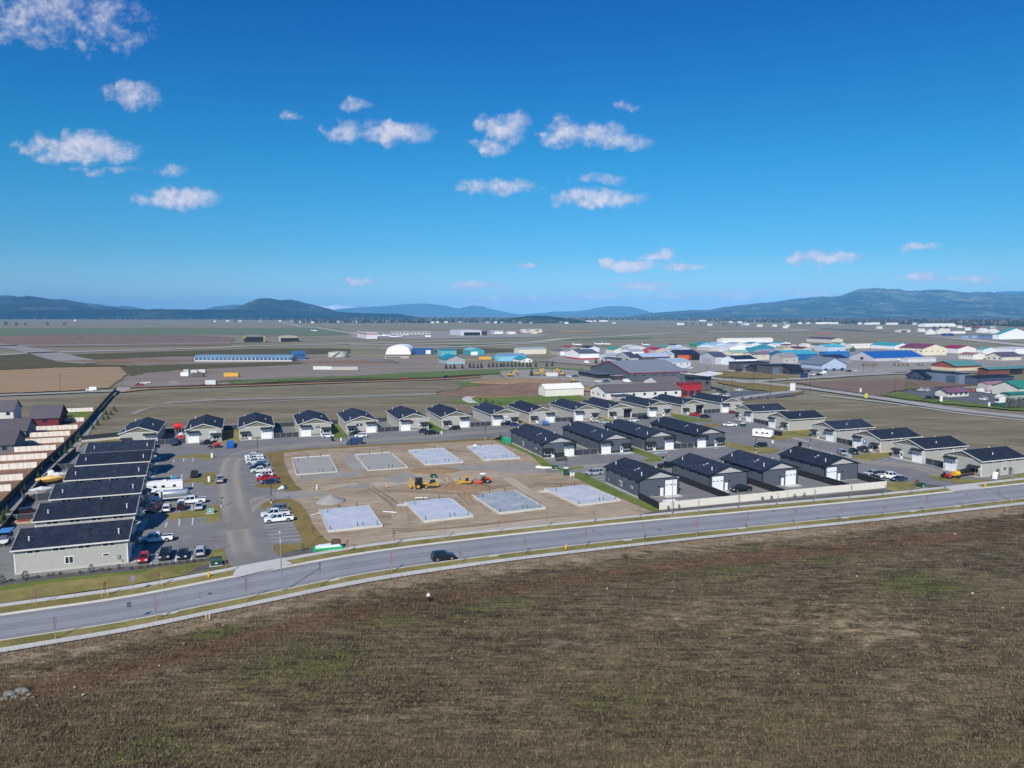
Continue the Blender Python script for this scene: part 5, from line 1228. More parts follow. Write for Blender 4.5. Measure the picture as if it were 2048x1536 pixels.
mound('earth_heap', 45, 676, 40, 3.5, BE, 'distant brown bank at the edge of the green pasture', 'earth heap', 3.0)
mound('earth_heap', 1152, 664, 30, 4.0, DM, 'pale earth bank beyond the apron', 'earth heap', 2.5)

# what the yards behind the end-on shops hold
def boat(x, y, ang, L_, hull, top, label, canopy=None):
    p = G(x, y); r = empty('boat_on_trailer', (p.x, p.y, .05), ang, label, 'boat')
    def ring(x_, w_, z0, z1): return [(x_, 0, z0), (x_, w_*.7, z0+.25), (x_, w_, z1), (x_, -w_, z1), (x_, -w_*.7, z0+.25)]
    h = L_/2
    MB().loft([ring(-h, 1.05, .75, 1.6), ring(-h*.2, 1.15, .7, 1.65), ring(h*.5, .85, .85, 1.75), ring(h, .06, 1.3, 1.9)]).build('hull', M('hull_%d_%d_%d' % hull, hull, .35, .05, 1), r)
    MB().loft([[(-h, -1.0, 1.66), (-h, 1.0, 1.66), (-h, .5, 1.95), (-h, -.5, 1.95)], [(0, -1.1, 1.7), (0, 1.1, 1.7), (0, .45, 2.5), (0, -.45, 2.5)], [(h*.9, -.1, 1.9), (h*.9, .1, 1.9), (h*.9, .05, 1.98), (h*.9, -.05, 1.98)]]).build('cover', M('cover_%d_%d_%d' % top, top, .8, .12, 1), r)
    MB().bb(-h*.9, h*.5, -.06, .06, .5, .62).bb(-h*.3, -h*.2, -.9, .9, .45, .6).build('trailer_frame', STEEL, r)
    for s in (-1, 1): MB().cyl((-h*.25, s*.9, .33), (-h*.25, s*1.1, .33), .33, n=12).build('wheel', RUB, r)
    if canopy: MB().bb(-h*.8, h*.3, -1.15, 1.15, 2.9, 3.0).build('canopy', M('canopy_%d_%d_%d' % canopy, canopy, .6, .08, 1), r)
boat(103, 957, AX+1.9, 6.0, (232,233,232), (226,228,228), 'white covered boat in the yard corner behind the third end-on shop')
boat(101, 969, AX+.2, 7.0, (214,160,80), (222,184,110), 'orange tan covered boat in the yard behind the third end-on shop')
boat(116, 962, AX+.4, 5.5, (228,228,226), (214,210,204), 'smaller pale boat beside the orange tan one')
boat(84, 992, AX+.35, 5.5, (226,226,224), (206,208,212), 'white boat in the yard behind the second end-on shop')
boat(76, 999, AX+.35, 5.0, (176,166,154), (150,142,132), 'drab boat beside the white one in the second yard')
boat(16, 1086, AX+PI/2, 6.5, (214,218,220), (84,96,110), 'boat under a bright blue canopy behind the nearest tan shop', (70,136,196))
car('jeep', 58, 1030, AX+.4, (70,24,28), 'dark red buggy in the yard behind the second nearest end-on shop', 'buggy')
post_thing('wood_pallet', 46, 1048, 'stack of pale boards in the yard behind the second nearest end-on shop', 'boards', [('boards', MB().bb(-2.2,2.2,-.8,.8,.05,.7), M('pallet_pale', (170,150,126), .85, .2, 2)), ('cover_sheet', MB().bb(-1.0,1.4,-.84,.84,.71,.78), M('sheet_red', (150,46,44), .7, .1, 2))])
for x, y, s, lab in ((1148,945.5,1,'electric meter box pair by the silver minivan'),): pass
# ---------------------------------------------------------------- buildings beyond the estate
def px_len(C, ang, xt):
    u = (math.cos(ang), math.sin(ang)); k = (xt-1024)/F
    return (k*(C.y*cp+H*sp)-C.x)/(u[0]-k*u[1]*cp)
def dull(c):
    g = sum(c)/3; return tuple(int(round(q*.86+g*.14)) for q in c)
def wallmat(c):
    c = dull(c); return M('cladding_%d_%d_%d' % c, c, .7, .06, .25, lines=('h', 1.2, .12))
def roofmat(c):
    c = dull(c); return M('roofing_%d_%d_%d' % c, c, .6, .06, .2, lines=('h', 1.0, .1))
TH0 = AX
def bld(name, cx, cy, xr, xl, eave, ridge, wall, roof, label, cat='hangar', a=None, b=None, th=None, rise=.2, door=None, wins=None, band=None, trim=None, oh=.35, group=None, open_=None, fascia=True):
    th = TH0 if th is None else th
    C = G(cx, cy); u = Vector((math.cos(th), math.sin(th), 0)); v = Vector((-u.y, u.x, 0))
    a = a or abs(px_len(C, th, xr)); b = b or abs(px_len(C, th+PI/2, xl)); a = min(a, 160); b = min(b, 120)
    r = empty(name, (C.x, C.y, 0), th, label, cat, group)
    h = eave; half = (b if ridge == 'r' else a)/2; rz_ = half*rise
    w = MB(); w.bb(0, a, 0, b, -.3, h)
    if ridge == 'r':
        for x in (0, a): w.poly([(x, 0, h), (x, b, h), (x, b/2, h+rz_)] if x else [(x, 0, h), (x, b/2, h+rz_), (x, b, h)])
    elif ridge == 'l':
        for y in (0, b): w.poly([(0, y, h), (a, y, h), (a/2, y, h+rz_)])
    w.build('wall', wallmat(wall), r)
    ro = MB(); t = .22
    if ridge in 'rl':
        for s in (-1, 1):
            e = half+oh
            P = [(half, h+rz_+t), (half+s*e, h+rz_-e*rise+t), (half+s*e, h+rz_-e*rise+.03), (half, h+rz_+.03)]
            if ridge == 'r': ro.ext(P if s < 0 else P[::-1], -oh, a+oh, 'x')
            else: ro.ext(P if s > 0 else P[::-1], -oh, b+oh, 'y')
    elif ridge == 'f': ro.bb(-oh, a+oh, -oh, b+oh, h, h+.35)
    else:   # barrel
        n = 12
        if ridge == 'b':
            P = [(b/2-(b/2+oh)*math.cos(PI*i/n), h+rise*b*math.sin(PI*i/n)) for i in range(n+1)]
            ro.ext(P, -oh, a+oh, 'x')
        else:
            P = [(a/2-(a/2+oh)*math.cos(PI*i/n), h+rise*a*math.sin(PI*i/n)) for i in range(n+1)]
            ro.ext(P[::-1], -oh, b+oh, 'y')
    ro.build('roof', roofmat(roof), r)
    if trim:
        tm = MB()
        for s, yy_ in ((-1, -oh-.04), (1, b+oh+.04)):
            if ridge == 'r': tm.bb(-oh, a+oh, min(yy_, yy_+s*.12), max(yy_, yy_+s*.12), h-oh*rise-.15, h-oh*rise+.32)
        if ridge == 'r':
            for s in (-1, 1):
                e = half+oh; P = [(half, h+rz_+.3), (half+s*e, h+rz_-e*rise+.3), (half+s*e, h+rz_-e*rise-.2), (half, h+rz_-.2)]
                tm.ext(P if s < 0 else P[::-1], -oh-.12, -oh-.02, 'x')
        tm.build('fascia', wallmat(trim), r)
    if band:
        bc, bh = band
        MB().bb(-.05, a+.05, -.05, -.005, 0, bh).bb(-.05, -.005, 0, b, 0, bh).build('base_band', wallmat(bc), r)
    for d in door or []:  # wall panels: doors, and near-black ones painted for shaded open fronts
        f, q, dw, dh, dc = d
        m_ = M('door_%d_%d_%d' % dc, dc, .6, .06, .5, lines=('z', .8, .2))
        if f == 'r': MB().bb(a*q-dw/2, a*q+dw/2, -.1, -.008, 0, dh).build('door', m_, r)
        else: MB().bb(-.1, -.008, b*q-dw/2, b*q+dw/2, 0, dh).build('door', m_, r)
    for d in wins or []:
        f, n, z, ww, wh = d
        for k in range(n):
            q = (k+.5)/n
            if f == 'r': MB().bb(a*q-ww/2, a*q+ww/2, -.08, -.008, z, z+wh).build('window', GLASS, r)
            else: MB().bb(-.08, -.008, b*q-ww/2, b*q+ww/2, z, z+wh).build('window', GLASS, r)
    return r
WD = (236,238,238); DK = (28,30,36)
# the big dark grey workshop with red trim and its entrance wing
big = bld('workshop_hall', 1259.5, 762, 1374, 1181, 5.6, 'r', (82,88,98), (122,128,140), 'large dark grey hall with magenta red roof trim', 'hall', rise=.22, trim=(168,26,58), wins=[('r', 6, 3.4, 2.4, .6)])
bld('entrance_wing', 1196, 757.5, 1224, 1157, 3.2, 'f', (56,60,70), (86,94,112), 'low entrance wing with a red edged roof and posts before the dark grey hall', 'wing', trim=None, oh=1.2, band=((44,46,54), .8), wins=[('r', 5, .8, 2.6, 2.0), ('l', 4, 1.0, 1.8, 1.5)])
bld('entrance_porch', 1228, 760.5, 1249, 1222, 3.0, 'f', (60,50,56), (150,128,140), 'small red edged porch on the dark grey hall', 'porch', b=5, oh=.6)
bld('clinic', 1213, 799, 1362, 1181, 4.3, 'r', (216,214,210), (104,95,92), 'long white building with a brown shingle roof behind the tan shops', 'building', rise=.3, wins=[('l', 3, 1.4, 1.4, 1.3), ('r', 7, 1.5, 1.6, 1.4)], oh=.8)
bld('clinic_wing', 1318, 778, 1366, 1288, 4.0, 'r', (205,203,200), (108,99,96), 'brown roofed wing rising behind the long white building', 'building', rise=.3)
bld('porch_roof', 1235, 802, 1264, 1222, 2.6, 'f', (170,168,168), (66,66,88), 'blue grey porch roof on the long white building', 'porch', b=6, oh=.5)
bld('storage_tent', 1091, 793, 1167.5, 1077, 4.2, 'r', (220,216,202), (230,227,216), 'cream storage shed standing alone on the grass', 'shed', rise=.45)
bld('fire_station', 1363, 792, 1403, None, 7.0, 'f', (176,24,38), (150,24,36), 'bright red fronted building beside the long brown roof', 'building', b=6, wins=[('r', 3, .4, 3.2, 2.6)])
t = bld('station_tower', 1389, 781, 1422, None, 8.5, 'f', (84,84,88), (196,190,180), 'grey tower block with a white winged roof', 'building', b=11, oh=.5, wins=[('r', 2, 3.5, 2.4, 2.2)])
MB().ext([(-3, 10.2), (8, 9.0), (19, 10.4), (19, 10.8), (8, 9.4), (-3, 10.6)], -3, 12, 'y').build('wing_roof', M('wing_roof_white', (222,220,218), .5, .05, .5), t)
T_ = [
 ('hangar',1160,719.5,1198.5,1131,6.4,'r',(232,230,228),(84,90,102),'white hangar with a red base band',dict(band=((186,34,44),1.6))),
 ('hangar',1216,722.5,1262,1199,5.5,'r',(200,206,210),(156,172,186),'pale hangar just behind the red banded white one',{}),
 ('hangar',1262,727,1277,1231,5.5,'r',(172,174,174),(58,64,84),'grey gabled shed with a slate blue roof and dark door',dict(rise=.3,door=[('l',.25,3.5,4,DK)])),
 ('shed',1231,726,1243,1208,4.2,'f',(188,190,190),(60,62,74),'low open shed with a flat dark roof by three spruces',dict(door=[('r',.5,6,3.4,DK)],oh=1)),
 ('hangar',1285,727,1340,1263,6,'r',(90,80,84),(160,180,206),'dark brown gabled hangar with a pale blue roof',dict(rise=.3,trim=(120,40,56))),
 ('hangar',1331,737,1381,1301,5.5,'r',(200,206,208),(150,174,194),'pale hangar with a blue grey roof close behind the dark grey hall',dict(wins=[('r',4,3.2,1.6,.9)])),
 ('hangar',1118,711,1146.5,1101,5,'l',(164,158,146),(112,106,106),'taupe hangar with a white door next to the red banded one',dict(door=[('r',.25,6,4.2,WD)])),
 ('hangar',1139,702,1155,1122,5,'l',(150,140,136),(172,28,62),'small hangar with a crimson roof nearest the runway apron',{}),
 ('hangar',1177,704,1199,1160,5,'l',(206,216,226),(38,42,50),'pale gabled hangar under a black roof',dict(rise=.3)),
 ('hangar',1228,708,1251,1211,5,'l',(216,213,196),(36,150,138),'cream hangar with a sea green roof',dict(rise=.3)),
 ('hangar',1257,704,1289.5,1241,6,'l',(196,200,205),(192,196,200),'light grey hangar with a row of small windows',dict(wins=[('l',6,3.8,1.2,1)])),
 ('hangar',1280,708,1297,1258,5,'l',(184,36,40),(234,231,222),'white roofed hangar with a red gable',{}),
 ('hangar',1312,709,1338,1290,5.5,'l',(190,175,162),(172,28,66),'tan hangar with a magenta roof',dict(rise=.3)),
 ('hangar',1262,711,1288,1240,4.5,'r',(228,231,233),(160,168,172),'long low white hangar before the tan magenta roofed one',{}),
 ('hangar',1330,703,1349,1311,5,'l',(208,202,188),(44,156,142),'cream hangar with a jade roof behind the magenta one',dict(rise=.3)),
 ('hangar',1350,697.5,1363,1334,5,'l',(202,208,216),(58,66,86),'hangar with a slate roof at the apron edge',{}),
 ('hangar',1357,706,1381,1339,5,'l',(194,190,188),(166,192,216),'hangar with a pale blue roof and cream gable',dict(rise=.3)),
 ('hangar',1341,720,1360,1321,6,'r',(206,198,182),(150,186,216),'cream gabled hangar with a sky blue roof beside the navy one',dict(rise=.3)),
 ('hangar',1359.5,721,1398,None,7,'r',(34,42,58),(28,34,62),'navy hangar with an orange side panel and open front',dict(b=26,door=[('r',.25,17,5.4,(206,96,42)),('r',.76,14,6,(16,20,30))],rise=.25)),  # the near-black panel is the open front's inner shade as colour
 ('hangar',1430,729,1456,1399,7.2,'r',(180,180,186),(68,76,96),'grey hangar with a huge folding gable door',dict(rise=.3,door=[('l',.5,16,5.6,(168,168,176))])),
 ('hangar',1471,731.5,1513,1442,6,'r',(224,230,238),(28,34,58),'white hangar with a black blue roof',dict(rise=.25,door=[('l',.5,13,4.8,(236,240,244))])),
 ('hangar',1466,717,1500,1446,6,'r',(222,210,182),(138,178,150),'cream hangar with a mint green roof',dict(rise=.3)),
 ('hangar',1506,720,1547,1486,5.5,'r',(206,198,182),(116,106,110),'cream hangar with a mauve brown roof',dict(rise=.3,wins=[('r',3,3,2,.7)])),
 ('hangar',1566,728,1595.5,1541,6.5,'r',(178,174,166),(140,136,138),'grey gambrel shed beside the light blue building',dict(rise=.4,wins=[('r',2,3,1.6,1)])),
 ('hangar',1530,713,1554,1508,6,'r',(164,168,188),(138,148,174),'lavender grey hangar with small windows',dict(wins=[('r',3,3,1.4,1.4)])),
 ('hangar',1459,704.5,1498,1437,6.5,'l',(230,234,242),(196,199,206),'white hangar with a wide white gable door and side windows',dict(rise=.22,wins=[('l',4,3,1.4,1.4)])),
 ('hangar',1500,704.5,1548,1490,6,'l',(36,136,160),(230,230,226),'teal walled hangar with a white roof',dict(rise=.22)),
 ('hangar',1404,694,1424,1388,5,'l',(110,178,220),(36,138,166),'sky blue hangar with a teal roof beside the small green one',{}),
 ('hangar',1432,695,1455,1415,5,'l',(176,206,224),(150,186,210),'pale blue hangar in the back rank near the runway',{}),
 ('hangar',1470,694.5,1490,1452,5,'l',(220,222,224),(150,156,174),'white hangar with a grey violet roof in the back rank',{}),
 ('hangar',1503,694,1524,1488,5,'l',(224,226,226),(40,140,166),'white hangar with a teal roof in the back rank',{}),
 ('hangar',1532,696.5,1552,1512,5,'l',(214,218,220),(34,128,160),'white hangar with a deep teal roof next to the teal walled one',{}),
 ('hangar',1562,693,1582,1540,5,'l',(226,228,230),(50,150,176),'white hangar with a turquoise roof at the end of the back rank',{}),
 ('hangar',1444,686,1546,None,6,'r',(234,233,228),(236,235,231),'very long white hangar at the runway edge',dict(b=14)),
 ('hangar',1392,694.5,1399.5,1378,5,'l',(58,140,100),(84,158,116),'small green hangar near the apron',{}),
 ('hangar',1421,702,1441,1394,4.5,'l',(204,192,190),(230,231,232),'hangar with a wide white roof and pinkish gable',{}),
 ('workshop_block',1480,741.5,1538,1457,6.5,'f',(82,78,80),(30,30,34),'dark brown block with a flat black roof nearest the orange hangar',dict(door=[('r',.2,6,5,(96,110,124))],wins=[('l',2,3.8,1.8,.6)])),
 ('office_wing',1514,745,1535,1492,3,'r',(70,64,66),(26,30,46),'black roofed lodge on the dark brown block',dict(rise=.45,oh=.9,wins=[('r',4,.8,1.6,1.3)])),
 ('workshop_block',1543,748.5,1602,1513,6.5,'f',(86,82,84),(30,30,34),'dark brown block with a flat black roof nearer the light blue building',dict(door=[('r',.15,6,5,(96,110,124))],wins=[('l',2,3.8,1.8,.6)])),
 ('office_wing',1586,750,1608,1553,3,'r',(66,60,62),(26,30,46),'black roofed lodge with stone porch beside the blue sign',dict(rise=.45,oh=.9,wins=[('r',3,.8,1.6,1.3),('l',3,.8,1.6,1.3)])),
 ('showroom',1643,744.5,1692,1602,6.2,'l',(168,186,212),(108,116,128),'light blue showroom with a slate roof and dark base',dict(rise=.42,band=((112,118,138),2.4),oh=.7,wins=[('r',3,.8,3,2.2)])),
 ('hangar',1655,728,1694,1627,5.5,'r',(132,128,140),(24,32,72),'hangar with a navy roof behind the light blue showroom',dict(rise=.3)),
 ('hangar',1572,722,1634,None,6.8,'r',(24,100,156),(48,164,190),'big azure hangar with a turquoise roof',dict(b=26,rise=.25)),
 ('hangar',1605,705,1622,1575,5,'l',(192,182,172),(98,30,56),'hangar with a dark maroon roof',dict(rise=.25)),
 ('hangar',1566,705,1586,1549,5.5,'l',(192,180,162),(158,158,138),'tan hangar with an olive grey roof',{}),
 ('hangar',1577,697,1594,1560,4.5,'l',(200,190,180),(112,50,78),'hangar with a plum roof in the back rank',{}),
 ('hangar',1612,696,1626,1598,4.5,'l',(226,222,214),(236,233,226),'small all white hangar in the back rank',{}),
 ('hangar',1640,697.5,1654,1620,5,'l',(204,200,192),(58,108,92),'hangar with a dark green roof',{}),
 ('hangar',1680,694,1692,1661,5,'l',(218,214,208),(42,124,80),'hangar with a bright green roof',{}),
 ('hangar',1664,686,1686,1613,6,'l',(206,196,182),(84,64,84),'long hangar with a dark plum roof near the red ground',{}),
 ('hangar',1655,703.5,1691,1629,6,'r',(180,198,216),(58,176,192),'pale hangar with an aqua roof',dict(rise=.25)),
 ('hangar',1701,697,1774,1685,4.5,'r',(222,220,208),(234,232,220),'long low cream hangar beside two dark shrubs',{}),
 ('hangar',1652,716.5,1699,1638,6,'r',(28,108,180),(40,124,192),'bright blue wall building beside the big blue roof',{}),
 ('hangar',1749,722.5,1848,1699,3.2,'r',(184,188,196),(12,88,170),'vast bright blue roofed hall with a grey gable',dict(rise=.36,wins=[('l',1,.8,4,2.6)])),
 ('hangar',1790,699,1819,1741,5,'l',(222,226,232),(36,158,164),'hangar with a sea blue roof and white gable behind the vast blue roof',dict(rise=.25)),
 ('hangar',1846,711,1893,1797,8,'l',(224,214,182),(122,52,82),'big cream hall with a plum red roof',dict(rise=.25,wins=[('l',5,4.5,2,1),('r',4,4,1.6,1.2)])),
 ('hangar',1916,707,1952,1881,6,'l',(228,224,216),(160,14,62),'white hangar with a crimson roof beside the big cream hall',{}),
 ('hangar',1946,719,1971,1917,5,'l',(226,220,210),(160,100,104),'white hangar with a dusty pink roof',dict(wins=[('l',5,3,1.2,1)])),
 ('hangar',1966,709,1994,1951,6,'l',(216,220,216),(72,160,150),'pale hangar with a thin jade roof',{}),
 ('lodge',2005,721,2042,1972,4.5,'r',(208,200,184),(90,76,96),'cream lodge with a violet brown roof and dark gable',dict(rise=.4,oh=1,wins=[('l',3,1.2,2,1.4)])),
 ('hangar',2031,708,2075,2021,6.5,'f',(226,228,232),(206,206,210),'white box hangar with a red end at the edge of view',dict(b=30)),
 ('shed',1815,725,1872,1800,3.6,'r',(202,204,208),(192,191,188),'long pale shed below the vast blue roof',{}),
 ('depot',1911,742,1962,1862,4.2,'r',(152,72,54),(78,136,132),'rust red gabled depot with a green roof',dict(rise=.3,band=((214,194,156),2.4),oh=.8)),
 ('depot',1976,750,2085,1955,4.6,'r',(122,66,54),(76,134,126),'brick depot with a very wide green roof',dict(rise=.25,oh=1.2,door=[('r',.5,14,4,DK)])),
 ('workshop_block',1917,767,None,1820,6.5,'f',(108,124,146),(24,28,40),'slate blue flat block with a black roof edge',dict(a=10,door=[('l',.15,7,5,(78,92,112))])),
 ('workshop_block',1961,769.5,2027,1917,4.6,'r',(58,68,98),(22,24,34),'dark blue workshop with a low black roof',dict(rise=.12,door=[('l',.4,8,3.6,(80,94,116))],wins=[('r',4,2.6,1.4,.8)])),
 ('office_wing',1855,762,1879,1813,3,'r',(62,72,100),(20,24,40),'black roofed lodge on the slate blue block',dict(rise=.5,oh=1,wins=[('r',3,.8,1.5,1.3),('l',4,.8,1.5,1.3)])),
 ('bungalow',1896,794.5,1937,1870,3.0,'r',(208,202,188),(116,76,98),'cream bungalow with a plum tiled roof by the dark car park',dict(rise=.45,oh=.9,wins=[('r',4,1,1.4,1.3)])),
 ('depot',2038,793,2110,1984,5,'r',(208,206,192),(36,130,112),'cream depot with an emerald roof at the edge of view',dict(rise=.4,oh=.7)),
 ('depot_wing',2020,799,2075,2000,3,'r',(140,160,150),(34,120,106),'low emerald roofed wing before the cream depot',dict(rise=.25,oh=.7)),
 ('gatehouse',1997,814,2010.5,1989,5,'l',(224,224,218),(206,206,202),'small white gatehouse with a green base by the clipped shrubs',dict(rise=.45,band=((30,92,74),2.2),wins=[('l',2,3,1.2,1.2)])),
 ('shed',1975,781,2012,1955,4,'r',(188,178,172),(160,110,124),'grey shed with a pink roof beside the cream depot',dict(rise=.3)),
 ('hangar',1998,678.5,2064,1985,9,'l',(234,236,236),(58,150,150),'large white hangar with a sea green roof beyond the runway',dict(rise=.25,door=[('r',.5,34,7,(240,242,242))])),
 ('hangar',1933,676,1968,None,5,'f',(150,174,212),(92,112,152),'row of blue grey hangar bays beyond the runway',dict(b=12,door=[('r',.2,12,4,(110,132,176)),('r',.7,12,4,(110,132,176))])),
 ('hangar',1969,676.5,1992,None,5,'f',(96,124,176),(70,92,140),'darker blue hangar bays next to the large white hangar beyond the runway',dict(b=12)),
 ('hangar',1853,668.5,1871,1850,5,'l',(226,224,216),(214,212,204),'small cream arched hangar beyond the runway',dict(rise=.5)),
 ('hangar',1874,667.5,1896,1870,6,'l',(220,216,204),(206,202,192),'wide cream gabled hangar beyond the runway',dict(rise=.4)),
 ('hangar',1905,667,1931,None,5,'f',(234,234,232),(230,230,228),'flat white hangar beyond the runway, beside blue sheds',dict(b=14)),
 ('hangar',1891,671.5,1908,None,4.5,'f',(36,60,130),(60,70,120),'royal blue shed beyond the runway',dict(b=10)),
 ('hangar',1962,665.5,1980,None,5,'l',(228,226,222),(216,214,210),'white gabled hangar near the far trees',dict(b=14,rise=.4)),
 ('hangar',1982,666.5,2000,None,4,'l',(222,220,216),(232,230,226),'low white arched shed near the far trees',dict(b=12,rise=.4)),
 ('hangar',1799,664.5,1821,None,6,'f',(206,201,197),(214,210,206),'flat grey hangar with a maroon door beyond the runway',dict(b=14,door=[('r',.4,20,4.6,(110,44,54))])),
 ('hangar',1850,653.5,1916,None,9,'r',(230,230,224),(234,234,228),'very long white shed at the foot of the far forest',dict(b=30)),
 ('hangar',832,708.5,867,None,6.5,'f',(36,86,150),(46,98,164),'royal blue block with white doors beside the white dome tent',dict(b=16,door=[('r',.7,6,4.6,WD)],wins=[('r',5,4.4,1,.6)])),
 ('hangar',882,711.5,913,875,6,'r',(92,170,184),(24,124,150),'aqua building with a dark teal roof',{}),
 ('hangar',940,710.5,969,926,5.5,'l',(52,156,172),(112,180,186),'turquoise gabled building with a pale green roof',dict(rise=.3,door=[('r',.3,8,4,WD)])),
 ('hangar',893,728,930,878,4.6,'l',(164,162,164),(8,138,160),'grey building with a steep bright teal roof near the spruce row',dict(rise=.4,oh=.8,band=((126,196,216),1.2))),
 ('warehouse',998,722.5,1051,990,5.4,'r',(122,192,218),(98,148,180),'sky blue warehouse with a steel blue roof',dict(rise=.3)),
 ('bungalow',1043,724.5,1064.5,1026,3,'l',(228,228,224),(18,150,162),'white bungalow with a bright teal roof beside the sky blue warehouse',dict(rise=.35,oh=.9,wins=[('r',2,1,1.4,1.3)])),
 ('warehouse',1038,708.5,1092.5,1028,6,'r',(218,210,190),(150,170,180),'long cream warehouse behind the sky blue one',{}),
 ('hangar',584,718.5,611,None,5.5,'r',(34,88,150),(44,100,160),'royal blue shed on the end of the glasshouse',dict(b=17,rise=.3,wins=[('r',3,3.4,2,.8)])),
 ('hangar',486,684.5,530,468,9,'v',(30,28,34),(120,122,126),'black hangar with yellow corner panels',dict(rise=.1,b=40,door=[('r',.52,36,8,(14,12,16)),('r',.06,4,9,(226,210,96)),('r',.97,3,9,(226,210,96)),('l',.95,5,9,(226,210,96))])),
 ('hangar',559,683.5,596,541,8,'v',(190,176,152),(176,164,144),'sandy hangar with a black open front',dict(rise=.07,b=36,door=[('r',.55,30,6.5,(18,18,22))])),  # open front: its inner shade is a near-black panel
 ('hangar',733,678,755,688,13,'f',(206,206,209),(150,150,156),'tall white hangar with a red stripe',dict(door=[('l',.5,40,.01,WD)])),
 ('terminal',786,668.8,860,None,5,'f',(224,224,221),(234,232,226),'low white terminal building',dict(b=20,wins=[('r',10,1,5,1.8)],oh=2)),
 ('hangar',921,671,963,900,11.5,'f',(196,198,204),(180,184,190),'tall steel grey panelled hangar with an open dark bay',dict(door=[('r',.55,38,7,(20,22,28))])),  # open bay: inner darkness painted as a near-black panel
 ('shed',963.5,670.5,974,None,8,'f',(70,42,40),(56,36,36),'dark rusty block attached to the steel grey hangar',dict(b=16)),
 ('hangar',982,667.5,1008,None,6,'r',(150,160,173),(172,180,188),'grey hangar with two white doors on the far apron',dict(b=16,door=[('r',.42,11,4.4,WD),('r',.75,11,4.4,WD)])),
 ('hangar',1015,668,1032,None,5,'r',(198,194,188),(186,190,192),'smaller pale hangar with a white door on the far apron',dict(b=14,door=[('r',.5,14,3.6,WD)])),
 ('hangar',1046,665,1084,None,8,'f',(210,206,196),(216,213,206),'wide pale office hangar on the far apron',dict(b=22,wins=[('r',2,4,10,2.4)])),
 ('shed',1064,667.5,1074,None,5.5,'f',(226,206,150),(214,196,146),'yellow cream box before the wide pale hangar',dict(b=8)),
 ('shed',1038,667,1041,None,5,'f',(176,30,60),(220,210,210),'crimson booth on the far apron',dict(b=6)),
]
for nm, cx, cy, xr, xl, ev, rg, wl, rf, lab, kw in T_:
    kw = dict(kw)
    if xl is None and 'b' not in kw: kw['b'] = 14
    bld(nm, cx, cy, xr, xl, ev, rg, wl, rf, lab, {'hangar': 'hangar', 'workshop_block': 'workshop', 'office_wing': 'office'}.get(nm, nm.replace('_', ' ')), **kw)
o = [q for q in bpy.data.objects if q.get('label') == 'tall white hangar with a red stripe'][0]
C = G(733, 678); L1 = abs(px_len(C, AX+PI/2, 688)); L2 = abs(px_len(C, AX, 755))
MB().bb(-.12, -.01, -.1, min(L1,120), 8.6, 10.6).bb(-.1, L2, -.12, -.01, 8.6, 10.6).build('red_stripe', wallmat((170,30,52)), o)
# white dome tent
C = G(771.5, 710); wd = px_len(C, 0.0, 821.5); r = empty('dome_tent', (C.x, C.y, 0), 0, 'big white dome tent standing alone on the gravel flat', 'tent'); n = 14
P = [(wd/2-wd/2*math.copysign(abs(math.cos(PI*i/n))**.8, math.cos(PI*i/n)), 11.4*math.sin(PI*i/n)**.85) for i in range(n+1)]
MB().ext(P[::-1], 0, 40, 'y').build('canopy', M('tent_white', (236,238,240), .5, .03, .2), r); MB().bb(-.6, wd+.6, -.3, 40, 0, .9).build('base_wall', M('tent_base', (150,148,142), .8, .1, .4), r)
C = G(770, 717); r = empty('stacked_wall', (C.x, C.y, 0), .02, 'low pale wall with dark panels before the dome tent', 'wall'); MB().bb(0, 26, 0, 2, 0, 2.6).build('panel', wallmat((168,160,146)), r)
for k in range(6): MB().bb(2+k*2.6, 3.8+k*2.6, -.08, -.01, .4, 1.8).build('opening', DARKIN, r)
# long glasshouse
C = G(389, 723); a = px_len(C, .02, 583.5); r = empty('glasshouse', (C.x, C.y, 0), .02, 'very long blue glasshouse', 'glasshouse')
GH = M('glasshouse_roof', (110,136,160), .3, .08, .1, lines=('x', 3.0, .25)); GW = M('glasshouse_wall', (70,100,128), .3, .1, .1, lines=('x', 2.2, .2))
MB().ext([(0, 4.0), (4.5, 6.3), (13.5, 6.3), (18, 4.0)][::-1], -.5, a+.5, 'x').build('roof', GH, r); MB().bb(0, a, 0, 18, 1.2, 4.0).build('wall', GW, r); MB().bb(-.1, a+.1, -.1, 18.1, 0, 1.2).build('base_wall', wallmat((196,194,186)), r)
for k in range(24): MB().bb(a*k/24, a*k/24+.5, -.2, -.01, 1.2, 4.0).build('post', M('glasshouse_post', (206,212,216), .5, .05, 1), r)
# round tanks
C = G(673, 714); r = empty('storage_tank', (C.x, C.y, 0), 0, 'wide low pale round tank with a conveyor', 'tank')
MB().cyl((0, 8, 0), (0, 8, 5), 11, n=28).build('shell', M('tank_pale', (196,192,182), .7, .06, .2), r); MB().cyl((0, 8, 5), (0, 8, 6), 11.1, 2, 28).build('lid', M('tank_lid', (176,176,170), .7, .06, .2), r); MB().tube([(-4, -5, .5), (4, -3, 5.5)], .7, 4).build('conveyor', M('conveyor_green', (120,150,136), .6, .1, 1), r)
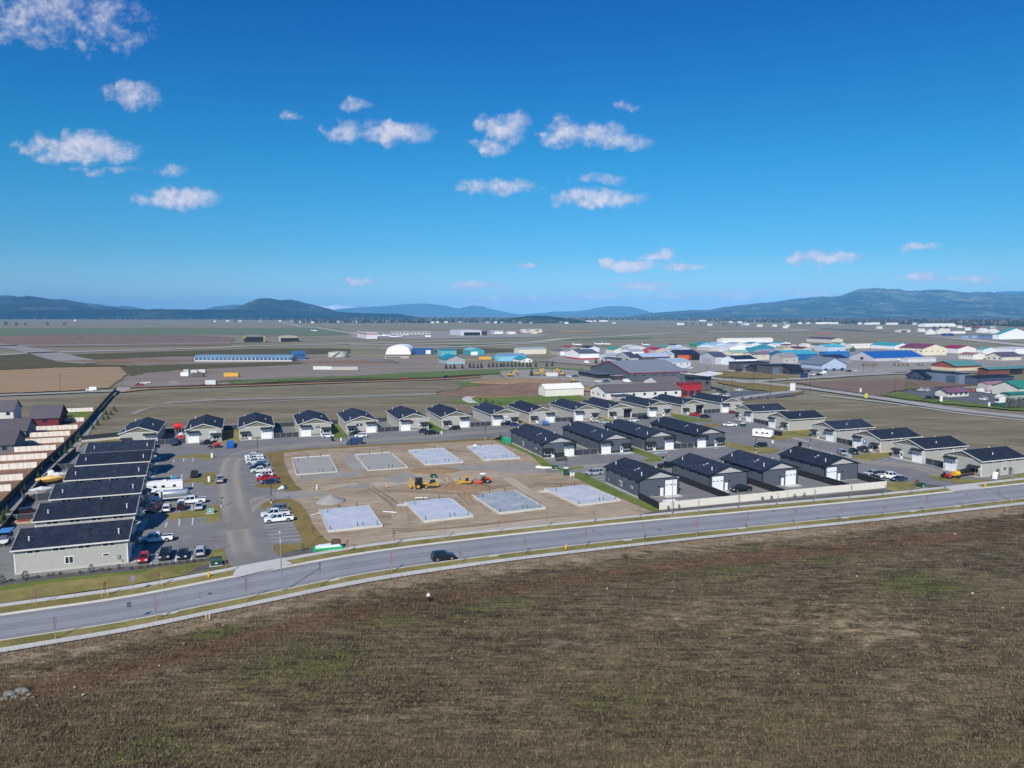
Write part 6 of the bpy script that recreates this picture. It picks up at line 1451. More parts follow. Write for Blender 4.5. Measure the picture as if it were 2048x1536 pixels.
# yellow tank and containers on the crop strip
for x, y, L_, c, lab, cat in ((462, 754, 11, (222,164,44), 'long yellow tank wagon on the green strip', 'tank wagon'), (645, 740, 16, (206,206,202), 'pale container on the gravel flat', 'container'), (658, 740, 4, (214,210,204), 'small white cabin beside the pale container', 'cabin'), (690, 741, 22, (176,170,160), 'row of concrete blocks on the gravel flat', 'blocks'),
                              (421, 770, 7, (202,204,206), 'white cabin at the dirt road', 'cabin'), (369, 753, 6, (226,226,224), 'white cabin on the old grass', 'cabin'), (388, 748, 5, (196,196,190), 'grey bin on the old grass', 'bin'), (372, 747, 4, (186,186,182), 'grey silo bin on the old grass', 'bin'), (403, 747, 6, (200,198,190), 'pale bin on the old grass', 'bin'),
                              (970, 719.5, 13, (222,160,38), 'yellow container by the turquoise building', 'container'), (985, 718, 7, (34,130,160), 'teal container by the yellow one', 'container'), (1104, 753.5, 9, (198,198,194), 'pale site cabin by the lone spruce', 'cabin'), (856, 674, 12, (232,228,214), 'white box trailer on the far apron', 'trailer'), (395, 754, 9, (92,84,76), 'brown container on the old grass', 'container')):
    C = G(x, y); r = empty('container' if cat != 'tank wagon' else 'tank_wagon', (C.x, C.y, 0), .03, lab, cat)
    MB().bb(-L_/2, L_/2, 0, 2.5, .3, 3.0).build('box', wallmat(c), r); MB().bb(-L_/2-.1, L_/2+.1, -.1, 2.6, 3.0, 3.2).build('lid', roofmat(tuple(min(255, int(q*1.06)) for q in c)), r)
# houses behind the white fences
HW = dict(th=AX+PI/2)
bld('house', 118, 851, None, 62, 3.6, 'l', (116,30,40), (92,86,92), 'dark red house with white trimmed window and a rear deck', 'house', a=16, th=AX+PI/2, rise=.55, oh=.6, wins=[('l', 1, 1.6, 1.6, 1.3)], trim=None)
bld('house', 28, 846, None, -60, 5.8, 'l', (206,204,198), (96,90,94), 'two storey white and grey house behind the dark red one', 'house', a=12, th=AX+PI/2, rise=.6, oh=.6, wins=[('l', 4, 3.6, 1.4, 1.3)])
bld('house', 52, 876, None, -40, 3.0, 'l', (112,118,130), (92,84,86), 'grey house with a brown roof below the dark red one', 'house', a=15, th=AX+PI/2, rise=.5, oh=.6, wins=[('l', 3, 1, 1.4, 1.2)])
bld('house', 27, 905, None, -80, 3.0, 'l', (104,108,118), (88,80,84), 'blue grey house nearest the road behind the white fences', 'house', a=15, th=AX+PI/2, rise=.5, oh=.6, wins=[('l', 3, 1, 1.4, 1.2)])
C = G(128, 846); r = empty('deck', (C.x, C.y, 0), AX, 'small covered deck behind the dark red house', 'deck')
MB().bb(-3, 3, 0, 4, 2.6, 2.75).build('roof', BLACK, r); MB().bb(-3, 3, 0, 4, .3, .45).build('floor', M('deck_boards', (120,96,74), .8, .2, 2), r)
for x in (-2.8, 2.8): MB().bb(x-.08, x+.08, .1, .26, 0, 2.6).build('post', BLACK, r)

# ---------------------------------------------------------------- fences
def fence(name, P, h, m, label, group=None, step=2.4, postm=None, rail=False, mh=None, cat='fence', solid=.06):
    P = [Vector((q.x, q.y, 0)) for q in P]
    r = empty(name, P[0], 0, label, cat, group); o = P[0]; pm = MB(); rl = MB()
    posts = []
    for a, b in zip(P, P[1:]):
        d = (b-a); L_ = d.length; d.normalize(); ang = math.atan2(d.y, d.x); mid = (a+b)/2-o
        pm.box((mid.x, mid.y, h/2+.06), (L_, solid, h-.04), ang)
        if rail: rl.box((mid.x, mid.y, h+.06), (L_, .07, .07), ang)
        n = max(1, round(L_/step))
        for k in range(n+1): posts.append((a+(b-a)*(k/n)-o, ang))
    pm.build('panel', m, r)
    if rail: rl.build('top_rail', STEEL, r)
    if len(posts) > 95: posts = posts[::max(1, len(posts)//90)]
    me = None
    for q, ang in posts:
        if me is None:
            o_ = MB().bb(-.065, .065, -.065, .065, 0, h+.12).build('post', postm or m, r); me = o_.data
        else: o_ = link('post', me, r)
        o_.location = q; o_.rotation_euler[2] = ang
    return r
BEI = M('beige_vinyl', (214,208,196), .6, .03, .6, lines=('h', .3, .1)); WVN = M('white_vinyl', (226,218,206), .6, .03, .4, lines=('h', 2.4, .35))
SLAT = M('black_slat_mesh', (30,31,35), .8, .12, .5, lines=('h', .2, .3)); MESH = M('dark_mesh', (54,58,64), .8, .1, .5, lines=('h', .35, .25))
fence('vinyl_fence', [G(*q) for q in ((1319,1020.5),(1440,1008.5),(1572,995.5),(1576,994.5),(1680,984.5),(1772,976))], 1.9, BEI, 'long beige vinyl fence between the slate shops and the road')
fence('mesh_fence', [G(1278,998.5), G(1319,1020)], 1.9, SLAT, 'black slatted fence from the nearest slate shop to the beige fence', rail=True)
for k in range(3):
    a = SHOPS['H%d' % (k+2)]; c, s = math.cos(AX), math.sin(AX)
    def lp(x, y): return Vector((a.location.x+x*c-y*s, a.location.y+x*s+y*c, 0))
    fence('mesh_fence', [lp(-6.5, 16), lp(-6.5, -.2), lp(-6.8, -9.5)], 1.9, SLAT, 'black slatted fence along the %s slate shop behind the beige fence' % ORD[k+1], rail=True, group='black yard fences')
a = SHOPS['H4']; fence('mesh_fence', [Vector((a.location.x+6.4*c, a.location.y+6.4*s, 0)), G(1770, 975)], 1.9, SLAT, 'black slatted fence at the driveway end of the beige fence', rail=True)
def yard_gate(key, side, gap, label):
    a = SHOPS[key]; an = a.rotation_euler[2]; c, s = math.cos(an), math.sin(an)
    def lp(x, y): return Vector((a.location.x+x*c-y*s, a.location.y+x*s+y*c, 0))
    fence('yard_gate', [lp(side*6.3, .5), lp(side*(6.1+gap-.2), .5)], 1.8, MESH, label, rail=True, step=2.6, postm=STEEL, group='mesh gates between shops', cat='gate')
for k, nxt in (('B1','B2'),('B3','B4'),('B5','B6'),('B7','B8'),('B9','B10'),('B11','B12'),('B13','B14'),('G1','G2'),('G3','G4'),('R1','R2'),('R3','R4'),('R5','R6')):
    gap = (Vector(SHOPS[k].location)-Vector(SHOPS[nxt].location)).length-12.2
    yard_gate(k, 1, gap, 'dark mesh gate closing the yard after the %s %s shop of its row' % (ORD[int(k[1:])-1], 'slate' if k[0] == 'G' else 'tan'))
# rear fence of the long row and the skip corner
a, b = SHOPS['B1'], SHOPS['B5']; c, s = math.cos(AX), math.sin(AX)
def lpB(k, x, y): q = SHOPS[k].location; return Vector((q.x+x*c-y*s, q.y+x*s+y*c, 0))
fence('rear_fence', [lpB('B1', -22, 20), lpB('B1', -6, 27), lpB('B4', -6, 28.5), lpB('B8', 6, 28.5)], 1.8, MESH, 'dark mesh fence behind the long back row of tan shops', rail=True, step=4)
fence('retaining_wall', [lpB('B1', -21, 15), lpB('B1', -6.2, 20)], .9, M('block_wall_pale', (204,200,190), .85, .06, 1), 'low pale block wall beside the first back row shop', cat='wall')
fence('mesh_fence', [G(1000,872), G(1001,882), G(1019,887)], 1.9, SLAT, 'black slatted fence round the skip behind the first slate shop', rail=True)
# the long boundary fence, its shaded face painted into the dark colour, and the yard fences along the planted strip
fence('boundary_fence', [G(*q) for q in ((-60,1072),(0,1024),(70,952),(125,901),(166,860),(199,820),(216,800),(233,782))], 2.3, M('shaded_vinyl', (40,42,50), .7, .08, .4, lines=('h', 2.4, .3)), 'long boundary fence in its dark shaded tone behind the white fenced gardens', step=4.8)
fence('mesh_fence', [G(*q) for q in ((-40,1110),(7,1066),(52,1008),(80,974),(116,938),(152,905))], 1.9, SLAT, 'black slatted fence at the back of the tan shop yards', rail=True, step=3)
for i, (k, y0) in enumerate((('L2', 0), ('L3', 0), ('L4', 0), ('L5', 0), ('L6', 0))):
    a = SHOPS[k].location; u = Vector((c, s, 0)); v = Vector((-s, c, 0)); q = Vector((a.x, a.y, 0))-u*18.8-v*6.3
    fence('mesh_fence', [q, q-u*(11-i*.7)], 1.8, MESH, 'dark mesh fence dividing the yard behind the %s end-on tan shop' % ORD[i+1], rail=True, postm=STEEL, step=3, group='yard dividing fences')
WF = [(22,982,-90),(46,960,-90),(74,935.6,-80),(94,917,-70),(112,900,24),(128,884.5,30),(140,871,60),(155,858,66),(168,843,117),(186,822.5,112)]
for i, (x, y, xl) in enumerate(WF):
    R_ = G(x, y); L_ = px_len(R_, AX+PI, xl)
    fence('garden_fence', [R_, R_+Vector((math.cos(AX+PI), math.sin(AX+PI), 0))*max(6, min(L_, 70))], 1.85, WVN, 'white vinyl garden fence, %s from the road among the parallel ones' % ORD[i], group='parallel white garden fences')
pxsheet('garden_soil', '-200,1085 0,1024 70,952 125,901 166,860 199,820 186,820 112,822 60,850 -100,870 -300,930', ground('garden_soil', [(112,84,66),(140,110,88),(158,128,106)], .06, .3, 1.5, bump=.5, patch=((92,70,54),.1,.55,.75)), .06)
pxsheet('garden_lawn', '117,847 168,841.5 186,823.5 116,825', GM['greenlawn'], .08)
pxsheet('planting_strip', '-60,1076 0,1026 70,954 125,903 166,862 199,822 206,826 152,906 116,940 80,976 52,1010 7,1068 -40,1112', GM['gravel'], .09)
pxsheet('lawn', '176,892 215,868 236,861 240,890 200,893', GM['lawn'], .1)
# ---------------------------------------------------------------- the weed field
def seg_dist(P, q):
    best = 1e9
    for a, b in zip(P, P[1:]):
        ab = b-a; t = max(0, min(1, (q-a).dot(ab)/max(ab.length_squared, 1e-6))); d = (a+ab*t-q).length
        if d < best: best = d
    return best
def field_material():
    m, nt, b = nodes_new('weed_field_cover'); v = coords(nt); vs = coords(nt, (1, 1.7, 1), rot=.3)
    A = {}
    for k in ('dry', 'red', 'green', 'tan', 'grey'):
        n = nt.nodes.new('ShaderNodeAttribute'); n.attribute_name = k; A[k] = n.outputs['Fac']
    n1 = noise_(nt, vs, .05, 5, .65, .7); n2 = noise_(nt, vs, .3, 4, .7, .4); n3 = noise_(nt, v, 2.1, 3, .75)
    w = math_(nt, 'ADD', math_(nt, 'MULTIPLY', n1, .6), math_(nt, 'ADD', math_(nt, 'MULTIPLY', n2, .7), math_(nt, 'MULTIPLY', n3, .9)))
    w = math_(nt, 'ADD', w, math_(nt, 'MULTIPLY', math_(nt, 'SUBTRACT', noise_(nt, coords(nt, (1, 8, 1), rot=.36), .16, 4, .6, .5), .5), .8))
    w = math_(nt, 'DIVIDE', math_(nt, 'SUBTRACT', w, .72), .76, True)
    S4 = lambda *c: [(i/(len(c)-1), s2l(q)) for i, q in enumerate(c)]
    base = ramp_(nt, w, S4((38,34,24),(66,58,42),(96,85,62),(124,110,82),(156,140,110)))
    def lay(c, k, cols, amp=1.6, th=.42, nz=None):
        col = ramp_(nt, w, S4(*cols)); f = math_(nt, 'ADD', A[k], math_(nt, 'MULTIPLY', math_(nt, 'SUBTRACT', nz or n2, .5), amp))
        f = ramp_(nt, f, [(th-.13, (0, 0, 0)), (th+.2, (1, 1, 1))])
        return mix_(nt, f, c, col)
    c = lay(base, 'green', ((40,42,20),(70,74,36),(98,100,52),(126,122,76)), 1.5)
    c = lay(c, 'tan', ((104,86,64),(136,116,88),(158,138,108),(176,156,128)), 1.6)
    c = lay(c, 'grey', ((88,80,72),(114,104,94),(136,124,114),(152,142,132)), 1.5)
    c = lay(c, 'red', ((52,38,26),(84,64,45),(112,88,64),(140,114,88)), 1.5)
    c = lay(c, 'dry', ((92,78,60),(124,108,86),(152,136,112),(178,162,140)), 1.3)
    nt.links.new(c, b.inputs['Base Color']); b.inputs['Roughness'].default_value = .95; b.inputs['Specular IOR Level'].default_value = .1
    bump_(nt, b, math_(nt, 'ADD', n2, n3), .9, .3)
    return m
EDGE = [Vector((p.x, p.y, 0)) for p in RL['S1b']]
ex = np.array([p.x for p in EDGE]); ey = np.array([p.y for p in EDGE])
xs = np.concatenate([np.arange(-330, -130, 6), np.arange(-130, 190, 1.6), np.arange(190, 460, 6)])
nrow = 74; V = []; att = {k: [] for k in ('dry', 'red', 'green', 'tan', 'grey')}
# patches of other cover: (px, py, rx, ry, strength)
PATCH = dict(green=[(1650,1103,90,16,.55),(1850,1165,110,26,.5),(620,1330,200,60,.42),(1250,1395,180,40,.42),(980,1190,120,40,.35),(300,1480,180,60,.4),(1560,1440,120,40,.35),(760,1230,120,24,.4),(1250,1140,120,14,.45),(1430,1130,110,14,.4),(1950,1480,120,50,.35),(430,1262,60,14,.6)],
             tan=[(1720,1250,220,46,.5),(1420,1240,160,30,.35),(1900,1290,160,30,.42),(1660,1085,90,10,.5),(130,1345,120,22,.6),(1010,1500,90,12,.4),(1300,1240,160,26,.3)],
             grey=[(1140,1285,140,20,.55),(1900,1120,160,36,.5),(1760,1085,160,14,.45),(950,1195,60,12,.5),(1980,1200,110,26,.5),(700,1480,160,40,.3),(1380,1470,200,30,.3)])
PG = {k: [(G(x, y), G(x+rx, y)-G(x, y), (G(x, y-ry)-G(x, y+ry)).length/2, s) for x, y, rx, ry, s in L_] for k, L_ in PATCH.items()}
for i, x in enumerate(xs):
    ye = float(np.interp(x, ex, ey))
    for j in range(nrow):
        t = j/(nrow-1); y = ye-.02-(ye+60)*(t**1.25)
        d = (ye-y)*.93
        nz = mnoise.noise((x*.05, y*.05, 0)); nz2 = mnoise.noise((x*.013, y*.03, 4))
        z = -.02-.25*min(1, d/6)+.22*nz*min(1, d/5)+.08*mnoise.noise((x*.3, y*.3, 2))*min(1, d/3)
        V.append((x, y, z))
        att['dry'].append(max(0, 1-(d/5.5))**.7*.95+max(0, .25-abs(d-7)*.04))
        att['red'].append(max(0, 1-abs(d-13+3*nz2)/7)*.75+.12*max(0, 1-abs(d-30)/16))
        for k in ('green', 'tan', 'grey'):
            q = 0
            for c, rv, ry, s in PG[k]:
                e = ((x-c.x)/rv.length)**2+((y-c.y)/ry)**2
                q = max(q, s*math.exp(-e*.7))
            att[k].append(q*(1.3 if k == 'green' else .9 if k == 'tan' else .7)-.06+(.3 if k == 'green' else .14)*nz2+.08*nz)
n_ = len(xs); Fc = [(i*nrow+j, i*nrow+j+1, (i+1)*nrow+j+1, (i+1)*nrow+j) for i in range(n_-1) for j in range(nrow-1)]
me = bpy.data.meshes.new('field'); me.from_pydata(V, [], Fc); me.materials.append(field_material())
for k, a in att.items(): me.attributes.new(k, 'FLOAT', 'POINT').data.foreach_set('value', a)
me.polygons.foreach_set('use_smooth', [True]*len(Fc)); me.update()
o = link('field', me); tag(o, kind='structure')
if me.polygons[0].normal.z < 0: me.flip_normals()
# standing dead weeds: one mass of stalks
rng = np.random.default_rng(5)
def blades(name, P, hmin, hmax, wd, cols, lean=.35, kind='stuff', nb=3):
    n = len(P)*nb; base = np.repeat(P, nb, 0)+np.c_[rng.normal(0, .12, (n, 2)), np.zeros(n)]
    hh = rng.uniform(hmin, hmax, n); an = rng.uniform(0, 2*PI, n); w_ = wd*rng.uniform(.6, 1.4, n)
    dx = np.c_[np.cos(an)*w_, np.sin(an)*w_, np.zeros(n)]; tip = base+np.c_[rng.normal(.06, lean, n)*hh, rng.normal(.05, lean, n)*hh, hh]
    base[:, 2] -= .05
    Vv = np.stack([base-dx, base+dx, tip], 1).reshape(-1, 3)
    me = bpy.data.meshes.new(name); me.vertices.add(len(Vv)); me.vertices.foreach_set('co', Vv.ravel())
    me.loops.add(n*3); me.loops.foreach_set('vertex_index', np.arange(n*3)); me.polygons.add(n); me.polygons.foreach_set('loop_start', np.arange(n)*3); me.polygons.foreach_set('loop_total', np.full(n, 3))
    for c in cols: me.materials.append(M('stalk_%d_%d_%d' % c, c, .95, .25, .5))
    me.polygons.foreach_set('material_index', rng.integers(0, len(cols), n)); me.update(); me.validate()
    return tag(link(name, me), kind=kind)
def field_pts(n, d0=1.0, pw=1.0, dens=None):
    out = []
    while len(out) < n:
        py = 1040+ (1570-1040)*random.random()**pw; pxx = random.uniform(-60, 2110); p = G(pxx, py)
        d = float(np.interp(p.x, ex, ey))-p.y
        if d < d0: continue
        if dens is not None and mnoise.noise((p.x*.045, p.y*.09, 7)) + .7*(random.random()-.5) < dens: continue
        out.append((p.x, p.y, -.1))
    return np.array(out)
blades('dead_weeds', field_pts(26000, 4, .75, -.12), .15, .6, .026, [(112,96,70),(84,72,52),(138,120,92),(66,58,42),(98,86,70),(92,90,52)])
blades('dry_grass', field_pts(15000, .3, .9), .12, .36, .04, [(124,110,74),(150,132,100),(100,100,58),(118,100,76)])
blades('verge_weeds', np.array([((p:=EDGE[i].lerp(EDGE[i+1], random.random())).x+random.uniform(-.4, .4), p.y-random.uniform(.15, 3.0), -.02) for i in [random.randrange(6, len(EDGE)-6) for _ in range(2600)]]), .25, 1.0, .025, [(120,98,76),(150,130,106),(98,78,62)], .25)
ST = M('field_stone', (172,166,154), .9, .12, 2, bump=.4)
for k, (x, y, s) in enumerate(((1214,1177,.55),(1945,1187,.75),(1714,1152,.5),(150,1374,.45),(166,1389,.5),(1459,1276,.35),(1055,1535,.4),(904,1316,.35),(75,1410,.35),(1597,1347,.35),(1640,1190,.3),(930,1243,.3),(1345,1180,.3),(1720,1240,.3),(70,1352,.3),(1180,1248,.3),(2005,1215,.4),(1910,1068,.6),(385,1210,.35),(240,1290,.35),(318,1330,.35))):
    p = G(x, y); o = MB().blob((0, 0, s*.2), (s*.38, s*.3, s*.28), 8, 5, .25).build('stone', ST, loc=(p.x, p.y, -.12), smooth=False); tag(o, 'pale stone lying loose in the weed field', 'stone', 'pale stones in the weed field')
BG = M('boulder_grey', (118,117,112), .9, .2, 1.5, bump=.6)
for k, (x, y, s) in enumerate(((18,1384,.8),(43,1379,.95),(30,1391,.5),(58,1386,.4),(8,1394,.5),(66,1392,.35),(48,1394,.4))):
    p = G(x, y); o = MB().blob((0,0,.02),(s,s*.75,s*.42),9,5,.3).build('boulder', BG, loc=(p.x, p.y, -.2)); tag(o, 'grey rubble stone in the low heap at the edge of the weed field', 'boulder', 'grey rubble stones in the low heap')
for x, y, c, lab in ((412,1243,(214,168,110),'short tan survey stake at the pavement edge'),(419,1240,(220,220,214),'short white survey stake at the pavement edge'),(2013,1023,(216,150,120),'orange survey stake beside the far weed edge')):
    post_thing('survey_stake', x, y, lab, 'stake', [('stake', MB().bb(-.05,.05,-.03,.03,0,1.0), M('stake_%d' % c[2], c, .8, .1, 4)), ('ribbon', MB().bb(-.12,.12,-.02,.02,.8,.95), M('ribbon_pink', (214,110,110), .7, .1, 4))])

# ---------------------------------------------------------------- bare street saplings
BARK = M('pale_bark', (150,136,126), .9, .15, 3); TWIG = M('red_twig', (142,104,104), .9, .15, 3); LEAFB = M('brown_leaf', (110,66,44), .9, .3, 3)
def sapling(seed, h, leaf=False):
    rd = random.Random(seed); t = MB(); n = 6; pts = []
    lx = ly = 0
    for k in range(n+1):
        pts.append((lx, ly, h*.8*k/n)); lx += rd.uniform(-.06, .06); ly += rd.uniform(-.06, .06)
    t.tube(pts, [.075*(1-.62*k/n) for k in range(n+1)], 6)
    c = MB()
    for k in range(17):
        z0 = h*rd.uniform(.3, .78); a = rd.uniform(0, 2*PI); L_ = h*.3*rd.uniform(.55, 1.0)*(1.05-z0/h*.5)
        bx, by = pts[min(n, int(z0/(h*.8)*n))][:2]; p0 = Vector((bx, by, z0)); d = Vector((math.cos(a)*.55, math.sin(a)*.55, .85)).normalized()
        p1 = p0+d*L_*.5; p2 = p0+(d+Vector((0, 0, .18))).normalized()*L_; c.tube([p0, p1, p2], [.019, .014, .007], 4)
        for _ in range(4):
            s = p0.lerp(p2, rd.uniform(.3, .95)); e = s+Vector((rd.uniform(-.5, .5), rd.uniform(-.5, .5), rd.uniform(.25, .7)))*h*.11; c.tube([s, e], [.009, .005], 3)
            if leaf:
                for _ in range(3):
                    q = s.lerp(e, rd.random())+Vector((rd.uniform(-.1, .1),)*3); w = .08
                    c.poly([q+Vector((rd.uniform(-w, w), rd.uniform(-w, w), rd.uniform(-w, w))) for _ in range(3)], m=1)
    c.tube([pts[-1], (lx, ly, h)], [.03, .01], 4)
    r = empty('sapling', (0, 0, 0)); t.build('trunk', BARK, r); c.build('crown', [TWIG, LEAFB] if leaf else TWIG, r); return r
SAP = [sapling(i, 4.3) for i in range(4)]; SAPL = [sapling(20+i, 3.6, True) for i in range(2)]
used = set()
def put_sapling(x, y, lab, grp, s=1.0, leaf=False, k=0):
    src = (SAPL if leaf else SAP)[k % (2 if leaf else 4)]; p = G(x, y)
    if src.name in used: o = copy_tree(src)
    else: o = src; used.add(src.name)
    o.location = (p.x, p.y, .1); o.rotation_euler[2] = random.uniform(0, 6); o.scale = (s, s, s); tag(o, lab, 'tree', grp)
def nth(i): return (ORD+['fifteenth','sixteenth','seventeenth','eighteenth','nineteenth','twentieth','twenty-first'])[i]
for i, (x, y) in enumerate(((111,1280),(313,1242),(493,1205),(640,1174),(784,1147),(921,1128.5),(1050,1111),(1171,1096.5),(1287,1083.5),(1393,1072.5),(1494,1061.5),(1590,1051.5),(1682,1042.5),(1769,1033.5),(1852,1025.5),(1932,1016.5),(1996,1009.5))):
    put_sapling(x, y, 'bare sapling on the field side of the road, %s counting from the lawn corner' % nth(i), 'saplings on the field side of the road', random.uniform(.9, 1.12), k=i)
for i, (x, y) in enumerate(((72,1213),(211,1195),(318,1174),(452,1149),(695,1106),(788,1093),(890,1080),(996,1068.5),(1095,1057),(1188,1047.5),(1279,1039),(1397,1028),(1478,1021),(1555,1013.5),(1630,1007),(1702,1001),(1770,994.5),(1828,988.5))):
    put_sapling(x, y, 'slim sapling on the shop side of the road, %s counting from the lawn corner' % nth(i), 'saplings on the shop side of the road', random.uniform(.8, 1.05) if i not in (1, 2) else .8, leaf=i in (1, 2, 4, 5), k=i)
put_sapling(628, 1083, 'brown leaved sapling on the dry bank by the striped bays', 'saplings on the dry bank', .9, True, 1)
put_sapling(433, 1104, 'bare sapling on the corner lawn behind the green box', 'saplings on the corner lawn', .9, False, 2)
for x, y, lab in ((204,1196,'pale stake holding the second shop side sapling'),(216,1194,'other pale stake beside the second shop side sapling'),(324,1173.5,'pale stake holding the third shop side sapling')):
    post_thing('tree_stake', x, y, lab, 'stake', [('post', MB().cyl((0,0,0),(0,0,1.7),.06,.05,6), M('stake_pine', (206,186,150), .8, .15, 4)), ('tie', MB().bb(-.07,.07,-.07,.07,1.4,1.5), BLACK)])

# ---------------------------------------------------------------- conifers and shrubs
NEED = [M('spruce_needles_%d' % i, c, .95, .3, 2) for i, c in enumerate(((34,58,42),(46,70,48),(64,80,44)))]
BROWNB = M('conifer_bark', (84,66,52), .95, .2, 3)
def conifer(seed, h, wd, mi=0, name='conifer'):
    rd = random.Random(seed); r = empty(name, (0, 0, 0)); MB().tube([(0,0,-.1),(0,0,h*.9)], [h*.022, h*.006], 6).build('trunk', BROWNB, r); c = MB()
    L_ = 11
    for k in range(L_):
        t = k/(L_-1); z = h*(.1+.86*t); R = wd*(1-t)**.85+.04*h*.3
        nb = max(5, int(11*(1-t*.5)))
        for j in range(nb):
            a = 2*PI*(j+rd.random())/nb; rr = R*rd.uniform(.7, 1.12); u = Vector((math.cos(a), math.sin(a), 0)); v = Vector((-u.y, u.x, 0))
            p0 = Vector((0, 0, z+h*.05)); tip = u*rr+Vector((0, 0, z-h*.035*rd.uniform(.4, 1.6)))
            wv_ = rr*rd.uniform(.26, .42)
            mid = p0.lerp(tip, .55)
            c.poly([p0, mid+v*wv_+Vector((0, 0, -.02*h)), tip, mid-v*wv_+Vector((0, 0, -.02*h))])
            c.poly([mid+Vector((0, 0, h*.03)), tip.lerp(mid, .2)+v*wv_*.5+Vector((0, 0, -h*.04)), tip.lerp(mid, .2)-v*wv_*.5+Vector((0, 0, -h*.05))])
    c.poly([(.04*h,0,h*.93),(-.02*h,.035*h,h*.93),(0,0,h*1.02)]); c.poly([(-.04*h,0,h*.93),(.02*h,-.035*h,h*.93),(0,0,h*1.02)])
    c.build('crown', NEED[mi], r); return r
CON = [conifer(i, 6.5, 2.0, 0, 'spruce_tree') for i in range(3)]; SMALL = [conifer(30+i, 2.6, .85, 2, 'young_pine') for i in range(3)]
def put_con(pool, x, y, lab, grp, s, k=0, z=.05):
    src = pool[k % len(pool)]; p = G(x, y)
    if src.name in used: o = copy_tree(src)
    else: o = src; used.add(src.name)
    o.location = (p.x, p.y, z); o.rotation_euler[2] = random.uniform(0, 6); o.scale = (s*random.uniform(.92, 1.1),)*2+(s,); tag(o, lab, 'tree', grp); return o
SPR = [(892.4,737.2),(900.6,737.2),(908.8,737.2),(924.6,736.6),(940,735.5),(947.6,735.5),(955.7,736),(962.8,735.5),(978,734.8),(985.8,734.2),(993.5,734.2),(1002,733.8),(1008,733.6),(1015.7,733.6),(1023.5,733.4),(1031,733.2),(1038.8,733),(1046,733),(1054.4,733.6),(1060.7,733.6),(1071.9,733.8),(1093.6,733.2),(1104.5,732.4)]
for i, (x, y) in enumerate(SPR): put_con(CON, x, y, 'dark spruce in the airport road row, %s counting from the white dome tent' % (nth(i) if i < 21 else ['twenty-second','twenty-third'][i-21]), 'spruces in the airport road row', random.uniform(.72, .95), i)
put_con(CON, 1063, 751.5, 'lone broad spruce beside the earthworks', 'lone spruce', 1.05, 0)
for i, (x, y) in enumerate(((1192,727),(1205,727.5),(1212,727))): put_con(CON, x, y, '%s of the three slim spruces before the red banded hangar' % ORD[i], 'three slim spruces', .95, i)
for i, (x, y) in enumerate(((84,946),(77,958),(50,984),(44,992),(15,1026),(8,1036),(105,927),(119,914),(131,907),(142,896),(153,884),(158,877),(186,858),(195,850),(207,840),(216,838),(212,829),(222,830),(228,820),(232,823),(5,1048))):
    put_con(SMALL, x, y, 'young pine in the strip beside the dark boundary fence, %s along' % nth(i), 'young pines beside the boundary fence', random.uniform(.8, 1.25), i)
for i, (x, y) in enumerate(((960,800),(972,803),(985,806),(1000,809))): put_con(SMALL, x, y, 'young pine by the pale path end, %s along' % ORD[i], 'young pines by the pale path', .85, i)
SHR = [M('juniper_blue', (62,82,78), .95, .25, 3), M('shrub_brown', (104,84,62), .95, .3, 3), M('arborvitae_green', (96,104,44), .95, .25, 3), M('cypress_olive', (82,80,52), .95, .25, 3)]
def shrub(x, y, h, w, mi, lab, grp=None, col=False):
    p = G(x, y); rd = random.Random(int(x*7+y)); r = empty('shrub', (p.x, p.y, .1), 0, lab, 'shrub', grp); c = MB()
    for _ in range(150):
        t = rd.random(); z = h*t; R = w*(math.sin(PI*min(1, .2+.8*t))**.6 if not col else (1-.75*max(0, t-.45)/.55)); a = rd.uniform(0, 2*PI); q = Vector((math.cos(a)*R*rd.uniform(.5, 1), math.sin(a)*R*rd.uniform(.5, 1), z)); s = w*.3
        c.poly([q+Vector((rd.uniform(-s, s), rd.uniform(-s, s), rd.uniform(-s*.4, s*1.3))) for _ in range(3)])
    c.build('foliage', SHR[mi], r); MB().tube([(0,0,-.1),(0,0,h*.6)], [.05, .02], 5).build('stem', BROWNB, r)
for x, y, h, w, m_, lab in ((4,1168,1.6,.6,0,'blue juniper at the dark corner of the nearest tan shop'),(51,1161,1.5,.7,0,'blue juniper in the bed near the meter of the nearest tan shop'),(183,1146,1.5,.6,0,'blue juniper under the wall right of the window of the nearest tan shop'.replace('right of','past')),(238,1138.5,.9,.4,0,'small juniper near the front corner of the nearest tan shop'),
      (1996,952,2.0,.6,0,'dark conical shrub beside the meter of the last tan shop'),(2021,949,2.1,.6,0,'dark conical shrub under the window of the last tan shop'),(1834,973,1.7,.9,1,'brown bush in the rock bed at the second driveway'),(606,1102,1.4,.5,0,'blue shrub on the bank by the striped bays'),
      (1676,711,5,4,1,'dark rounded shrub before the long low cream hangar'),(1705,704,6,4,0,'dark bush before the long low cream hangar')): shrub(x, y, h, w, m_, lab)
for i, x in enumerate((1811,1815,1819,1823)): shrub(x, 780.5, 5, 1.0, 2, 'yellow green clipped column by the car park, %s of four' % ORD[i], 'clipped columns by the car park', True)
shrub(1830.5, 781.5, 4.4, 1.3, 2, 'rounder yellow green clipped shrub apart from the four columns')
for i, x in enumerate((2015,2024,2037,2046)): shrub(x, 817, 5.2, 1.7, 3, 'olive clipped cypress by the white gatehouse, %s of four' % ORD[i], 'olive cypresses by the gatehouse', True)
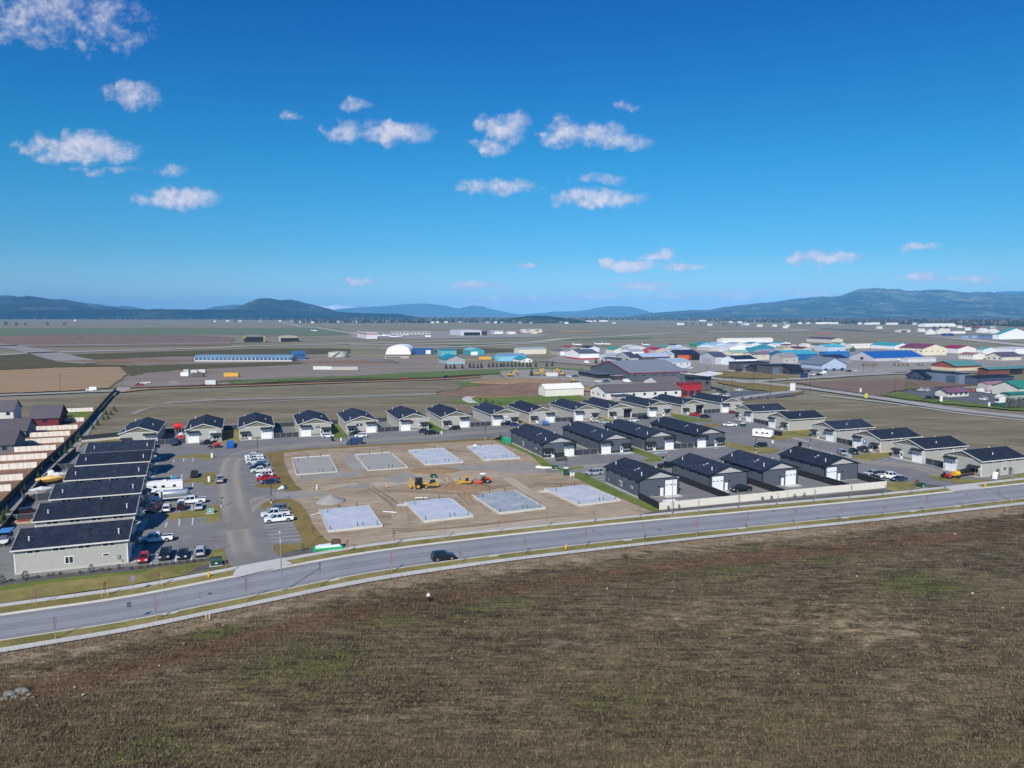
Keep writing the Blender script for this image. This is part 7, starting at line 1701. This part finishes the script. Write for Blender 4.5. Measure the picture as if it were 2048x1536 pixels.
for i, (x, y) in enumerate(((263,1140),(279,1138),(296,1136.5),(306,1134.5),(318,1133),(331,1131.5),(345,1130),(360,1128.5),(374,1126.5),(388,1125),(402,1123.5),(22,1164),(76,1157),(97,1153.5),(106,1152),(121,1150),(160,1148),(205,1143),(218,1142))):
    shrub(x, y, .5, .35, 1 if i % 3 else 0, 'low clump in the dark rock bed', 'low clumps in the dark rock bed')
for i, x in enumerate(range(1400, 1590, 17)): shrub(x, 803.5-(x-1400)*.052+random.uniform(-1, 1), 1.2, .8, 1, 'low dark bush along the kerb of the fire house car park', 'low bushes along the car park kerb')
for i, (x, y) in enumerate(((1337,1020),(1358,1017),(1525,1001),(1543,999),(1590,995.5),(1609,993.5))): shrub(x, y, .9, .4, 0, 'small shrub in the rocks under the beige fence', 'small shrubs under the beige fence')
# broad trees on the plain
for x, y, h, lab in ((12,651,15,'dark bushy tree on the plain, largest of a group of three'),(33,651,12,'dark bushy tree on the plain, middle of a group of three'),(51,651,9,'dark bushy tree on the plain, smallest of a group of three'),(95,650,11,'single dark tree on the plain near a white shed'),(129,650,11,'single dark tree on the plain beyond the white shed'),(425,646,12,'dark clump of trees on the far plain before the butte'),(470,645,12,'pointed dark tree on the far plain before the butte')):
    shrub(x, y, h, h*.55, 0, lab)
for i, (x, y) in enumerate(((1371,651),(1385,651),(1401,651),(1412,651.5),(1446,651),(1452,651),(1474,653),(1868,660),(1880,659),(1893,659.5),(1945,661))):
    shrub(x, y, 11, 5, 0, 'dark tree beyond the runway', 'dark trees beyond the runway')

# ---------------------------------------------------------------- lamps, signs, hydrants
def street_lamp(x, y, h, ang, label):
    p = G(x, y); r = empty('street_lamp', (p.x, p.y, .1), ang, label, 'street lamp', 'tall curved street lamps')
    MB().cyl((0,0,0),(0,0,h*.8),.11,.085,8).build('pole', STEEL, r); MB().bb(-.2,.2,-.2,.2,0,.15).build('base_plate', M('plate_grey',(150,150,150),.7,.1,3), r)
    MB().tube([(0,0,h*.8),(.08,0,h*.87),(.35,0,h*.94),(.9,0,h*.985),(1.9,0,h)], [.085,.08,.07,.06,.05], 8).build('arm', STEEL, r)
    MB().loft([[(1.75,-.12,h-.06),(1.75,.12,h-.06),(1.75,.12,h+.06),(1.75,-.12,h+.06)],[(2.5,-.16,h-.04),(2.5,.16,h-.04),(2.5,.12,h+.05),(2.5,-.12,h+.05)]]).build('lamp_head', M('lamp_head_pale',(206,208,210),.5,.05,3), r)
street_lamp(564, 1185, 10, AX+PI/2, 'tall curved street lamp by the first driveway, its shadow across the road')
street_lamp(1344, 1034, 10, AX-PI/2, 'tall curved street lamp before the nearest slate shop')
street_lamp(2022, 1004, 10, AX+PI/2-.2, 'tall curved street lamp nearest the last tan shop')
def lot_lamp(x, y, h, label):
    post_thing('lot_lamp', x, y, label, 'lamp post', [('pole', MB().cyl((0,0,.5),(0,0,h),.1,.08,8), BLACK), ('base', MB().cyl((0,0,0),(0,0,.5),.25,n=10), MATS['pale_concrete']), ('lamp_head', MB().bb(-.15,.6,-.18,.18,h,h+.12), BLACK), ('notice', MB().bb(-.03,.03,-.25,.25,1.4,1.9), LABW)], 'black lot lamps')
for x, y, h, lab in ((515.5,909,5.6,'black lamp post at the far end of the packed parking row'),(543,1007,5.6,'black lamp post at the site entrance'),(971,878,5.6,'black lamp post between the lane and the far slabs'),(1132,948,5.0,'black lamp post behind the portable toilet'),(443,1014,2.2,'short black post on the grass island by the pale green box'),(1511,906,5,'black lamp post on the grass island by the black wagon'),(1621,896.5,5,'black lamp post seen over the fourth fenced slate shop')): lot_lamp(x, y, h, lab)
def sign(x, y, h, w, hh, c, label, rz=AX):
    post_thing('road_sign', x, y, label, 'sign', [('post', MB().cyl((0,0,0),(0,0,h),.05,.05,6), STEEL), ('panel', MB().bb(-w/2,w/2,-.05,-.02,h-hh,h+.05), M('sign_face_%d_%d_%d' % c, c, .5, .08, 3)), ('back_brace', MB().bb(-w/2,w/2,.0,.03,h-hh*.6,h-hh*.5), STEEL)], rz=rz)
sign(267, 1187, 3.0, .7, .8, (130,126,150), 'violet grey sign on a post on the lawn side verge'); sign(260, 1245, 3.2, .6, .8, (84,88,92), 'grey backed sign on a post on the field side verge'); sign(1896, 980, 2.6, .8, .7, (96,112,128), 'blue grey sign at the second driveway'); sign(1467, 1290-186, .01, .1, .1, (96,112,128), 'x') if 0 else None
sign(1585, 783, 5, 4.0, 4.6, (226,226,222), 'white square billboard at the collector road'); sign(1608, 756, 4, 7, 3.6, (34,48,86), 'dark blue billboard on the branch road'); sign(1732, 798, 3, 2.2, 2.4, (206,206,60), 'yellow green warning sign on the collector road'); sign(1882, 805, 3.4, 2.0, 3, (226,226,220), 'white post sign beside the dark car park'); sign(1978, 814, 2.4, 1.4, 2.2, (224,224,220), 'small white sign before the gatehouse'); sign(1721, 785, 2.5, 1.5, 2.4, (220,220,214), 'small white marker on the far side of the collector road'); sign(1730, 719, 6, 8, 5, (196,24,36), 'bright red panel before the vast blue roofed hall')
HY = M('hydrant_yellow', (222,170,40), .5, .08, 4)
for x, y, lab in ((418,1155,'yellow hydrant on the lawn side verge'),(1132,1099,'yellow hydrant on the field side verge'),(1970,974.5,'yellow hydrant by the second driveway')):
    post_thing('fire_hydrant', x, y, lab, 'hydrant', [('barrel', MB().cyl((0,0,0),(0,0,.7),.2,.18,12).cyl((-.3,0,.5),(.3,0,.5),.09,n=10), HY), ('cap', MB().blob((0,0,.78),(.2,.2,.18),10,5,0), HY), ('base', MB().cyl((0,0,0),(0,0,.08),.28,n=12), BLACK)])
for i, (x, y, h) in enumerate(((1413,765,11),(1447,776,11),(1507,784,12),(1462,795,12),(1541,792,11),(1620,789.5,11),(1572,784,8),(1726,748,8),(1746,746,8),(121,785,11),(1790,806-12,9))):
    post_thing('road_lamp', x, y, 'thin dark lamp pole on the roads towards the airport', 'lamp post', [('pole', MB().cyl((0,0,0),(0,0,h),.14,.1,6), M('pole_dark',(62,62,64),.6,.1,2)), ('lamp_head', MB().bb(-.2,1.4,-.2,.2,h,h+.2), BLACK)], 'thin lamp poles on the airport roads')
# ---------------------------------------------------------------- a man in the field
def person():
    p = G(857, 1201.5); r = empty('person', (p.x, p.y, -.2), PI/2+.4, 'person in a white top and dark trousers standing in the weed field', 'person')
    def skin(name, verts, edges, rad, mat, par):
        me = bpy.data.meshes.new(name); me.from_pydata(verts, edges, []); o = link(name, me, par); me.materials.append(mat)
        s = o.modifiers.new('skin', 'SKIN'); s.use_smooth_shade = True
        for i, q in enumerate(rad): me.skin_vertices[0].data[i].radius = (q, q) if not isinstance(q, tuple) else q
        me.skin_vertices[0].data[0].use_root = True
        u = o.modifiers.new('sub', 'SUBSURF'); u.levels = u.render_levels = 2; return o
    SK = M('skin_tone', (198,150,122), .6, .06, 8)
    v = [(0,0,.95),(0,0,1.2),(0,0,1.42),(0,0,1.52),(.02,0,1.62),(.02,0,1.74),(0,.1,.9),(.02,.11,.5),(0,.12,.1),(.14,.12,.04),(0,-.1,.9),(.02,-.11,.5),(0,-.12,.1),(.14,-.12,.04),(0,.18,1.42),(.02,.25,1.15),(.12,.24,.93),(.17,.23,.85),(0,-.18,1.42),(.02,-.25,1.15),(.12,-.24,.93),(.17,-.23,.85)]
    e = [(0,1),(1,2),(2,3),(3,4),(4,5),(0,6),(6,7),(7,8),(8,9),(0,10),(10,11),(11,12),(12,13),(2,14),(14,15),(15,16),(16,17),(2,18),(18,19),(19,20),(20,21)]
    ra = [.12,.12,.12,.055,.095,.085,.09,.065,.045,.04,.09,.065,.045,.04,.06,.045,.035,.03,.06,.045,.035,.03]
    b = skin('body', v, e, ra, SK, r)
    hd = MB()
    for s in (-1, 1):
        for k in range(5):
            y0 = s*.23+s*(-.03+.015*k); L_ = (.05,.08,.09,.085,.065)[k]
            if k == 0: hd.tube([(.19,s*.21,.84),(.24,s*.19,.81),(.26,s*.19,.78)], [.011,.010,.008], 6)
            else: hd.tube([(.18,y0,.83),(.2,y0,.83-L_*.6),(.19,y0,.83-L_)], [.01,.009,.007], 6)
    hd.blob((.12,.03,1.68),(.016,.016,.012),6,4,0).blob((.12,-.03,1.68),(.016,.016,.012),6,4,0).blob((.128,0,1.645),(.02,.014,.025),6,4,0).blob((.112,0,1.595),(.016,.03,.008),6,4,0)
    for s in (-1, 1): hd.blob((.02,s*.098,1.66),(.02,.012,.03),6,4,0)
    hd.build('face_and_fingers', SK, b)
    skin('shirt', [(0,0,.88),(0,0,1.15),(0,0,1.4),(0,.19,1.42),(.02,.26,1.14),(.1,.25,.97),(0,-.19,1.42),(.02,-.26,1.14),(.1,-.25,.97)], [(0,1),(1,2),(2,3),(3,4),(4,5),(2,6),(6,7),(7,8)], [.19,.19,.18,.085,.075,.06,.085,.075,.06], M('white_cloth', (236,236,236), .8, .05, 5), r)
    skin('trousers', [(0,0,.96),(0,.1,.86),(.02,.115,.5),(0,.125,.1),(0,-.1,.86),(.02,-.115,.5),(0,-.125,.1)], [(0,1),(1,2),(2,3),(0,4),(4,5),(5,6)], [.15,.12,.09,.075,.12,.09,.075], M('dark_trousers', (26,26,32), .85, .1, 5), r)
    MB().blob((0,0,1.73),(.105,.1,.085),10,6,.05).build('hair', M('dark_hair', (48,38,32), .8, .15, 10), r)
    for s in (-1, 1): MB().blob((.07,s*.125,.04),(.14,.055,.05),8,5,0).build('shoe', BLACK, r)
person()

# ---------------------------------------------------------------- aircraft, diggers, cars at the airport
def plane():
    r = empty('aircraft', (0,0,0)); WP = M('aircraft_white', (234,235,238), .35, .03, .3); n = 12
    MB().loft([[(x, 1.2*k*math.cos(2*PI*i/n), 2.6+1.2*k*math.sin(2*PI*i/n)+zz) for i in range(n)] for x, k, zz in ((-10,.15,.8),(-7,.6,.35),(-3,1,0),(5,1,0),(7.5,.75,-.1),(9,.3,-.25))]).build('fuselage', WP, r, smooth=True)
    w = MB()
    for s in (-1, 1): w.loft([[(1.5,s*.8,1.9),(-2.0,s*.8,1.9),(-2.0,s*.8,2.15),(1.5,s*.8,2.15)],[(-2.2,s*9,2.7),(-3.3,s*9,2.7),(-3.3,s*9,2.8),(-2.2,s*9,2.8)]])
    w.build('wing', WP, r); MB().loft([[(-6.5,-.15,3.3),(-9.5,-.15,3.5),(-9.5,.15,3.5),(-6.5,.15,3.3)],[(-9.2,-.1,6.6),(-10.9,-.1,6.6),(-10.9,.1,6.6),(-9.2,.1,6.6)]]).build('tail_fin', WP, r)
    t = MB()
    for s in (-1, 1): t.loft([[(-9.3,s*.1,6.4),(-10.9,s*.1,6.4),(-10.9,s*.1,6.5),(-9.3,s*.1,6.5)],[(-10.2,s*3,6.5),(-11,s*3,6.5),(-11,s*3,6.58),(-10.2,s*3,6.58)]])
    t.build('tailplane', WP, r)
    for s in (-1, 1): MB().cyl((-4.8,s*1.7,3.2),(-7.4,s*1.7,3.3),.55,.45,12).build('engine', WP, r)
    for x, y in ((6,0),(-1.5,1.2),(-1.5,-1.2)): MB().cyl((x,y-.12,.4),(x,y+.12,.4),.4,n=10).cyl((x,y,.4),(x,y,1.9),.09,n=6).build('landing_gear', RUB, r)
    return r
pl = plane()
for i, (x, y, a, s, lab) in enumerate(((765,674,.2,1,'white jet parked beside the terminal, nearest the red striped hangar'),(775,673,.3,1,'white jet second from the red striped hangar'),(785,675.5,.1,.9,'white jet third along the terminal apron'),(797,675,2.9,.9,'white jet closest to the white box trailer on the far apron'),(813,671.5,.2,.6,'small white aircraft before the terminal'),(745,676,.3,.9,'orange striped jet in front of the red striped hangar'.replace('orange striped','pale')),(1445,683,1.4,1.1,'white aircraft with a tall tail standing alone by the long white hangar'),(1155,692,.2,.8,'white aircraft on the near apron, first of three'),(1199,691,.2,.8,'white aircraft on the near apron, second of three'),(1213,691,.2,.8,'white aircraft on the near apron, third of three'),(629,663,.1,.9,'white aircraft standing on the green plain by the sandy hangar'),(1292,692,.2,.7,'white aircraft behind the small windowed hangar'))):
    o = pl if i == 0 else copy_tree(pl); p = G(x, y); o.location = (p.x, p.y, .05); o.rotation_euler[2] = a; o.scale = (s,)*3; tag(o, lab, 'aircraft', 'aircraft around the airport')
def digger():
    r = empty('excavator', (0,0,0)); 
    for s in (-1, 1): track(MB(), s*1.1-.35, s*1.1+.35, 4.2, 1.0).build('track', TRK, r)
    MB().bb(-2.4,1.4,-1.3,1.3,1.1,2.3).build('body', YEL, r); MB().bb(.2,1.6,.2,1.3,2.3,3.2).build('cab', CGL, r)
    MB().ext([(1.0,1.8),(1.3,2.5),(4.2,5.6),(5.0,5.5),(4.6,5.0),(1.7,1.7)], -.7,-.2,'y').build('boom', YEL, r); MB().ext([(4.5,5.7),(5.1,5.5),(5.9,2.6),(5.5,2.5)], -.65,-.25,'y').build('dipper', YEL, r); MB().ext([(5.3,2.7),(6.1,2.5),(5.6,1.4),(4.8,1.5)], -1.1,.2,'y').build('bucket', TRK, r); return r
dg = digger()
for i, (x, y, a, lab) in enumerate(((1021,753,.2,'yellow excavator nearest the young green crop'),(1092,751.5,2.8,'yellow excavator beside the lone spruce'),(1103,752,.5,'yellow excavator with a high arm in the machine yard'),(1124,751,2.6,'yellow excavator nearest the red edged entrance wing'),(1152,772,2.2,'yellow excavator beside the cream storage shed'),(1075,751,.1,'yellow machine by the pale site cabin'))):
    o = dg if i == 0 else copy_tree(dg); p = G(x, y); o.location = (p.x, p.y, .08); o.rotation_euler[2] = a; tag(o, lab, 'excavator', 'yellow excavators in the machine yard')
AC = [('pickup',1140,754.5,E_,WHT,'white pickup before the red edged entrance wing'),('pickup',1150,754.5,E_,(44,96,120),'teal pickup before the red edged entrance wing'),('longpickup',1197,765,E_,WHT,'white pickup on the gravel before the dark grey hall'),('pickup',1212,764.5,E_,(40,84,140),'blue pickup on the gravel before the dark grey hall'),('van',1254,765,E_,WHT,'white truck at the gable of the dark grey hall'),
 ('suv',1477,782,W_,WHT,'white car on the fire house car park'),('suv',1438,783,W_,(30,40,66),'navy car by the fire house'),('suv',1446,787,W_,(52,54,60),'dark grey car by the fire house'),('sedan',1432,790,W_,(220,220,218),'white car by the fire house terrace'),('suv',1452,793,W_,(206,206,206),'pale car at the fire house terrace edge'),('suv',1416,776,W_,RED,'red car behind the winged roof tower'),
 ('pickup',1626,751,W_,WHT,'white pickup by the light blue showroom'),('pickup',1637,751,W_,BLK,'black pickup by the light blue showroom'),('van',1645,748,W_,WHT,'white van by the light blue showroom'),('pickup',1616,744,E_,BLK,'black car behind the stone porch lodge'),('suv',1697,744,W_,(120,24,34),'maroon car beyond the light blue showroom'),('suv',1709,743,W_,(220,222,224),'white car beyond the light blue showroom'),
 ('pickup',1858,798,W_,BLK,'black pickup on the dark car park by the plum roofed bungalow'),('pickup',1872,798.5,W_,(40,40,44),'dark pickup beside the black one by the plum roofed bungalow'),('suv',1966,800.5,W_,WHT,'white car on the dark car park before the gatehouse'),('van',1962,785,E_,WHT,'white van beside the grey pink roofed shed'),('pickup',1974,787,E_,(222,222,220),'white truck beside the grey pink roofed shed'),('suv',1948,784,E_,(220,130,60),'orange and white vehicle behind the plum roofed bungalow'),('suv',1841,782,W_,(216,218,220),'white car by the clipped shrubs'),('suv',1852,782.5,W_,(210,212,214),'silver car by the clipped shrubs'),
 ('van',1174,726.5,E_,WHT,'white van before the red banded hangar'),('van',1262,738,E_,WHT,'white van behind the dark grey hall'),('longpickup',1379,738,W_,(226,224,220),'white truck with a red nose behind the dark grey hall'),('van',1478,743,E_,(60,44,40),'brown trailer before the dark brown block'),('suv',1460,743,E_,(200,200,198),'pale car before the dark brown block'),('longpickup',291,768,W_,(226,226,226),'white camper truck by the dirt road'),('pickup',278,772,W_,(150,52,48),'red trailer by the dirt road'),
 ('pickup',1695,725.5,E_,(196,200,204),'silver truck before the grey gable of the vast blue hall'),('van',1800,722,E_,WHT,'white truck before the long pale shed'),('van',1790,718,E_,(232,232,230),'white box truck below the vast blue roof'),('pickup',1860,722,E_,(36,60,120),'blue pickup beside the rust red depot')]
for c in AC: CARO.append(car(*c))
for i, x in enumerate((1728,1734,1740,1746,1752,1790,1798,1807,1816,1838,1845)): CARO.append(car('longpickup', x, 732-(i > 4)*.8, AX+1.1, (196,176,142), 'sand coloured army truck, %s in the parked line' % nth(i), 'army truck', 'sand coloured army trucks in line'))
# ---------------------------------------------------------------- far woods, town and mountains
FM = ground('forest_cover', [(30,46,34),(44,62,44),(56,74,52),(72,86,62)], .003, .02, .12, bump=0)
# town specks along the tree line
FH = [(150,642,'w'),(295,637,'w'),(312,637,'w'),(428,644,'w'),(455,643,'w'),(480,643.5,'w'),(520,644,'g'),(560,643,'w'),(583,643,'g'),(600,645,'w'),(625,646,'w'),(664,645,'w'),(679,644.5,'w'),(714,645,'w'),(752,645,'w'),(764,644.5,'w'),(774,644.5,'w'),(865,646,'w'),(875,645.5,'w'),(892,645.5,'w'),(920,645,'g'),(975,646,'g'),(991,646,'w'),(1004,646,'g'),(1040,646.5,'g'),(1062,646.5,'g'),(1078,645.5,'w'),(1095,642,'w'),(1133,647,'w'),(1122,646,'g'),(1178,644,'W'),(1190,643,'w'),(1207,643,'W'),(1228,647.5,'t'),(1358,649.5,'w'),(1365,649.5,'w'),(1405,642.5,'W'),(1420,651,'w'),(1437,644,'d'),(1462,645,'w'),(1480,645.5,'w'),(1486,650.5,'b'),(1494,650,'w'),(1520,653,'w'),(1550,653,'w'),(1570,646.5,'g'),(1575,653,'w'),(1600,647.5,'w'),(1617,647.5,'w'),(1640,648,'W'),(1655,647.5,'W'),(1668,648,'W'),(1720,648.5,'w'),(1738,649,'W'),(1752,648.5,'W'),(1785,649,'W'),(1830,649,'w'),(1571,656,'w'),(1760,657,'w'),(1940,655,'d'),(1955,656,'d'),(1985,656,'g'),(1920,655.5,'w'),(1937,660,'w'),(1892,663,'w'),(1844,663,'w')]
FC = dict(w=((226,224,218),(206,202,196)), g=((170,168,164),(150,150,150)), W=((224,222,216),(224,226,224)), t=((196,178,150),(206,190,164)), b=((120,170,200),(150,190,210)), d=((120,50,50),(110,60,66)))
for i, (x, y, k) in enumerate(FH):
    C = G(x, y); L_ = (random.uniform(14, 22) if k != 'W' else random.uniform(34, 60)); w_, r_ = FC[k]
    r = empty('far_house', (C.x, C.y, 0), random.uniform(-.1, .3), 'small pale building far off along the tree line', 'building', 'small buildings along the far tree line')
    MB().bb(-L_/2, L_/2, 0, 10, -.5, 5).build('wall', wallmat(w_), r); MB().ext([(-1,5),(5,8),(11,5)][::-1], -L_/2-1, L_/2+1, 'x').build('roof', roofmat(r_), r)
def lerp_(P, x):
    return float(np.interp(x, [p[0] for p in P], [p[1] for p in P]))
def woods(name, base, tops, D0f, n, cols, h=(13, 24), spread=1.8, x0=-120, x1=2170):
    V = []; Fc = []; mi = []
    for _ in range(n):
        x = random.uniform(x0, x1); yb = lerp_(base, x)
        D = G(x, yb).y*(1+spread*random.random()**1.6); p = G(x, yb); X = p.x*D/p.y; hh = random.uniform(*h); R = hh*random.uniform(.16, .26); k = 5; b = len(V); z = -.5
        a0 = random.random()*6; dec = random.random() < .18
        if dec:
            for t, rr in ((.15, .4), (.45, 1.3), (.8, 1.1), (1.0, .2)): V += [(X+R*rr*1.5*math.cos(a0+2*PI*i/k)*random.uniform(.7, 1.2), D+R*rr*1.5*math.sin(a0+2*PI*i/k), z+hh*.85*t) for i in range(k)]
            for q in range(3): Fc += [(b+q*k+i, b+q*k+(i+1) % k, b+(q+1)*k+(i+1) % k, b+(q+1)*k+i) for i in range(k)]; mi += [2+random.randrange(len(cols)-2)]*k
            Fc.append(tuple(b+3*k+i for i in range(k))); mi.append(2)
        else:
            for t, rr in ((0, .7), (.12, 1.0), (.55, .62)): V += [(X+R*rr*math.cos(a0+2*PI*i/k)*random.uniform(.8, 1.2), D+R*rr*math.sin(a0+2*PI*i/k), z+hh*t) for i in range(k)]
            V.append((X+random.uniform(-.3, .3), D, z+hh)); c = random.randrange(2)
            for q in range(2): Fc += [(b+q*k+i, b+q*k+(i+1) % k, b+(q+1)*k+(i+1) % k, b+(q+1)*k+i) for i in range(k)]; mi += [c]*k
            Fc += [(b+2*k+i, b+2*k+(i+1) % k, b+3*k) for i in range(k)]; mi += [c]*k
    me = bpy.data.meshes.new(name); me.from_pydata(V, [], Fc)
    for c in cols: me.materials.append(M('tree_mass_%d_%d_%d' % c, c, .95, .2, .05))
    me.polygons.foreach_set('material_index', mi); me.update(); return tag(link(name, me), kind='stuff')
BASE = [(-200,640),(0,638.5),(250,639.5),(480,640),(640,642),(700,643.5),(850,644.5),(1000,645.5),(1060,646),(1120,644),(1180,641.5),(1250,640.5),(1290,641),(1400,641.5),(1500,644),(1600,646.5),(1750,648),(1900,650),(2048,654),(2250,656)]
woods('forest', BASE, None, 0, 7000, [(28,42,34),(40,56,42),(92,84,76),(104,90,78)], (14, 25), 1.4)
woods('forest', [(1700,648),(1900,648.5),(2048,653),(2200,655)], None, 0, 1500, [(30,44,36),(42,58,44),(96,76,74),(110,84,80)], (12, 22), .6, 1690, 2200)
woods('forest', [(0,646),(600,646),(2100,646)], None, 0, 170, [(30,44,36),(42,58,44),(104,90,78),(116,100,88)], (12, 22), .1, 590, 860)
def ridge(name, P, D, foot_y, mat, depth=.35, x0=None, x1=None, nx=420, ny=30, rough=.06, seed=0, name_kind='structure'):
    """a range: crest sighted at distance D, slopes falling to the plain on both sides"""
    yb = HOR+H*F/D+1; P = [(P[0][0]-60, yb)]+list(P)+[(P[-1][0]+60, yb)]
    xs_ = np.linspace(P[0][0], P[-1][0], nx); V = []
    for x in xs_:
        yc = lerp_(P, x); c = at_dist(x, yc, D); zc = max(c.z, -2.0)
        zc *= 1+.05*mnoise.noise((x*.03, seed, 0))+.025*mnoise.noise((x*.11, seed, 3))+.02*mnoise.noise((x*.45, seed, 6))
        for j in range(ny):
            t = j/(ny-1)*2-1   # -1 near foot .. 0 crest .. 1 back
            Y = D*(1+depth*t*(1 if t < 0 else .6)); X = c.x*Y/D
            f = max(0, 1-abs(t))**.9; f = f*(.55+.45*f)
            s = mnoise.noise((X*.0011+seed, Y*.0011, seed))+.5*mnoise.noise((X*.0032, Y*.0032, seed))
            z = zc*f*(1+.35*s*(1-f)*1.6)-3+rough*zc*s*f*(1-f)*2
            V.append((X, Y, z))
    Fc = [(i*ny+j, (i+1)*ny+j, (i+1)*ny+j+1, i*ny+j+1) for i in range(nx-1) for j in range(ny-1)]
    me = bpy.data.meshes.new(name); me.from_pydata(V, [], Fc); me.materials.append(mat); me.polygons.foreach_set('use_smooth', [True]*len(Fc)); me.update()
    o = link(name, me); tag(o, kind=name_kind); return o
def hillmat(name, cols, sc=1.0, snow=False, clear=None):
    m, nt, b = nodes_new(name); v = coords(nt)
    n1 = noise_(nt, v, .0012*sc, 6, .65); n2 = noise_(nt, v, .012*sc, 4, .75); w = math_(nt, 'ADD', math_(nt, 'MULTIPLY', n1, .5), math_(nt, 'MULTIPLY', n2, .5))
    c = ramp_(nt, w, [(.41+.18*i/(len(cols)-1), s2l(q)) for i, q in enumerate(cols)])
    if clear: c = mix_(nt, ramp_(nt, noise_(nt, v, .0022*sc, 5, .6, 1.0), [(.6, (0,0,0)), (.66, (1,1,1))]), c, s2l(clear))
    nt.links.new(c, b.inputs['Base Color']); b.inputs['Roughness'].default_value = .95; b.inputs['Specular IOR Level'].default_value = .05
    bump_(nt, b, n2, .8, 25/sc); return m
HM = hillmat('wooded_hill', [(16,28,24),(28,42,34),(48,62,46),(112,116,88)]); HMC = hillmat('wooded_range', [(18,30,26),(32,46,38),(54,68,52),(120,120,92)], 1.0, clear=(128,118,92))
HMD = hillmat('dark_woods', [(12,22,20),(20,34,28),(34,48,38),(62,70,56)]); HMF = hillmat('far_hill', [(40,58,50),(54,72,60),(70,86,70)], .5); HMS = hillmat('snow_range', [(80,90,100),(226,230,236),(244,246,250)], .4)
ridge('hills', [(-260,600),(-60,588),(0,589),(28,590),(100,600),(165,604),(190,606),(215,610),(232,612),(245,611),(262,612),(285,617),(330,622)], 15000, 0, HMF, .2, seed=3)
ridge('hills', [(-260,596),(-100,600),(0,592),(20,592),(40,591),(55,588),(80,593),(100,596),(130,596.5),(150,600),(170,606),(185,611),(200,611),(230,614),(260,619),(300,625)], 9500, 0, HM, .3, seed=1)
ridge('hills', [(-260,617),(0,617),(250,617.5),(350,617),(480,618),(560,620),(700,624),(800,627)], 7600, 0, HMD, .12, seed=5, rough=.01)
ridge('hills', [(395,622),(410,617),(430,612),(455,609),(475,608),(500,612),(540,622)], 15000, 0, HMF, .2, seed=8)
ridge('hills', [(440,626),(465,618),(480,611),(500,602),(510,597.5),(520,595),(530,593.5),(545,595.5),(560,598.5),(580,598.5),(600,601.5),(625,608),(650,614.5),(675,621),(705,627)], 8600, 0, HM, .13, seed=2, rough=.03)
ridge('hills', [(600,616),(628,612),(640,609),(655,610.5),(672,607),(688,609.5),(705,609),(722,611),(745,609.5),(770,613),(800,620)], 25000, 0, HMS, .15, seed=6, rough=.25)
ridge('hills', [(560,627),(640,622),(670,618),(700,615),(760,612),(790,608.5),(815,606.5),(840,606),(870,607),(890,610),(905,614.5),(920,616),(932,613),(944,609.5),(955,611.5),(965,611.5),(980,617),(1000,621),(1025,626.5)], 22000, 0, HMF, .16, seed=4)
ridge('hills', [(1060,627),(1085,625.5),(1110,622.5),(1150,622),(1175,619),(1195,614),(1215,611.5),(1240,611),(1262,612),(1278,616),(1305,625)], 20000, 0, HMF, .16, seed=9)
ridge('hills', [(1300,626),(1340,622),(1380,619.5),(1420,618),(1450,613),(1480,609),(1520,605.5),(1555,602),(1578,597.5),(1600,595),(1620,592),(1640,591.5),(1660,593),(1680,589),(1700,583),(1720,578),(1745,575),(1765,575.5),(1780,574),(1800,576),(1815,579.5),(1840,579),(1870,577.5),(1890,577.5),(1910,581),(1940,584),(1960,581.5),(1985,583),(2020,586),(2060,584),(2150,578),(2300,590)], 11500, 0, HMC, .34, seed=7)
ridge('hills', [(1900,596),(1960,585),(2000,580.5),(2048,579),(2150,576),(2300,585)], 17000, 0, HMF, .15, seed=11)
ridge('hills', [(1030,634),(1052,631),(1075,629),(1095,629.5),(1115,633),(1140,637)], 4200, 0, HM, .1, seed=12)
# the air: thin even haze over plain and mountains
hz = MB().bb(-30000, 30000, -400, 31000, -30, 600)
m = bpy.data.materials.new('air_haze'); m.use_nodes = True; nt = m.node_tree; nt.nodes.clear()
out = nt.nodes.new('ShaderNodeOutputMaterial'); pv = nt.nodes.new('ShaderNodeVolumePrincipled'); nt.links.new(pv.outputs[0], out.inputs['Volume'])
pv.inputs['Color'].default_value = (.18, .54, 1.0, 1); pv.inputs['Density'].default_value = 5.2e-5; pv.inputs['Anisotropy'].default_value = -.38
o = hz.build('haze', m); tag(o, kind='stuff')
